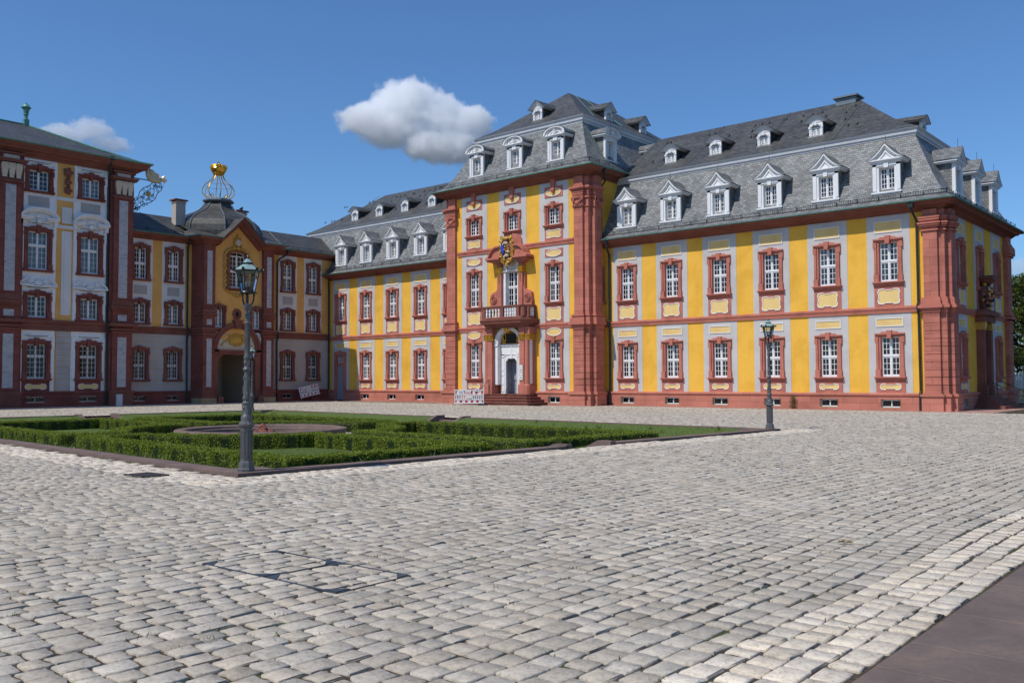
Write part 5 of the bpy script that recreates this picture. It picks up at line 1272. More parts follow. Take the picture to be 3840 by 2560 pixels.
dpm = [(-14.1, -.66, 12.95), (-14.1, -.5, 12.75), (-14.05, -.14, 12.4), (-14.05, -.14, 6.1), (-14.05, -.3, 5.95), (-14.05, -.3, 5.4), (-14.05, -.14, 5.2), (-14.05, -.2, 0)]
downpipe(gh, dpm, .07, fac=GF)
downpipe(gh, [(-5.0, -.72, 12.9), (-5.0, -.6, 12.7), (-5.5, -.2, 12.3), (-5.68, -.14, 12.0), (-5.68, -.14, 6.1), (-5.68, -.3, 5.95), (-5.68, -.3, 5.4), (-5.68, -.14, 5.2), (-5.68, -.2, 0)], .07, fac=GF)
downpipe(gh, [(-.55, -.75, 11.25), (-.5, -.6, 10.9), (-.25, -.25, 10.4), (-.14, -.14, 10.1), (-.14, -.14, 6.0), (-.2, -.25, 5.8), (-.2, -.25, 5.4), (-.14, -.14, 5.2), (-.14, -.14, 1.0)], .075, fac=GF)
stp = MB()
for k in range(3): stp.box(-2.6-.0*k, -1.0+.25*k, -.65-.3*k, -.1, .48-.18*k-.17, .48-.18*k)
part('steps', stp, M['dark_stone'], gh, GF)

# ------------------------------------------------------------------ the main block at the frame edge
mb_ = thing('main_palace_block', 'tall shaded main block at the frame edge with marble-inlaid pilasters and white stucco pediments', 'palace', (-50, -24, 0))
MF = Fac(-50, 0, PI/2); MA = [-32.85, -29.27+0, -25.68, -22.1]; MA = [-25.68, -22.1]
M1, M2, M3, M4 = (.63, 1.97, 4.35), (.63, 6.19, 7.7), (.65, 9.5, 12.15), (.65, 14.98, 16.41)
Y0, Y1 = -46.0, -18.9
MX = MA+[-25.68-8.7, -22.1-8.7-8.5]
HM = holes_for(MA, [M1, M2, M3, M4]) + [(u-.64, u+.64, .34, .74) for u in MA]
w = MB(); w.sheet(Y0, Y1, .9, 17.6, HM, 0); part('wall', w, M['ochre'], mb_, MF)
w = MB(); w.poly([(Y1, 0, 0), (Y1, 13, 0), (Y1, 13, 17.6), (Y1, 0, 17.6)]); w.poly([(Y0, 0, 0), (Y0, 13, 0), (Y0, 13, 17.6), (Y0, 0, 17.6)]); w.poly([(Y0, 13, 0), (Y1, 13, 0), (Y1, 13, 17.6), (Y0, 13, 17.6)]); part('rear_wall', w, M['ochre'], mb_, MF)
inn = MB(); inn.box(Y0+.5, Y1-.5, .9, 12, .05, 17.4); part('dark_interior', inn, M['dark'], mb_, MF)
g = MB(); 
for u in MA:
    g.strip(u-1.25, u+1.2, .95, 5.4, HM, -.02); g.strip(u-1.2, u+1.2, 6.0, 17.3, HM, -.02)
    # stepped stucco architrave round each opening
    for a, zb, zt in (M1, M2, M3, M4):
        for s in (-1, 1):
            X = sorted((u+s*.95, u+s*1.14)); g.box(X[0], X[1], -.08, 0, zb-.1, zt+.42)
            X = sorted((u+s*1.0, u+s*1.19)); g.box(X[0], X[1], -.1, 0, zt-.4, zt+.52)
        g.box(u-1.19, u+1.19, -.09, 0, zt+.5, zt+.6); g.prism([(u-.75, zt+.55), (u+.75, zt+.55), (u+.6, zt+.7), (u-.6, zt+.7)], -.09, 0)
part('plaster_panel', g, M['stucco'], mb_, MF)
g = MB()
for a, b in ((-24.4, -23.37),):
    for i in range(10): g.strip(a+.02, b-.02, 1.12+.42*i+.012, 1.12+.42*(i+1)-.012, [], -.03, .03)
part('ashlar_facing', g, M['ash'], mb_, MF)
g = MB()
for z0, z1 in ((6.45, 12.4), (12.95, 14.1)):
    g.strip(-24.1, -23.42, z0, z1, [], -.05, .05)
    g.strip(-23.93, -23.59, z0+.2, z1-.2, [], -.035-.04, .02)
g.box(-24.5, -23.1, -.06, 0, 14.55, 14.8); g.box(-24.6, -23.0, -.12, 0, 12.55, 12.8)
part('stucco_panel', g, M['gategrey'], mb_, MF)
plinth(mb_, MF, Y0, Y1, 1.1, HM, .12, 'dark_stone')
st = MB(); st.sweep([(Y0, 0), (Y1, 0)], [(0, 5.32), (.1, 5.32), (.11, 5.5), (.06, 5.52), (.06, 5.75), (.16, 5.82), (.2, 5.92), (.2, 6.02), (0, 6.06)]); part('string_course', st, M['sand_dark'], mb_, MF)
for k, (a, zb, zt) in enumerate((M1, M2, M3, M4)):
    t = (3.55, None, 11.21, None)[k]; rows = (2, 4, 2, 4)[k]; r2 = (4, 3, 4, 3)[k]
    wdw = window(mb_, MF, MA[0], a, zb, zt, t, rows, r2, grille=k == 0, stone='dark_stone', th=.34, b=.92, curtain='full' if k == 2 else None)
    if k in (1, 3): window(mb_, MF, MA[1], a, zb, zt, t, rows, r2, stone='dark_stone', th=.34, b=.92, curtain='full')
    else: again(wdw, mb_, MF, MA[1])
for u in MA:
    b = MB(); b.box(u-.92, u+.92, -.05, .02, 1.05, 1.85); part('apron', b, M['dark_stone'], mb_, MF)
    panel(mb_, MF, u, 1.42, .68, .17, CART2, -.05, .04)
for i, u in enumerate(MA):
    if i == 0: cm = cellar(mb_, MF, u, .64, .34, .74, False, True)
    else: again(cm, mb_, MF, u)
pe = MB()
for u in MA:
    # segmental pediment with shell over the tall window
    n = 14; hw = 1.28
    for k, (e, t, yy) in enumerate(((0, .1, -.42), (.1, .1, -.32), (.2, .08, -.22))):
        for i in range(n):
            f = lambda j, d: (u+(hw-d)*math.cos(PI*j/n), 13.12+(.66-d)*math.sin(PI*j/n))
            p = [f(i, e), f(i+1, e), f(i+1, e+t), f(i, e+t)]
            pe.poly([(x, yy, z) for x, z in p]); pe.poly([(p[0][0], yy, p[0][1]), (p[1][0], yy, p[1][1]), (p[1][0], 0, p[1][1]), (p[0][0], 0, p[0][1])]); pe.poly([(p[3][0], yy, p[3][1]), (p[2][0], yy, p[2][1]), (p[2][0], 0, p[2][1]), (p[3][0], 0, p[3][1])])
    for s in (-1, 1): X = sorted((u+s*.45, u+s*1.32)); pe.box(X[0], X[1], -.4, 0, 13.02, 13.14); pe.box(X[0]+.05, X[1]-.05, -.3, 0, 12.9, 13.02); X = sorted((u+s*1.0, u+s*1.25)); pe.box(X[0], X[1], -.22, 0, 12.6, 12.9)
    for k in range(7): a = PI*(k+.5)/7; pe.tube([(u, -.2, 13.12), (u+.26*math.cos(a), -.16, 13.12+.26*math.sin(a))], [.025, .05], 5)
    pe.ball((u, -.18, 12.86), .2, 8, 6, (1, .9, .9))
    # broken scroll pediment over the mezzanine
    for s in (-1, 1):
        pts = [(u+s*(1.22-.09*i), -.2, 8.5+.36*math.sin(PI*.5*i/6)) for i in range(7)]; pe.tube(pts, .07, 6); pe.spiral((u+s*.52, -.22, 8.72), .15, .03, 1.4, PI/2, .06, sgn=s, n=14)
        X = sorted((u+s*.3, u+s*1.28)); pe.box(X[0], X[1], -.26, 0, 8.36, 8.46)
    pe.box(u-.5, u+.5, -.24, 0, 8.3, 8.38)
    for k in range(7): a = PI*(k+.5)/7; pe.tube([(u, -.2, 8.45), (u+.3*math.cos(a), -.16, 8.45+.32*math.sin(a))], [.025, .05], 5)
part('stucco_pediment', pe, M['stucco'], mb_, MF)
ro = MB()
for u in MA: ro.strip(u-.7, u+.7, 13.9, 14.6, [], -.045, .03)
part('sunk_panel', ro, M['greyrough'], mb_, MF)
gn = MB()
for z, r_ in ((16.6, .26), (16.2, .1), (15.9, .2), (15.6, .08), (15.3, .22)):
    gn.ball((-23.75, -.1, z), r_, 8, 6, (1, .5, 1.1))
    for k in range(5): gn.ball((-23.75+r_*math.cos(k*1.26), -.14, z+r_*math.sin(k*1.26)), r_*.45, 6, 4)
gn.tube([(-23.75, -.1, 16.8), (-23.75, -.1, 15.2)], .04, 5); part('garland', gn, M['sand_dark'], mb_, MF)
PM = [(-20.55, -19.15, -.42, 0), (-28.35, -26.95, -.42, 0), (-36.9, -35.5, -.42, 0), (-45.4, -44, -.42, 0)]
SBX = [(-20.75, -18.98, -.22, 0)]+[(b[0]-.2, b[1]+.2, -.22, 0) for b in PM[1:]]
pr = MB()
for b in PM+SBX: pr.box(*b, 0, 17.3)
part('pilaster', pr, M['dark_stone'], mb_, MF)
part('moulding', rings_on(PM, [(.16, 0, .95), (.22, .95, 1.1), (.1, 5.3, 5.42), (.2, 5.5, 5.62), (.34, 5.8, 6.0), (.08, 6.0, 6.1), (.12, 6.95, 7.1), (.22, 7.1, 7.25), (.1, 7.25, 7.55), (.06, 7.55, 7.7), (.12, 15.25, 15.42), (.05, 15.42, 15.5), (.06, 16.5, 16.58), (.24, 16.6, 16.72), (.32, 16.72, 16.82), (.1, 17.15, 17.3)]), M['sand_dark'], mb_, MF)
mk = MB()
for b in PM:
    x = (b[0]+b[1])/2
    for z0, z1 in ((1.35, 5.0), (6.2, 6.65), (7.9, 15.1)): mk.box(x-.33, x+.33, -.45, -.4, z0, z1)
part('marble_inlay', mk, M['marble'], mb_, MF)
cp = MB()
for b in PM:
    x = (b[0]+b[1])/2
    for k in (-1, 0, 1):
        c = x+k*.44; pr_ = [(.21, 16.5), (.22, 16.4), (.215, 16.2), (.17, 15.9), (.13, 15.6), (.15, 15.52)]
        for i in range(len(pr_)-1): (h0, z0), (h1, z1) = pr_[i], pr_[i+1]; ya, yb = -.44-h0*.9, -.44-h1*.9; cp.poly([(c-h1, yb, z1), (c+h1, yb, z1), (c+h0, ya, z0), (c-h0, ya, z0)]); [cp.poly([(c+s*h1, yb, z1), (c+s*h1, -.3, z1), (c+s*h0, -.3, z0), (c+s*h0, ya, z0)]) for s in (-1, 1)]
        cp.tube([(c-.2, -.64, 16.45), (c+.2, -.64, 16.45)], .07, 6)
    cp.box(x-.5, x+.5, -.46, -.4, 16.88, 17.1)
part('capital', cp, M['ivory'], mb_, MF)
cpath = [(Y0, 0), (Y1, 0), (Y1, 13)]
c = MB(); c.sweep(cpath, [(0, 17.2), (.1, 17.2), (.14, 17.36), (.3, 17.42), (.36, 17.52), (.62, 17.6), (.7, 17.72), (.82, 17.8), (.9, 17.94), (.94, 18.0)]); part('cornice', c, M['sand_dark'], mb_, MF)
gt = MB(); gt.sweep(cpath, gutterprof(18.0, .94)); part('gutter', gt, M['verdigris'], mb_, MF)
rf = roof_mb((Y0, Y1, 0, 13), [(-.98, 18.02), (-.3, 18.2), (.5, 18.52), (1.6, 19.02), (6.5, 21.15, 5.25)], '')
ro = part('roof', rf, M['slate_dark'], mb_, MF)
hp = MB(); hp.tube([(Y1+.98, -.98, 18.08), (Y1+.3, -.3, 18.26), (Y1-1.6, 1.6, 19.08), (Y1-5.25, 6.5, 21.2)], .06, 5); hp.tube([(Y1-5.25, 6.5, 21.2), (Y0+5.25, 6.5, 21.2)], .07, 5); sub('ridge_flashing', hp, M['verdigris'], ro)
fi = MB(); fi.box(-.26, .26, -.26, .26, -.1, 1.0); fi.lathe(0, 0, [(r_, z_-20.75) for r_, z_ in [(.26, 21.75), (.28, 21.8), (.18, 21.88), (.16, 21.95), (.22, 22.02), (.15, 22.08), (.17, 22.2), (.27, 22.24), (.28, 22.3), (.24, 22.34), (.36, 22.9), (.5, 22.98), (.52, 23.05), (.4, 23.12), (.3, 23.3), (.16, 23.42), (.1, 23.44), (.1, 23.52), (0, 23.56)]], 12)
o = part('finial', fi, M['verdigris'], mb_, smooth=False); o.location = Vector((-56.5, Y1-5.25, 20.85))-mb_.location; o.scale = (.68, .68, .72)
downpipe(mb_, [(-20.95, -.8, 17.95), (-20.95, -.6, 17.5), (-20.86, -.14, 16.6), (-20.86, -.14, 6.2), (-20.86, -.32, 6.0), (-20.86, -.32, 5.4), (-20.86, -.2, 5.2), (-20.86, -.25, 0)], .07, fac=MF)
# gilded dragon water spout and its wrought bracket at the corner
gx, gy = -50.2, Y1
dg = MB(); D = Vector((.55, .835, 0))
def at(t, z, s=0):
    t = 1.05+(t-1.98)*.65; z = 18.2+(z-18.2)*.63; return at0(t, z, s)
def at0(t, z, s=0): return (gx+D.x*t-D.y*s, gy+D.y*t+D.x*s, z)
body = [at(2.05, 17.72), at(1.98, 17.55), at(2.05, 17.2), at(2.12, 16.85), at(2.3, 16.55), at(2.62, 16.35), at(3.0, 16.35), at(3.3, 16.5)]
dg.tube([at(2.28, 18.2), at(2.12, 18.12), at(2.12, 17.85), at(2.0, 17.6), at(2.0, 17.25), at(2.08, 16.85), at(2.28, 16.5), at(2.6, 16.3), at(2.95, 16.25), at(3.25, 16.3), at(3.5, 16.38)], [.03, .06, .1, .14, .17, .2, .24, .25, .22, .16, .12], 8)
dg.tube([at(2.12, 17.5), at(2.4, 17.3), at(2.62, 16.95), at(2.78, 16.55)], [.1, .17, .2, .18], 8); dg.tube([at(2.9, 16.5), at(3.1, 16.95), at(2.75, 17.15)], [.16, .14, .05], 7)
dg.ball(at(3.65, 16.38), .2, 8, 6, (1.1, 1.3, .8)); dg.tube([at(3.75, 16.42), at(4.0, 16.3), at(4.05, 16.1)], [.14, .1, .03], 6); dg.tube([at(3.75, 16.3), at(3.85, 16.05), at(3.82, 15.85)], [.1, .07, .02], 6); dg.tube([at(3.6, 16.5), at(3.8, 16.75), at(4.0, 16.8)], [.1, .08, .02], 5)
for s in (-1, 1): dg.poly([at(2.75, 16.5, s*.15), at(3.15, 16.95, s*.3), at(3.3, 16.6, s*.28), at(3.2, 16.4, s*.12)]); dg.tube([at(2.7, 16.15, s*.15), at(3.1, 16.05, s*.2), at(3.4, 16.1, s*.2)], [.1, .08, .04], 6)
sg_ = part('water_spout', dg, M['palegold'], mb_, smooth=True)
br = MB()
br.tube([at0(.3, 17.75), at0(1.1, 17.6)], .02, 5); br.tube([at0(.1, 17.1), at0(1.4, 16.95)], .025, 5); br.tube([at0(.1, 17.05), at0(1.4, 16.88)], .02, 5)
A, B = at0(.05, 14.75), at0(1.95, 16.75)
for off in (.0, .0):
    pass
P0 = Vector(A); P1 = Vector(B); T = (P1-P0).normalized(); Nn = Vector((0, 0, 1)).cross(T).cross(T).normalized()*-1
def fr(t, n_): v = P0+(P1-P0)*t+Nn*n_; return (v.x, v.y, v.z)
for s in (-1, 1): br.tube([fr(t, s*w_) for t, w_ in ((0, .05), (.12, .22), (.3, .3), (.45, .55), (.6, .58), (.75, .4), (.9, .42), (1, .15))], .03, 5); br.tube([fr(t, s*w_) for t, w_ in ((.38, .0), (.45, .22), (.58, .27), (.7, .2), (.78, 0))], .025, 5)
rr = random.Random(4)
for k in range(42):
    t = rr.uniform(.02, 1); w_ = rr.uniform(-.4, .4)*(.4+.9*math.sin(PI*t)); c = P0+(P1-P0)*t+Nn*w_; r0 = rr.uniform(.09, .2); a0 = rr.uniform(0, 6); sg = rr.choice((-1, 1)); pts = []
    for i in range(9): a = a0+sg*i*.75; r_ = r0*(1-.09*i); v = c+T*r_*math.cos(a)+Nn*r_*math.sin(a); pts.append((v.x, v.y, v.z))
    br.tube(pts, .022, 4)
sub('bracket', br, M['iron'], sg_); me = MB(); v = P0+(P1-P0)*.57; me.ball((v.x, v.y, v.z), .17, 10, 8, (1, 1, 1.2)); sub('monogram', me, M['goldmatt'], sg_)
# ------------------------------------------------------------------ ground, cobbles, slabs
NP = np.random.default_rng(12)
UX, UY = Vector((-.9981, .061)), Vector((.061, .9981)); C0 = Vector((1.1, -42.25)); GL, GW = 33.2, 20.4
def gpt(s, t): v = C0+UX*s+UY*t; return (v.x, v.y)
def glocal(X, Y):
    dx, dy = X-C0.x, Y-C0.y; return dx*UX.x+dy*UX.y, dx*UY.x+dy*UY.y
def m_cobble():
    t = NT('cobblestone'); v = t.coord(); a = t.n('ShaderNodeAttribute'); a.attribute_name = 'Tone'
    n1 = t.noise(v, 11, 6, .7); n2 = t.noise(v, 70, 4, .7); n3 = t.noise(v, .35, 4, .6); n4 = t.noise(v, 28, 5, .7)
    c = t.mix(1.0, a.outputs['Color'], t.ramp(n1, [(.25, .62), (.5, 1.0), (.78, 1.22)]), 'MULTIPLY')
    c = t.mix(1.0, c, t.ramp(n3, [(.3, .92), (.7, 1.06)]), 'MULTIPLY')
    c = t.mix(t.ramp(n4, [(.52, 0.0), (.68, .55)]), c, (.17, .145, .12)); c = t.mix(t.ramp(n4, [(.3, .4), (.42, 0.0)]), c, (.52, .48, .42))
    c = t.mix(t.ramp(n2, [(.6, 0.0), (.72, .4)]), c, (.2, .18, .155))
    t.pbr(c, .9, .12, 0, t.bump(t.math('ADD', t.math('MULTIPLY', n4, 1.0), t.math('MULTIPLY', n2, .5)), .7, .014)); return t.m
def m_ground():
    t = NT('joint_soil'); v = t.coord(); n = t.noise(v, 1.3, 5); n2 = t.noise(v, 30, 4)
    c = t.ramp(n2, [(.3, (.05, .036, .026)), (.6, (.09, .066, .048)), (.8, (.2, .175, .145))])
    c = t.mix(t.ramp(n, [(.52, 0.0), (.66, .75)]), c, (.07, .095, .022))
    t.pbr(c, .95, .1, 0, t.bump(n2, .6, .02)); return t.m
M['cobble'] = m_cobble(); M['soil'] = m_ground()
g = MB(); g.poly([(-1500, -1500, -.75), (1500, -1500, -.75), (1500, 1500, -.75), (-1500, 1500, -.75)]); struct('ground', g.build('ground', M['soil']))
# court bed with the sunken garden left open
cb = MB(); B4 = [(-60, -80), (60, -80), (60, 60), (-60, 60)]; G4 = [gpt(GL, 0), gpt(0, 0), gpt(0, GW), gpt(GL, GW)]
for i in range(4):
    k = (i+1) % 4; cb.poly([(*B4[i], -.015), (*B4[k], -.015), (*G4[k], -.015), (*G4[i], -.015)])
struct('court_bed', cb.build('court_bed', M['soil']))

def cobbles():
    cw = .21
    xs = np.arange(-51, 13.86, cw); cx0 = 13.86-len(xs)*cw
    Fv, Rv, Uv = np.array(_f), np.array(_r2), np.array(_u2)
    allv = []; allt = []
    for i in range(len(xs)):
        xc = cx0+(i+.5)*cw; n = int(70/.15)
        L = NP.uniform(.16, .31, n); y = -56+np.cumsum(L); yc = y-L/2
        keep = yc < -.9; yc, L2 = yc[keep], L[keep]
        xw = xc+.05*np.sin(yc*.45+xc*.23)*min(1, (13.9-xc)/1.0)+.035*np.sin(yc*1.1+xc*.9)*min(1, (13.9-xc)/1.0)
        # view cone with a margin
        dx, dy = xw-CAMP.x, yc-CAMP.y; dep = dx*_f.x+dy*_f.y; lat = dx*_r2.x+dy*_r2.y
        ok = (dep > 1.0) & (np.abs(lat) < dep*.66+1.5)
        s, t = glocal(xw, yc); ok &= ~((s > -.12) & (s < GL+.12) & (t > -.12) & (t < GW+.12))
        ok &= ~((xw < -29.9) & (yc > -2.7)) & ~((yc > -1.25)) & (xw > -49.2)
        ok &= ~((np.abs(xw+27.1) < 4.2) & (yc > -4.0))
        xw, yc, L2, s, t = xw[ok], yc[ok], L2[ok], s[ok], t[ok]
        if not len(xw): continue
        d = np.maximum(np.maximum(-s, s-GL), np.maximum(-t, t-GW))         # distance to the kerb
        band = ((d < 1.15) | (xw > 13.86-.8)).astype(float); edge = (yc > -3.2) | (xw < -47)
        tn = .44+.04*NP.standard_normal(len(xw)); tn = np.clip(tn, .33, .62)*(1+.34*band)+.05*edge
        warm = NP.uniform(0, .05, len(xw))+.02*band
        allv.append(np.stack([xw, yc, np.full(len(xw), cw), L2], 1)); allt.append(np.stack([tn*(1.07+warm), tn*.955, tn*(.80-warm)], 1))
    S = np.concatenate(allv); T = np.concatenate(allt); n = len(S)
    gap = NP.uniform(.008, .016, n); hx = S[:, 2]/2-gap; hy = S[:, 3]/2-gap
    # twelve-cornered stones with uneven outlines, a worn shoulder and a slightly tilted top
    ux = np.array([-1, -.9, -.3, .35, .9, 1, 1, .9, .3, -.35, -.9, -1.0]); uy = np.array([-.86, -1, -1, -1, -1, -.86, .86, 1, 1, 1, 1, .86])
    jx = NP.uniform(-.012, .012, (n, 12)); jy = NP.uniform(-.013, .013, (n, 12))
    PX = S[:, None, 0]+hx[:, None]*ux+jx; PY = S[:, None, 1]+hy[:, None]*uy+jy
    tx = NP.uniform(-.014, .014, n); ty = NP.uniform(-.014, .014, n); tz = NP.uniform(-.005, .004, n)
    def ring(k, z):
        X = S[:, None, 0]+(PX-S[:, None, 0])*k; Y = S[:, None, 1]+(PY-S[:, None, 1])*k
        Z = z+tz[:, None]+(X-S[:, None, 0])*tx[:, None]+(Y-S[:, None, 1])*ty[:, None]
        return np.stack([X, Y, Z], 2)
    V = np.concatenate([ring(1.0, -.04), ring(1.0, -.006), ring(.94, 0.001)], 1)        # n,36,3
    base = []
    for r in (0, 12):
        for i in range(12): base.append((r+i, r+(i+1) % 12, r+12+(i+1) % 12, r+12+i))
    base += [(24, 25, 34, 35), (25, 26, 33, 34), (26, 27, 32, 33), (27, 28, 31, 32), (28, 29, 30, 31)]
    F = (np.array(base)[None]+(np.arange(n)*36)[:, None, None]).reshape(-1, 4)
    me = npmesh('cobblestone_paving', V.reshape(-1, 3), F, M['cobble'], np.repeat(T, len(base), 0))
    return me, S, T
cme, CS, CT = cobbles()
struct('cobblestone_paving', cme)
# red slab walk along the near right edge, and the foot pavement along the facades
def m_slab(name, c):
    t = NT(name); v = t.coord(); a = t.noise(v, 1.4, 6, .65, .5); b = t.noise(v, 22, 5, .7)
    col = t.ramp(a, [(.3, mul(c, .72)), (.52, c), (.72, (c[0]*1.3, c[1]*1.22, c[2]*1.1))]); col = t.mix(t.ramp(b, [(.45, 0.0), (.8, .5)]), col, mul(c, .55))
    t.pbr(col, .8, .25, 0, t.bump(b, .35, .01)); return t.m
M['slab'] = m_slab('red_brown_slab', (.165, .122, .105)); M['kerb'] = m_slab('kerb_sandstone', (.185, .128, .108)); M['pave'] = m_slab('pink_pavement', (.42, .24, .19))
sl = MB(); rr = random.Random(2); y = -54.0
while y < -20:
    h = rr.choice((.62, .64, .66, .98)); x = 13.9; first = True
    while x < 22:
        w_ = rr.choice((.55, .85, 1.15, 1.4)) if first else rr.uniform(.9, 1.6); first = False; z = .012+rr.uniform(0, .006); e = .006
        a, b, c, d = x+e, x+w_-e, y+e, y+h-e
        sl.box(a, b, c, d, -.05, z-.004); sl.poly([(a+.006, c+.006, z), (b-.006, c+.006, z), (b-.006, d-.006, z), (a+.006, d-.006, z)])
        for p, q in (((a, c), (b, c)), ((b, c), (b, d)), ((b, d), (a, d)), ((a, d), (a, c))):
            i_ = lambda v: (v[0]+(.006 if v[0] == a else -.006), v[1]+(.006 if v[1] == c else -.006), z)
            sl.poly([(*p, z-.004), (*q, z-.004), i_(q), i_(p)])
        x += w_
    y += h
struct('slab_walk', sl.build('slab_walk', M['slab']))
sb = MB(); sb.poly([(13.905, -54, .004), (21.9, -54, .004), (21.9, -20, .004), (13.905, -20, .004)]); struct('mortar_bed', sb.build('mortar_bed', m_plain('pale_mortar', (.36, .33, .28), .9)))
pv = MB()
def pave(x0, x1, y0, y1, along='x'):
    L = (x1-x0) if along == 'x' else (y1-y0); k = int(L/1.1); 
    for i in range(k):
        a = L*i/k+.006; b = L*(i+1)/k-.006
        if along == 'x': pv.box(x0+a, x0+b, y0, y1, -.05, .012+rr.uniform(0, .006))
        else: pv.box(x0, x1, y0+a, y0+b, -.05, .012+rr.uniform(0, .006))
pave(-19.6, 2.9, -1.3, -.14); pave(-50, -34.2, -1.3, -.14); pave(-34.2, -30.6, -3.0, -2.2); pave(-23.6, -19.6, -3.0, -2.2); pave(1.9, 4.2, -1.3, 20, 'y'); pave(-50.6, -49.2, -19, -.2, 'y'); pave(-49.8, -49.0, -46, -19.2, 'y')
struct('pavement', pv.build('pavement', M['pave']))
# weeds in the joints
def tufts(P, n_each, h, spread, tone, seed=1):
    R = np.random.default_rng(seed); n = len(P)*n_each; C = np.repeat(P, n_each, 0)
    c = C+np.concatenate([R.normal(0, spread, (n, 2)), np.zeros((n, 1))], 1); a = R.uniform(0, 2*np.pi, n); hh = R.uniform(.5, 1.2, n)*h; w_ = hh*R.uniform(.05, .1, n)+.003
    d = np.stack([np.cos(a), np.sin(a), np.zeros(n)], 1); lean = R.normal(0, .45, (n, 2))*hh[:, None]
    tip = c+np.concatenate([lean, hh[:, None]], 1); V = np.stack([c-d*w_[:, None], c+d*w_[:, None], tip], 1).reshape(-1, 3)
    F = np.arange(n*3).reshape(-1, 3); k = R.uniform(.65, 1.35, n)[:, None]; yel = R.uniform(0, 1, n)[:, None]
    T = np.array(tone)[None]*k*(1+yel*np.array([.5, .12, -.1])[None]); return V, F, T
def m_leaf(name, gloss=.5, trans=.35):
    t = NT(name); a = t.n('ShaderNodeAttribute'); a.attribute_name = 'Tone'
    p = t.pbr(a.outputs['Color'], gloss, .3); tl = t.n('ShaderNodeBsdfTranslucent'); t.l(t.mix(.5, a.outputs['Color'], (.16, .22, .02)), tl.inputs['Color'])
    mx = t.n('ShaderNodeMixShader'); mx.inputs[0].default_value = trans; t.l(p.outputs[0], mx.inputs[1]); t.l(tl.outputs[0], mx.inputs[2]); t.l(mx.outputs[0], t.out.inputs['Surface']); return t.m
M['leaf'] = m_leaf('box_leaf'); M['grass'] = m_leaf('grass_blade', .6, .3); M['treeleaf'] = m_leaf('tree_leaf', .5, .35)
s, t = glocal(CS[:, 0], CS[:, 1]); dk = np.maximum(np.maximum(-s, s-GL), np.maximum(-t, t-GW))
near = np.hypot(CS[:, 0]-CAMP.x, CS[:, 1]-CAMP.y)
pn = 1/(1+np.exp(-(np.sin(CS[:, 0]*.7+1)*np.cos(CS[:, 1]*.53)*3-1.6)))*.28+.03+.35*(dk < .3)+.25*(CS[:, 1] > -2.6)+.12*((CS[:, 1] > -5.5) & (CS[:, 0] > -20))+.08*(CS[:, 0] > 13.6)+.16*((dk < 2.5) & (CS[:, 0] < -3))
sel = NP.uniform(0, 1, len(CS)) < pn*.75
W1 = np.stack([CS[sel, 0]+NP.choice([-.095, .095], sel.sum()), CS[sel, 1]+NP.uniform(-.1, .1, sel.sum()), np.full(sel.sum(), -.02)], 1)
V, F, T = tufts(W1, 10, .042, .03, (.095, .115, .03)); struct('joint_weeds', npmesh('joint_weeds', V, F, M['grass'], T), 'stuff')

# ------------------------------------------------------------------ the sunken garden
KB = MB()
STEPS = {'e': ((0, GW/2),), 'f': ((GL/2, GW),), 'w': ((GL, GW/2),)}
def kerb_run(a, b, gaps, inward):
    """kerb stones from a to b (garden coordinates), leaving gaps of 1.9 m at given distances"""
    A, B_ = Vector(a), Vector(b); L = (B_-A).length; D = (B_-A)/L; N = Vector(inward); x = 0
    while x < L-.01:
        l = min(rr.uniform(1.1, 1.9), L-x)
        if L-x-l < .4: l = L-x
        for gp in gaps:
            if x < gp-.95 < x+l: l = gp-.95-x
            if gp-.955 <= x < gp+.95: x = gp+.95; l = min(1.5, L-x)
        z = .05+rr.uniform(-.004, .004); e = .004
        q = [gpt(*(A+D*(x+e)).xy), gpt(*(A+D*(x+l-e)).xy), gpt(*(A+D*(x+l-e)+N*.42).xy), gpt(*(A+D*(x+e)+N*.42).xy)]
        KB.vprism(q, -.3, z); x += l
kerb_run((0, 0), (GL, 0), [GL/2], (0, 1)); kerb_run((0, .42), (0, GW-.42), [GW/2-.42], (1, 0)); kerb_run((0, GW), (GL, GW), [GL/2], (0, -1)); kerb_run((GL, .42), (GL, GW-.42), [GW/2-.42], (-1, 0))
def corner_slab(s0, t0, w_=1.0):
    KB.vprism([gpt(s0, t0), gpt(s0+w_, t0), gpt(s0+w_, t0+w_), gpt(s0, t0+w_)], -.2, .053)
for s0, t0 in ((.02, .02), (.02, GW-1.02), (GL-1.02, GW-1.02)): corner_slab(s0, t0)
struct('garden_kerb', KB.build('garden_kerb', M['kerb']))
FLOOR = -.5
def gheight(S, T):
    d = np.minimum(np.minimum(S, GL-S), np.minimum(T, GW-T)); z = .03+(FLOOR-.03)*np.clip((d-.35)/2.6, 0, 1)
    ps, pt_ = np.abs(S-GL/2), np.abs(T-GW/2); path = ((ps < .9) & (pt_ < GW/2)) | ((pt_ < .9))
    return np.where(path & (d < 3.2), np.where(d < 1.1, FLOOR*np.clip(d/1.0, 0, 1)-.06, FLOOR), z)+.012*np.sin(S*3.1)*np.sin(T*2.7)
ss = np.linspace(.2, GL-.2, 150); tt = np.linspace(.2, GW-.2, 100); SS, TT = np.meshgrid(ss, tt, indexing='ij'); ZZ = gheight(SS, TT)
XX = C0.x+UX.x*SS+UY.x*TT; YY = C0.y+UX.y*SS+UY.y*TT; idx = np.arange(150*100).reshape(150, 100)
F = np.stack([idx[:-1, :-1], idx[:-1, 1:], idx[1:, 1:], idx[1:, :-1]], 2).reshape(-1, 4)
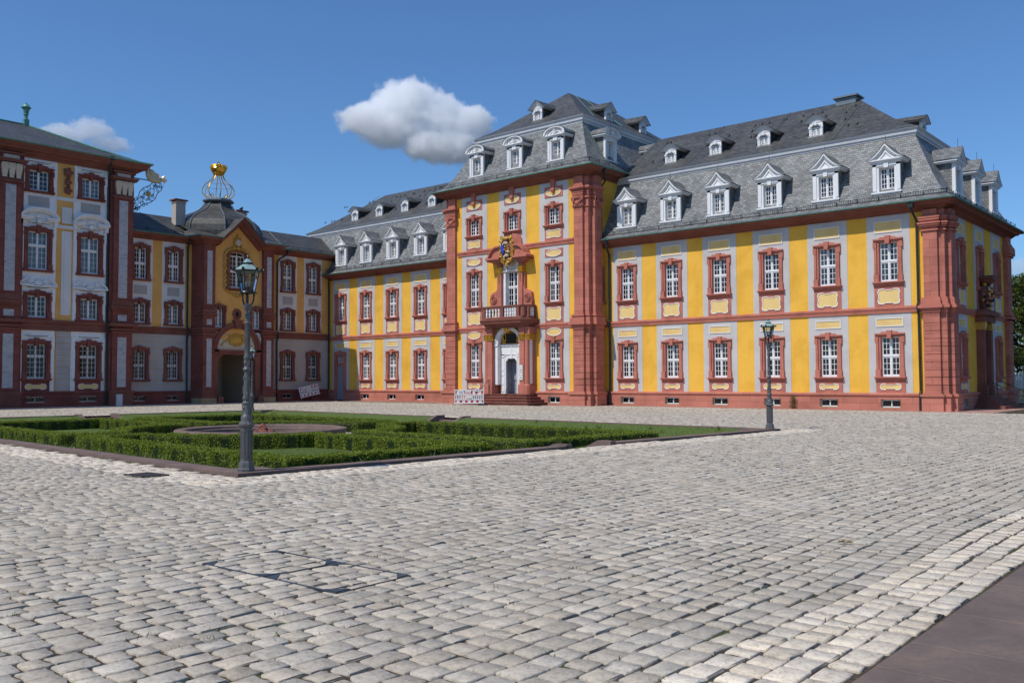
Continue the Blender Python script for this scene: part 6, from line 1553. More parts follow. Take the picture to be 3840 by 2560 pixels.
def m_lawn():
    t = NT('lawn_turf'); v = t.coord(); n = t.noise(v, 1.2, 5); n2 = t.noise(v, 45, 4, .7)
    c = t.ramp(n2, [(.3, (.06, .095, .022)), (.55, (.11, .16, .04)), (.8, (.16, .21, .065))]); c = t.mix(t.ramp(n, [(.45, 0.0), (.75, .4)]), c, (.12, .13, .045))
    t.pbr(c, .9, .15, 0, t.bump(n2, .8, .04)); return t.m
M['lawn'] = m_lawn(); M['gravel'] = m_plain('path_gravel', (.40, .345, .28), .9, .2, 0, .3, 3, .5, 60)
struct('lawn', npmesh('lawn', np.stack([XX, YY, ZZ], 2).reshape(-1, 3), F, M['lawn']))
pm = MB()
for q in ([(GL/2-.85, 1.0), (GL/2+.85, 1.0), (GL/2+.85, GW-1.0), (GL/2-.85, GW-1.0)], [(1.0, GW/2-.85), (GL-1.0, GW/2-.85), (GL-1.0, GW/2+.85), (1.0, GW/2+.85)]):
    pm.poly([(*gpt(*p), FLOOR+.018 if q[0][0] > 2 else FLOOR+.024) for p in q])
pm.poly([(*gpt(GL/2+4.6*math.cos(2*PI*i/32), GW/2+4.6*math.sin(2*PI*i/32)), FLOOR+.03) for i in range(32)]); struct('garden_path', pm.build('garden_path', M['gravel']))
# grass blades
R = np.random.default_rng(5); n = 240000; S_ = R.uniform(.42, GL-.42, n); T_ = R.uniform(.42, GW-.42, n); ds = np.hypot(S_-0, T_-0)
kp = R.uniform(0, 1, n) < np.clip(1.5-ds/17, .12, 1); ps, pt_ = np.abs(S_-GL/2), np.abs(T_-GW/2)
kp &= ~((ps < .9) | (pt_ < .9) | (np.hypot(ps, pt_) < 4.7)); S_, T_ = S_[kp], T_[kp]; d = np.minimum(np.minimum(S_, GL-S_), np.minimum(T_, GW-T_))
G = np.stack([C0.x+UX.x*S_+UY.x*T_, C0.y+UX.y*S_+UY.y*T_, gheight(S_, T_)-.01], 1); long = (d < 3.2)
V1, F1, T1 = tufts(G[long], 2, .055, .03, (.10, .155, .032), 3); V2, F2, T2 = tufts(G[~long], 1, .045, .03, (.11, .155, .042), 4)
kk = R.uniform(0, 1, long.sum()) < .004; V3, F3, T3 = tufts(G[long][kk], 8, .2, .05, (.10, .14, .035), 6)
V = np.concatenate([V1, V2, V3]); F = np.concatenate([F1, F2+len(V1), F3+len(V1)+len(V2)]); struct('grass', npmesh('grass', V, F, M['grass'], np.concatenate([T1, T2, T3])), 'stuff')
# clipped box hedges
def leaves(P, N, size, tone, seed):
    R = np.random.default_rng(seed); n = len(P); q = N+R.normal(0, .75, (n, 3)); q /= np.linalg.norm(q, axis=1)[:, None]
    a = np.cross(q, R.normal(0, 1, (n, 3))); a /= np.linalg.norm(a, axis=1)[:, None]; b = np.cross(q, a); sz = (size*R.uniform(.6, 1.3, n))[:, None]
    V = np.stack([P-a*sz, P-b*sz*.55, P+a*sz, P+b*sz*.55], 1).reshape(-1, 3); F = np.arange(n*4).reshape(-1, 4)
    k = R.uniform(.6, 1.45, n)[:, None]; yel = R.uniform(0, 1, n)[:, None]**2; T = np.array(tone)[None]*k*(1+yel*np.array([.75, .3, -.2])[None]); return V, F, T
def hedge_quadrant(sx, sy, seed, dens):
    loop = [(.95, 7.0), (.95, 5.2), (2.3, 4.5), (3.6, 3.9), (4.5, 2.9), (5.1, 1.7), (5.2, .95), (13.3, .95), (13.3, 7.0)]
    W_ = .27; R = np.random.default_rng(seed); P = [Vector((GL/2-sx*x, GW/2-sy*y)) for x, y in loop]; m = len(P); core = MB(); Pv = []; Nv = []; top = -.05
    gaps = {}
    offs = []
    area = sum((P[i].x*P[(i+1) % m].y-P[(i+1) % m].x*P[i].y) for i in range(m)); o = 1 if area > 0 else -1
    for i in range(m):
        d1 = (P[i]-P[i-1]).normalized(); d2 = (P[(i+1) % m]-P[i]).normalized(); n1 = Vector((d1.y, -d1.x))*o; n2 = Vector((d2.y, -d2.x))*o; q = n1+n2; offs.append(q/max(q.dot(n1), .4))
    for i in range(m):
        k = (i+1) % m; D = (P[k]-P[i]); L = D.length; nn = Vector((D.y, -D.x))/L*o
        oo = [P[i]+offs[i]*W_, P[k]+offs[k]*W_, P[k]-offs[k]*W_, P[i]-offs[i]*W_]; q = [gpt(v.x, v.y) for v in oo]
        z0 = FLOOR-.05; zt = top-.05
        sh = [gpt(*(c+(v-c)*.86)) for v, c in zip(oo, (P[i], P[k], P[k], P[i]))]
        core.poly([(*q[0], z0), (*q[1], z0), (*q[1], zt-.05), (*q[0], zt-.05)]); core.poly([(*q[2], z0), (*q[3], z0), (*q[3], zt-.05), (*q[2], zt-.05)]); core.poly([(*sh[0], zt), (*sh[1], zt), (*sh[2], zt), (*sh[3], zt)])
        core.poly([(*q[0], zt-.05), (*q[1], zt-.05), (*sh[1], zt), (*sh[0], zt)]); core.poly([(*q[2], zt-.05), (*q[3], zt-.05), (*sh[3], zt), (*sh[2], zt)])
        for side in (1, -1, 0):
            a_ = L*(top-FLOOR if side else 2*W_); n = int(a_*dens*(1.25 if side == 0 else 1)); u = R.uniform(0, 1, n); h = R.uniform(0, 1, n)
            lump = .02*np.sin(u*L*5.3+i)+.016*np.sin(u*L*11+side)
            c = np.array(P[i])[None]*(1-u)[:, None]+np.array(P[k])[None]*u[:, None]; of = np.array(offs[i])[None]*(1-u)[:, None]+np.array(offs[k])[None]*u[:, None]
            if side:
                v = c+of*(side*(W_+lump+R.normal(0, .012, n)))[:, None]; z = FLOOR+(top-FLOOR)*h; nv_ = np.tile((nn.x*UX.x*side+nn.y*UY.x*side, nn.x*UX.y*side+nn.y*UY.y*side, .35), (n, 1))
            else:
                v = c+of*(W_*(2*h-1))[:, None]; z = top+lump*.8+R.normal(0, .011, n)+.03*(R.uniform(0, 1, n) > .94); nv_ = np.tile((0, 0, 1.0), (n, 1))
            Pv.append(np.stack([C0.x+UX.x*v[:, 0]+UY.x*v[:, 1], C0.y+UX.y*v[:, 0]+UY.y*v[:, 1], z], 1)); Nv.append(nv_)
    V, F, T = leaves(np.concatenate(Pv), np.concatenate(Nv), .0245, (.15, .215, .024), seed)
    cm = core.build('hedge', M['leaf']); nv = len(cm.vertices); CV = np.array([v.co for v in cm.vertices]); CF = np.array([p.vertices for p in cm.polygons])
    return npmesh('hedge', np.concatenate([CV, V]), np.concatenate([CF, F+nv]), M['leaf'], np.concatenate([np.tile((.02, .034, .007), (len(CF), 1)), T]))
HN = [(1, 1, 'clipped box hedge looping the near corner lawn beside the big lamp post', 3000), (-1, 1, 'clipped box hedge looping the lawn before the main palace block, cut by the frame edge', 2000), (1, -1, 'clipped box hedge looping the lawn in front of the tower and right wing', 1500), (-1, -1, 'clipped box hedge looping the far lawn by the slim lamp and the gatehouse', 1400)]
for i, (sx, sy, lab, dens) in enumerate(HN):
    me = hedge_quadrant(sx, sy, 31+i, dens); thing('box_hedge', lab, 'hedge', (0, 0, 0), group='clipped box hedges of the sunken garden', mesh=me)
# fountain basin
fx, fy = gpt(GL/2, GW/2); ft = thing('fountain_basin', 'low round red sandstone fountain basin with a small rockwork heap in the garden centre', 'fountain', (fx, fy, FLOOR))
b = MB(); b.lathe(0, 0, [(3.3, 0), (3.3, .1), (3.22, .14), (3.2, .2), (3.24, .26), (3.27, .33), (3.24, .40), (3.1, .43), (2.95, .42), (2.88, .38), (2.86, .3), (2.8, .27), (2.78, .06)], 56, cap=False); sub('rim', b, M['kerb'], ft, smooth=True)
b = MB(); b.poly([(2.8*math.cos(2*PI*i/40), 2.8*math.sin(2*PI*i/40), .1) for i in range(40)]); wt = NT('basin_water'); wt.pbr((.05, .045, .03), .08, .5, 0, wt.bump(wt.noise(wt.coord(), 3, 3), .05, .05)); sub('water', b, wt.m, ft)
b = MB(); rr = random.Random(8)
for k in range(26): a = rr.uniform(0, 6.3); r_ = rr.uniform(0, .5); b.ball((r_*math.cos(a), r_*math.sin(a), .1+(.5-r_)*rr.uniform(.3, 1)), rr.uniform(.1, .2), 6, 4, (1, rr.uniform(.6, 1.2), rr.uniform(.5, 1)))
sub('rockwork', b, M['sand_dark'], ft)
# steps into the garden
def garden_steps(label, s0, t0, ds, dt):
    x, y = gpt(s0, t0); o = thing('garden_steps', label, 'steps', (x, y, 0), group='sandstone steps into the sunken garden'); m = MB(); D = UX*ds+UY*dt; Nn = Vector((D.y, -D.x))
    def P(u, v): q = D*u+Nn*v; return (q.x, q.y)
    for k in range(3): m.vprism([P(.36*k, -.8), P(.36*k+.36, -.8), P(.36*k+.36, .8), P(.36*k, .8)], -.6, -.1-.14*k)
    sub('treads', m, M['kerb'], o)
    for s_ in (-1, 1):
        m = MB(); z0 = [(0, .1), (.45, .1), (1.3, -.28), (1.45, -.28)]
        for (ua, za), (ub, zb) in zip(z0, z0[1:]):
            for va, vb in ((.8*s_, 1.02*s_),):
                A, B_, C_, D_ = P(ua, va), P(ub, va), P(ub, vb), P(ua, vb)
                m.poly([(*A, za), (*B_, zb), (*C_, zb), (*D_, za)]); m.poly([(*A, -.6), (*B_, -.6), (*B_, zb), (*A, za)]); m.poly([(*D_, -.6), (*C_, -.6), (*C_, zb), (*D_, za)])
        m.poly([(*P(0, .8*s_), -.6), (*P(0, 1.02*s_), -.6), (*P(0, 1.02*s_), .1), (*P(0, .8*s_), .1)]); m.poly([(*P(1.45, .8*s_), -.6), (*P(1.45, 1.02*s_), -.6), (*P(1.45, 1.02*s_), -.28), (*P(1.45, .8*s_), -.28)]); sub('flank_wall', m, M['kerb'], o)
garden_steps('short sandstone steps cut into the long near-side kerb, only their low flank stones showing', 0, GW/2, 1, 0)
garden_steps('short sandstone steps with sloping flank walls opposite the tower portal', GL/2, GW, 0, -1)
garden_steps('short sandstone steps with sloping flank walls on the side towards the main palace block', GL, GW/2, -1, 0)
# ------------------------------------------------------------------ street lamps
M['lampiron'] = m_plain('grey_lamp_paint', (.10, .098, .096), .42, .45, .0, .25, 14, .35, 30)
M['lampdark'] = m_plain('black_lamp_paint', (.016, .019, .02), .35, .5, .2, .3, 14)
M['lampglass'] = m_glass('lamp_glass')
M['lamproof'] = m_plain('pale_green_lamp_roof', (.30, .42, .37), .35, .5, .2, .2, 9)
M['opal'] = m_plain('bulb_glass', (.62, .6, .52), .2, .5, 0, .05, 5)
def make_lamp():
    o = thing('street_lamp', 'large cast-iron street lamp with a hexagonal glass lantern at the near garden corner', 'street lamp', group='cast-iron street lamps of the court')
    m = MB(); A8 = PI/8
    m.lathe(0, 0, [(.165, 0), (.165, .05), (.15, .07), (.145, .13), (.135, .17), (.118, .2)], 8, A8); m.lathe(0, 0, [(.112, .18), (.112, .84)], 8, A8); m.lathe(0, 0, [(.115, .82), (.15, .86), (.155, .89), (.13, .92), (.115, .95)], 8, A8)
    for i in range(8):
        a = 2*PI*i/8; c = (.112*math.cos(PI/8)); t = Vector((-math.sin(a), math.cos(a), 0)); n = Vector((math.cos(a), math.sin(a), 0))
        for du in (-.026, .026): p = n*(c+.004)+t*du; m.tube([(p.x, p.y, .26), (p.x, p.y, .76)], .006, 4)
        for z in (.26, .76): p = n*(c+.004)-t*.026; q = n*(c+.004)+t*.026; m.tube([(p.x, p.y, z), (q.x, q.y, z)], .006, 4)
        p = n*(c+.02); m.ball((p.x, p.y, .9), .022, 6, 4)
    sub('pedestal', m, M['lampiron'], o)
    m = MB(); m.lathe(0, 0, [(.105, .93), (.108, 1.03), (.095, 1.05), (.072, 1.1), (.078, 1.2), (.07, 1.26), (.085, 1.275), (.085, 1.3), (.06, 1.33), (.066, 1.42), (.06, 1.62), (.052, 1.88), (.075, 1.9), (.082, 1.93), (.06, 1.965), (.053, 2.02), (.056, 2.12), (.07, 2.135), (.07, 2.16), (.055, 2.19), (.046, 2.3), (.043, 2.78), (.058, 2.79), (.058, 2.815), (.044, 2.83), (.044, 2.9), (.056, 2.905), (.056, 2.93), (.046, 2.95), (.05, 3.02), (.075, 3.08), (.085, 3.12), (.09, 3.16), (.06, 3.17)], 18)
    rr = random.Random(14)
    for z0, z1, r_, n in ((1.08, 1.24, .076, 14), (1.34, 1.6, .064, 20), (1.62, 1.86, .058, 16), (2.0, 2.1, .056, 8), (2.92, 3.1, .06, 10)):
        for k in range(n):
            a = rr.uniform(0, 2*PI); z = rr.uniform(z0, z1); pts = [(r_*1.02*math.cos(a+.25*math.sin(t)), r_*1.02*math.sin(a+.25*math.sin(t)), z+.035*math.cos(t)*(1 if k % 2 else -1)) for t in (0, .8, 1.6, 2.4, 3.2)]; m.tube(pts, [.012, .016, .014, .01, .005], 5)
    for i in range(12): a = 2*PI*i/12; m.tube([(.046*math.cos(a), .046*math.sin(a), 2.22), (.043*math.cos(a), .043*math.sin(a), 2.76)], .008, 4)
    sub('column', m, M['lampiron'], o, smooth=True)
    m = MB()
    for i in range(3):
        a = 2*PI*i/3+PI/6; n = Vector((math.cos(a), math.sin(a), 0))
        m.tube([n*.03+Vector((0, 0, 3.15)), n*.09+Vector((0, 0, 3.17)), n*.115+Vector((0, 0, 3.24)), n*.12+Vector((0, 0, 3.34)), n*.14+Vector((0, 0, 3.4))], .016, 6)
        m.tube([n*(.145+.03*math.cos(t))+Vector((0, 0, 3.355+.03*math.sin(t))) for t in [k*.6 for k in range(9)]], .01, 5)
    m.tube([(.135*math.cos(2*PI*i/24), .135*math.sin(2*PI*i/24), 3.385) for i in range(24)], .02, 6, True); m.lathe(0, 0, [(.02, 3.16), (.02, 3.38)], 6); m.lathe(0, 0, [(.13, 3.375), (.13, 3.39)], 6)
    sub('cradle', m, M['lampdark'], o)
    m = MB(); r0, r1 = .128, .215
    for i in range(6):
        a = 2*PI*i/6; m.tube([(r0*math.cos(a), r0*math.sin(a), 3.39), (r1*math.cos(a), r1*math.sin(a), 3.79)], .009, 5)
    for z, r_ in ((3.4, r0), (3.785, r1)):
        for i in range(6): a, b = 2*PI*i/6, 2*PI*(i+1)/6; m.tube([(r_*math.cos(a), r_*math.sin(a), z), (r_*math.cos(b), r_*math.sin(b), z)], .009, 5)
    R_ = .27
    for i in range(6):
        a, b = 2*PI*i/6, 2*PI*(i+1)/6; m.tube([(R_*math.cos(a), R_*math.sin(a), 3.795), (R_*math.cos(b), R_*math.sin(b), 3.795)], .013, 5)
        n = Vector((math.cos(a), math.sin(a), 0)); m.tube([n*.255+Vector((0, 0, 3.8)), n*.285+Vector((0, 0, 3.81)), n*.3+Vector((0, 0, 3.85))], [.018, .016, .006], 5); m.ball(n*.25+Vector((0, 0, 3.83)), .026, 6, 4)
    sub('lantern_frame', m, M['lampdark'], o)
    m = MB()
    for i in range(6):
        a, b = 2*PI*i/6, 2*PI*(i+1)/6; m.poly([(r0*math.cos(a), r0*math.sin(a), 3.4), (r0*math.cos(b), r0*math.sin(b), 3.4), (r1*math.cos(b), r1*math.sin(b), 3.785), (r1*math.cos(a), r1*math.sin(a), 3.785)])
    sub('glass', m, M['lampglass'], o)
    m = MB(); m.lathe(0, 0, [(.268, 3.8), (.24, 3.815), (.095, 3.925)], 6); m.lathe(0, 0, [(.095, 3.95), (.07, 3.985), (.035, 4.03)], 6); m.lathe(0, 0, [(.26, 3.792), (.12, 3.77), (.0, 3.765)], 6); sub('lantern_roof', m, M['lamproof'], o)
    m = MB(); m.lathe(0, 0, [(.1, 3.92), (.105, 3.935), (.1, 3.955), (.08, 3.955)], 12); m.lathe(0, 0, [(.035, 4.025), (.04, 4.035), (.02, 4.05), (.012, 4.07), (.02, 4.08), (.01, 4.1), (.0, 4.13)], 8); sub('finial', m, M['lampdark'], o)
    m = MB()
    for s_ in (-1, 1): m.ball((s_*.03, .01*s_, 3.57), .028, 10, 8); m.lathe(s_*.03, .01*s_, [(.014, 3.5), (.02, 3.545)], 8)
    sub('bulb', m, M['opal'], o, smooth=True); m = MB(); m.lathe(0, 0, [(.012, 3.39), (.018, 3.43), (.05, 3.46), (.045, 3.49), (.02, 3.5), (.0, 3.5)], 10); sub('lamp_holder', m, M['lampdark'], o)
    return o
l1 = make_lamp(); l1.location = (.78, -41.87, .05); l1.rotation_euler = (0, 0, .12)
l2 = copy_tree(l1); l2.location = (2.05, -22.1, .05); l2.scale = (.93, .93, .925); l2.rotation_euler = (0, 0, .62); l2['label'] = 'cast-iron street lamp standing before the right wing, its lantern against the yellow facade'
l3 = copy_tree(l1); l3.location = (-30.1, -21.55, .05); l3.scale = (.9, .9, .905); l3.rotation_euler = (0, 0, .3); l3['label'] = 'slim distant street lamp standing in front of the gatehouse arch'

# ------------------------------------------------------------------ barriers
def barrier(label, foot=True, left=True, patches=True):
    o = thing('barrier', label, 'barrier', group='red and white construction barriers'); m = MB()
    for x in (-1, 1): m.box(x-.025, x+.025, -.025, .025, .06, 1.12)
    for z0, z1 in ((1.03, 1.08), (.72, .78), (.38, .44), (.13, .18)): m.box(-1, 1, -.03, .03, z0, z1)
    for i in range(15):
        x = -.9+1.8*i/14
        if abs(x) > .2: m.box(x-.032, x+.032, -.012, .012, .44, .72)
    m.box(-.2, .2, -.015, .015, .5, .68)
    for i in range(7): m.box(-.85+1.7*i/6-.05, -.85+1.7*i/6+.05, -.02, .02, 1.08, 1.1)
    sub('frame', m, M['white'], o)
    b = MB(); b.box(-.975, .975, -.008, .008, .78, 1.03); b.box(-.975, .975, -.008, .008, .18, .38); sub('board', b, M['bord'], o)
    r = MB()
    for x0, x1 in ((-.96, -.87), (-.34, -.28), (.12, .24), (.42, .6), (.84, .96)) if left else ((-.92, -.8), (-.62, -.48), (-.3, -.16), (.0, .14), (.3, .46), (.6, .78), (.88, .96)): r.box(x0, x1, -.011, .011, .79, 1.02)
    for i in range(6):
        c = -.97+.388*i; r.box(max(-.97, c-.09), min(.97, c+.09), -.011, .011, .2, .36)
    for q in islands(r, .04): sub('stripe', q, M['red'], o)
    def sign(x, z, w_, h, arrow, col, dirn, name):
        s = MB(); s.box(x-w_, x+w_, -.036, -.03, z-h, z+h); p = sub(name, s, M['bord'], o); a = MB(); L = arrow
        a.poly([(x-dirn*L, -.039, z), (x-dirn*L*.3, -.039, z-L*.55), (x-dirn*L*.3, -.039, z-L*.2), (x+dirn*L, -.039, z-L*.2), (x+dirn*L, -.039, z+L*.2), (x-dirn*L*.3, -.039, z+L*.2), (x-dirn*L*.3, -.039, z+L*.55)]); sub('arrow', a, M[col], p); return p
    if left:
        sign(-.6, .93, .14, .1, .09, 'black', 1, 'arrow_sign'); sign(.55, 1.08, .14, .1, .09, 'black', 1, 'arrow_sign'); p = sign(-.07, .9, .2, .13, .01, 'red', 1, 'notice'); a = MB(); z, x = .86, -.07
        a.poly([(x-.17, -.04, z), (x-.1, -.04, z-.045), (x-.1, -.04, z-.022), (x+.17, -.04, z-.022), (x+.17, -.04, z+.022), (x-.1, -.04, z+.022), (x-.1, -.04, z+.045)]); sub('arrow', a, M['red'], p)
        t = MB(); 
        for k in range(7): t.box(x-.15+.045*k, x-.15+.045*k+.03, -.0395, -.038, .965, .99)
        sub('lettering', t, M['lampiron'], p)
    else:
        sign(.02, .9, .12, .1, .08, 'black', -1, 'arrow_sign'); p = sign(-.4, .86, .19, .15, .01, 'red', -1, 'notice'); a = MB(); z, x = .8, -.4
        a.box(x-.15, x+.1, -.0395, -.038, z-.03, z+.03); a.poly([(x+.16, -.0395, z), (x+.08, -.0395, z+.05), (x+.08, -.0395, z-.05)]); sub('arrow', a, M['red'], p)
        t = MB()
        for k in range(6): t.box(x-.13+.045*k, x-.13+.045*k+.03, -.0395, -.038, .92, .945)
        sub('lettering', t, M['lampiron'], p)
    if foot:
        f = MB(); f.prism([(.62, 0), (1.3, 0), (1.26, .1), (.72, .12)], -.2, .2, True); f.box(-1.02, -.98, -.03, .03, 0, .1); sub('foot', f, M['black'], o)
    return o
b1 = barrier('white and red barrier with arrow signs standing upright by the tower portal steps'); b1.location = (-28.1, -5.4, .0); b1.rotation_euler = (0, 0, math.radians(40))
b2 = barrier('white and red barrier lying tilted against the steps below the gatehouse windows', False, False); b2.rotation_euler = (math.radians(-12), math.radians(-10.5), math.radians(88)); b2.location = (-49.5, -2.93, .33); b2.scale = (.97, 1, .95)
po = MB(); po.box(-.2, .2, -.1, .1, 0, .82); po.box(-.21, .21, -.11, .11, .8, .84); thing('info_post', 'pale grey low post box standing at the foot of the main block corner pilaster', 'post', (-48.7, -20.4, 0), PI/2, mesh=po.build('info_post', M['trim']))
# drain, cobbled access cover
dg = MB(); 
for i in range(9): dg.box(-.32, .32, -.22+.05*i, -.2+.05*i, -.02, .012)
for i in range(6): dg.box(-.32+.122*i, -.3+.122*i, -.22, .22, -.02, .01)
dg.box(-.36, .36, -.26, -.22, -.04, .014); dg.box(-.36, .36, .22, .26, -.04, .014); dg.box(-.36, -.32, -.26, .26, -.04, .014); dg.box(.32, .36, -.26, .26, -.04, .014)
M['castiron'] = m_plain('rusty_cast_iron', (.075, .062, .058), .6, .4, .3, .35, 20)
thing('drain_grate', 'rusty iron drain grate set in the pale cobbles near the left garden kerb', 'drain', (-.42, -43.22, .01), .0, mesh=dg.build('drain_grate', M['castiron']))
ac = MB(); x0, x1, y0, y1 = -.98, .98, -.42, .42; M['steel'] = m_plain('grey_cover_steel', (.10, .11, .12), .4, .5, .6, .3, 12)
for q in ((x0, x1, y0-.014, y0+.014), (x0, x1, y1-.01, y1+.01)): ac.box(*q, -.03, .006)
for x in (x0, .0, x1): ac.box(x-.008, x+.008, y0, y1, -.03, .006)
for cx, sx in ((x0, 1), (x1, -1), (0, 1), (0, -1)):
    for cy, sy in ((y0, 1), (y1, -1)):
        if rnd.random() < .75: ac.vprism(ccw([(cx+sx*.012, cy), (cx+sx*.17, cy), (cx+sx*.012, cy+sy*.15)]), -.01, .012)
thing('access_cover', 'rectangular steel-framed access cover filled with cobbles in the foreground paving', 'manhole cover', (8.85, -46.48, 0), math.radians(2), mesh=ac.build('access_cover', M['steel']))
lf = MB()
for k in range(3): a = k*2.1; lf.poly([(0, 0, .01), (.05*math.cos(a-.5), .05*math.sin(a-.5), .03), (.1*math.cos(a), .1*math.sin(a), .02), (.05*math.cos(a+.5), .05*math.sin(a+.5), .035)])
x_, y_ = 13.5, -42.4
thing('fallen_leaf', 'small curled brown leaf lying alone on the grey cobbles near the slab edge', 'leaf', (12.2, -42.0, .01), mesh=lf.build('fallen_leaf', m_plain('dry_leaf', (.16, .12, .03), .7)))
# self-sown shrub at the wing's plinth
R = np.random.default_rng(77); n = 420; h = R.uniform(0, 1, n)**.8; a = R.uniform(0, 6.28, n); r_ = .2*(1-h*.6)*np.sqrt(R.uniform(0, 1, n))+.02; br_ = np.where(R.uniform(0, 1, n) < .4, .12*h, 0)
P = np.stack([r_*np.cos(a)+br_*1.1, r_*np.sin(a)*.6, .06+h*.72], 1); V, F, T = leaves(P, np.stack([np.cos(a), np.sin(a)-.6, .4+0*a], 1), .032, (.10, .10, .03), 3)
wp = thing('wall_shrub', 'small self-sown shrub growing at the plinth between two cellar windows of the right wing', 'shrub', (-6.75, -.3, 0)); sub('foliage', npmesh('foliage', V, F, M['leaf'], T), None, wp)
st = MB(); st.tube([(0, 0, 0), (.01, 0, .4), (.05, 0, .75)], [.02, .014, .006], 5); st.tube([(0, 0, .1), (-.1, -.02, .35), (-.17, -.02, .55)], [.012, .01, .004], 5); sub('stem', st, m_plain('twig_bark', (.12, .075, .04), .9), wp)

# ------------------------------------------------------------------ trees and boundary beyond the free end
M['bark'] = m_plain('bark', (.07, .05, .035), .95, .1, 0, .4, 6, .6, 20)
def tree(name, label, x, y, h, r, seed, n=26000, tone=(.055, .085, .018)):
    o = thing(name, label, 'tree', (x, y, 0), group='trees beyond the free end of the wing'); R = np.random.default_rng(seed); rr = random.Random(seed); m = MB()
    m.tube([(0, 0, -.2), (.05, .02, h*.2), (.0, .1, h*.45), (.1, 0, h*.7)], [h*.032, h*.026, h*.018, h*.008], 9); C = []
    for k in range(15):
        z = h*rr.uniform(.22, .75); a = rr.uniform(0, 6.28); l = r*rr.uniform(.5, .95); e = Vector((l*math.cos(a), l*math.sin(a), z+l*rr.uniform(.15, .6)))
        m.tube([(0, 0, z), e*.5+Vector((0, 0, z*.5+.1)), e], [h*.011, h*.007, h*.002], 6); C.append(e)
    for k in range(46): a = rr.uniform(0, 6.28); f = rr.uniform(.18, 1.0); z = h*f; rad = r*math.sin(PI*min(1, .12+f*.86))**.7*math.sqrt(rr.uniform(.15, 1)); C.append(Vector((rad*math.cos(a), rad*math.sin(a), z)))
    sub('trunk', m, M['bark'], o); C = np.array(C); k = R.integers(0, len(C), n); rad = R.uniform(.45, 1.0, len(C))[k]*r*.27
    d = R.normal(0, 1, (n, 3)); d /= np.linalg.norm(d, axis=1)[:, None]; P = C[k]+d*(rad*R.uniform(.45, 1.05, n))[:, None]*np.array([1, 1, .72]); nrm = d*.7+np.array([0, 0, .5]); br = R.uniform(.75, 1.25, len(C))[k][:, None]
    V, F, T = leaves(P, nrm, .13, tone, seed+1); sub('crown', npmesh('crown', V, F, M['treeleaf'], T*br), None, o); return o
tree('broadleaf_tree', 'broad dark green tree rising behind the boundary fence at the wing end', 1.2, 29, 10.4, 4.6, 51)
tree('broadleaf_tree', 'taller tree close behind the wing corner, only a leafy branch showing under the eaves', -5.2, 24.5, 13.5, 4.3, 52)
tree('broadleaf_tree', 'shadowy tree farther back behind the white gate boards', 6.5, 41, 12, 6, 53, 22000, (.035, .06, .012))
tree('broadleaf_tree', 'deep background tree filling the gap beside the free wing corner', -3, 46, 9, 6, 54, 18000, (.035, .06, .012))
fb = thing('boundary_fence', 'iron railing on a pale stone balustrade with white boards beside the wing end', 'fence', (2.5, 20.3, 0)); m = MB(); m.box(-2.2, 5.5, -.16, .16, 0, .2); m.box(-2.25, 5.55, -.2, .2, .92, 1.04)
for i in range(26): m.lathe(-1.9+.29*i, 0, [(.08, .2), (.1, .3), (.06, .42), (.11, .6), (.07, .78), (.1, .92)], 8)
m.box(-2.25, -1.75, -.2, .2, 0, .95); sub('balustrade', m, M['ivory'], fb); m = MB()
for i in range(40): m.box(-2.1+.19*i, -2.08+.19*i, -.01, .01, 1.04, 2.55)
for z in (1.25, 2.3): m.box(-2.2, 5.5, -.02, .02, z, z+.05)
sub('railing', m, M['iron'], fb); m = MB()
for i in range(7): m.box(-2.0+.14*i, -1.88+.14*i, -.14, -.1, 1.05, 2.05)
sub('board', m, M['white'], fb)
gp = thing('gate_pier', 'stone gate pier topped by a ball, seen past the wing corner', 'gate pier', (1.0, 23, 0)); m = MB(); m.box(-.35, .35, -.35, .35, 0, 2.5); m.box(-.45, .45, -.45, .45, 2.5, 2.66); sub('shaft', m, M['ivory'], gp); m = MB(); m.lathe(0, 0, [(.25, 2.66), (.14, 2.74)], 12); m.ball((0, 0, 3.0), .28, 14, 10); sub('ball', m, M['ivory'], gp, smooth=True)

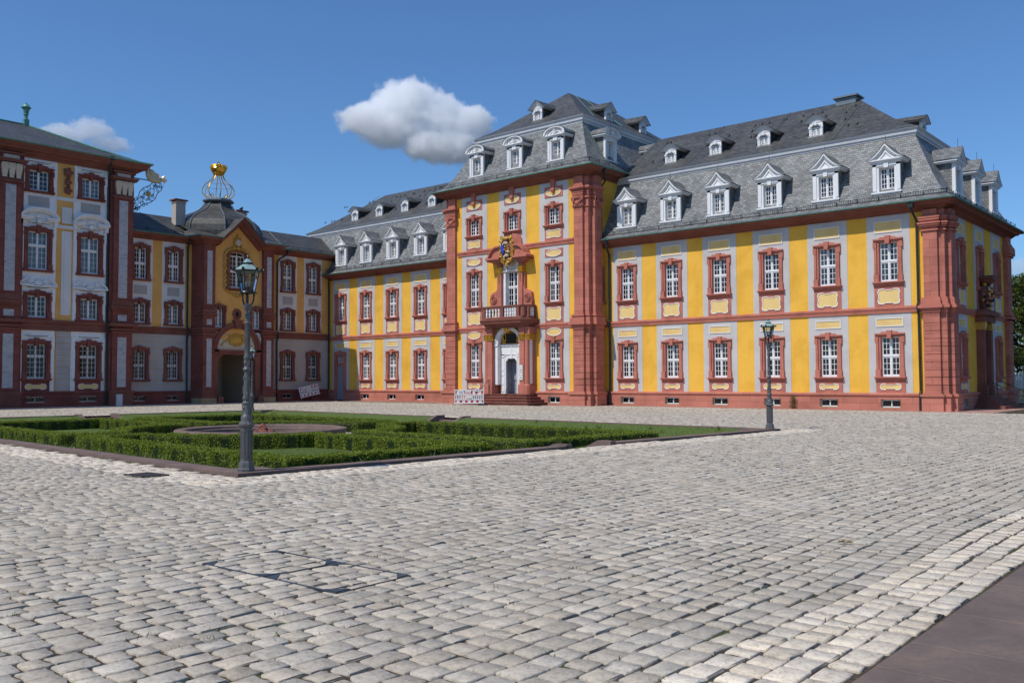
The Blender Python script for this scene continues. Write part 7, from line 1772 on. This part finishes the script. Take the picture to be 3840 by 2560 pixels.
# ------------------------------------------------------------------ clouds: fibrous vapour a kilometre off
def cloud(label, direction, dist, size, blobs, seed, dens=.05, nscale=3.2):
    """vapour inside a box: blobs (x, z, rx, rz) in box units along the view's right and up, broken up by noise"""
    d = Vector(direction).normalized(); c = CAMP+d*dist; W_, H_ = size; m = MB(); m.box(-1, 1, -.45, .45, -1, 1)
    t = NT('cloud_vapour'); v = t.coord(); best = None
    wob = t.n('ShaderNodeTexNoise'); wob.inputs['Scale'].default_value = nscale*.8; wob.inputs['Detail'].default_value = 3; t.l(t.map(v, (1, 1, H_/W_), (seed, 0, 0)), wob.inputs['Vector'])
    ws = t.n('ShaderNodeVectorMath', operation='MULTIPLY_ADD'); t.l(wob.outputs['Color'], ws.inputs[0]); ws.inputs[1].default_value = (.34, .2, .34*W_/H_*.8); ws.inputs[2].default_value = (-.17, -.1, -.17*W_/H_*.8)
    ad = t.n('ShaderNodeVectorMath', operation='ADD'); t.l(v, ad.inputs[0]); t.l(ws.outputs[0], ad.inputs[1])
    for x, z, rx, rz in blobs:
        mp = t.map(ad.outputs[0], (1/rx, 1/.34, 1/rz), (-x/rx, 0, -z/rz)); ln = t.n('ShaderNodeVectorMath', operation='LENGTH'); t.l(mp, ln.inputs[0]); s_ = t.math('SUBTRACT', 1.0, ln.outputs['Value'])
        best = s_ if best is None else t.math('MAXIMUM', best, s_)
    fine = t.noise(t.map(v, (1, 1, H_/W_), (seed*3.3, 0, 0)), nscale*2.6, 8, .62)
    val = t.math('ADD', t.math('MULTIPLY', best, 1.5), t.math('MULTIPLY', t.math('SUBTRACT', fine, .53), 1.5))
    rmp = t.ramp(val, [(.04, 0.0), (.12, .25), (.3, 1.0)]); pv_ = t.n('ShaderNodeVolumePrincipled'); pv_.inputs['Color'].default_value = (.995, .995, .997, 1); pv_.inputs['Anisotropy'].default_value = 0
    t.l(t.math('MULTIPLY', rmp, dens), pv_.inputs['Density']); t.l(pv_.outputs[0], t.out.inputs['Volume'])
    o = thing('cloud', label, 'cloud', c, math.atan2(d.y, d.x)-PI/2, mesh=m.build('cloud', t.m)); o.scale = (W_, min(W_, H_)*1.3, H_); return o
def rdir(px, py): return _f+_r2*((px-1920)/3414)-_u2*((py-1280)/3414)
cloud('big bright cumulus cloud standing in the blue sky to the left of the tower roof', rdir(1553, 462), 1000, (90, 57), [(-.52, .02, .42, .32), (-.08, .38, .44, .52), (.28, .1, .5, .46), (.62, .0, .34, .42), (.2, -.45, .4, .34), (.5, -.42, .48, .42), (-.25, -.12, .5, .36)], 1.7, .12)
cloud('small ragged cloud low over the roof of the main palace block', rdir(308, 503), 1000, (50, 24), [(-.3, -.1, .55, .45), (.15, .2, .5, .5), (.5, -.3, .45, .45)], 5.1, .08, 3.6)
cloud('faint cloud wisp peeping out beside the trees at the frame edge', rdir(3845, 1000), 1000, (36, 16), [(0, 0, .8, .6), (.3, .2, .5, .5)], 8.3, .06, 3.6)
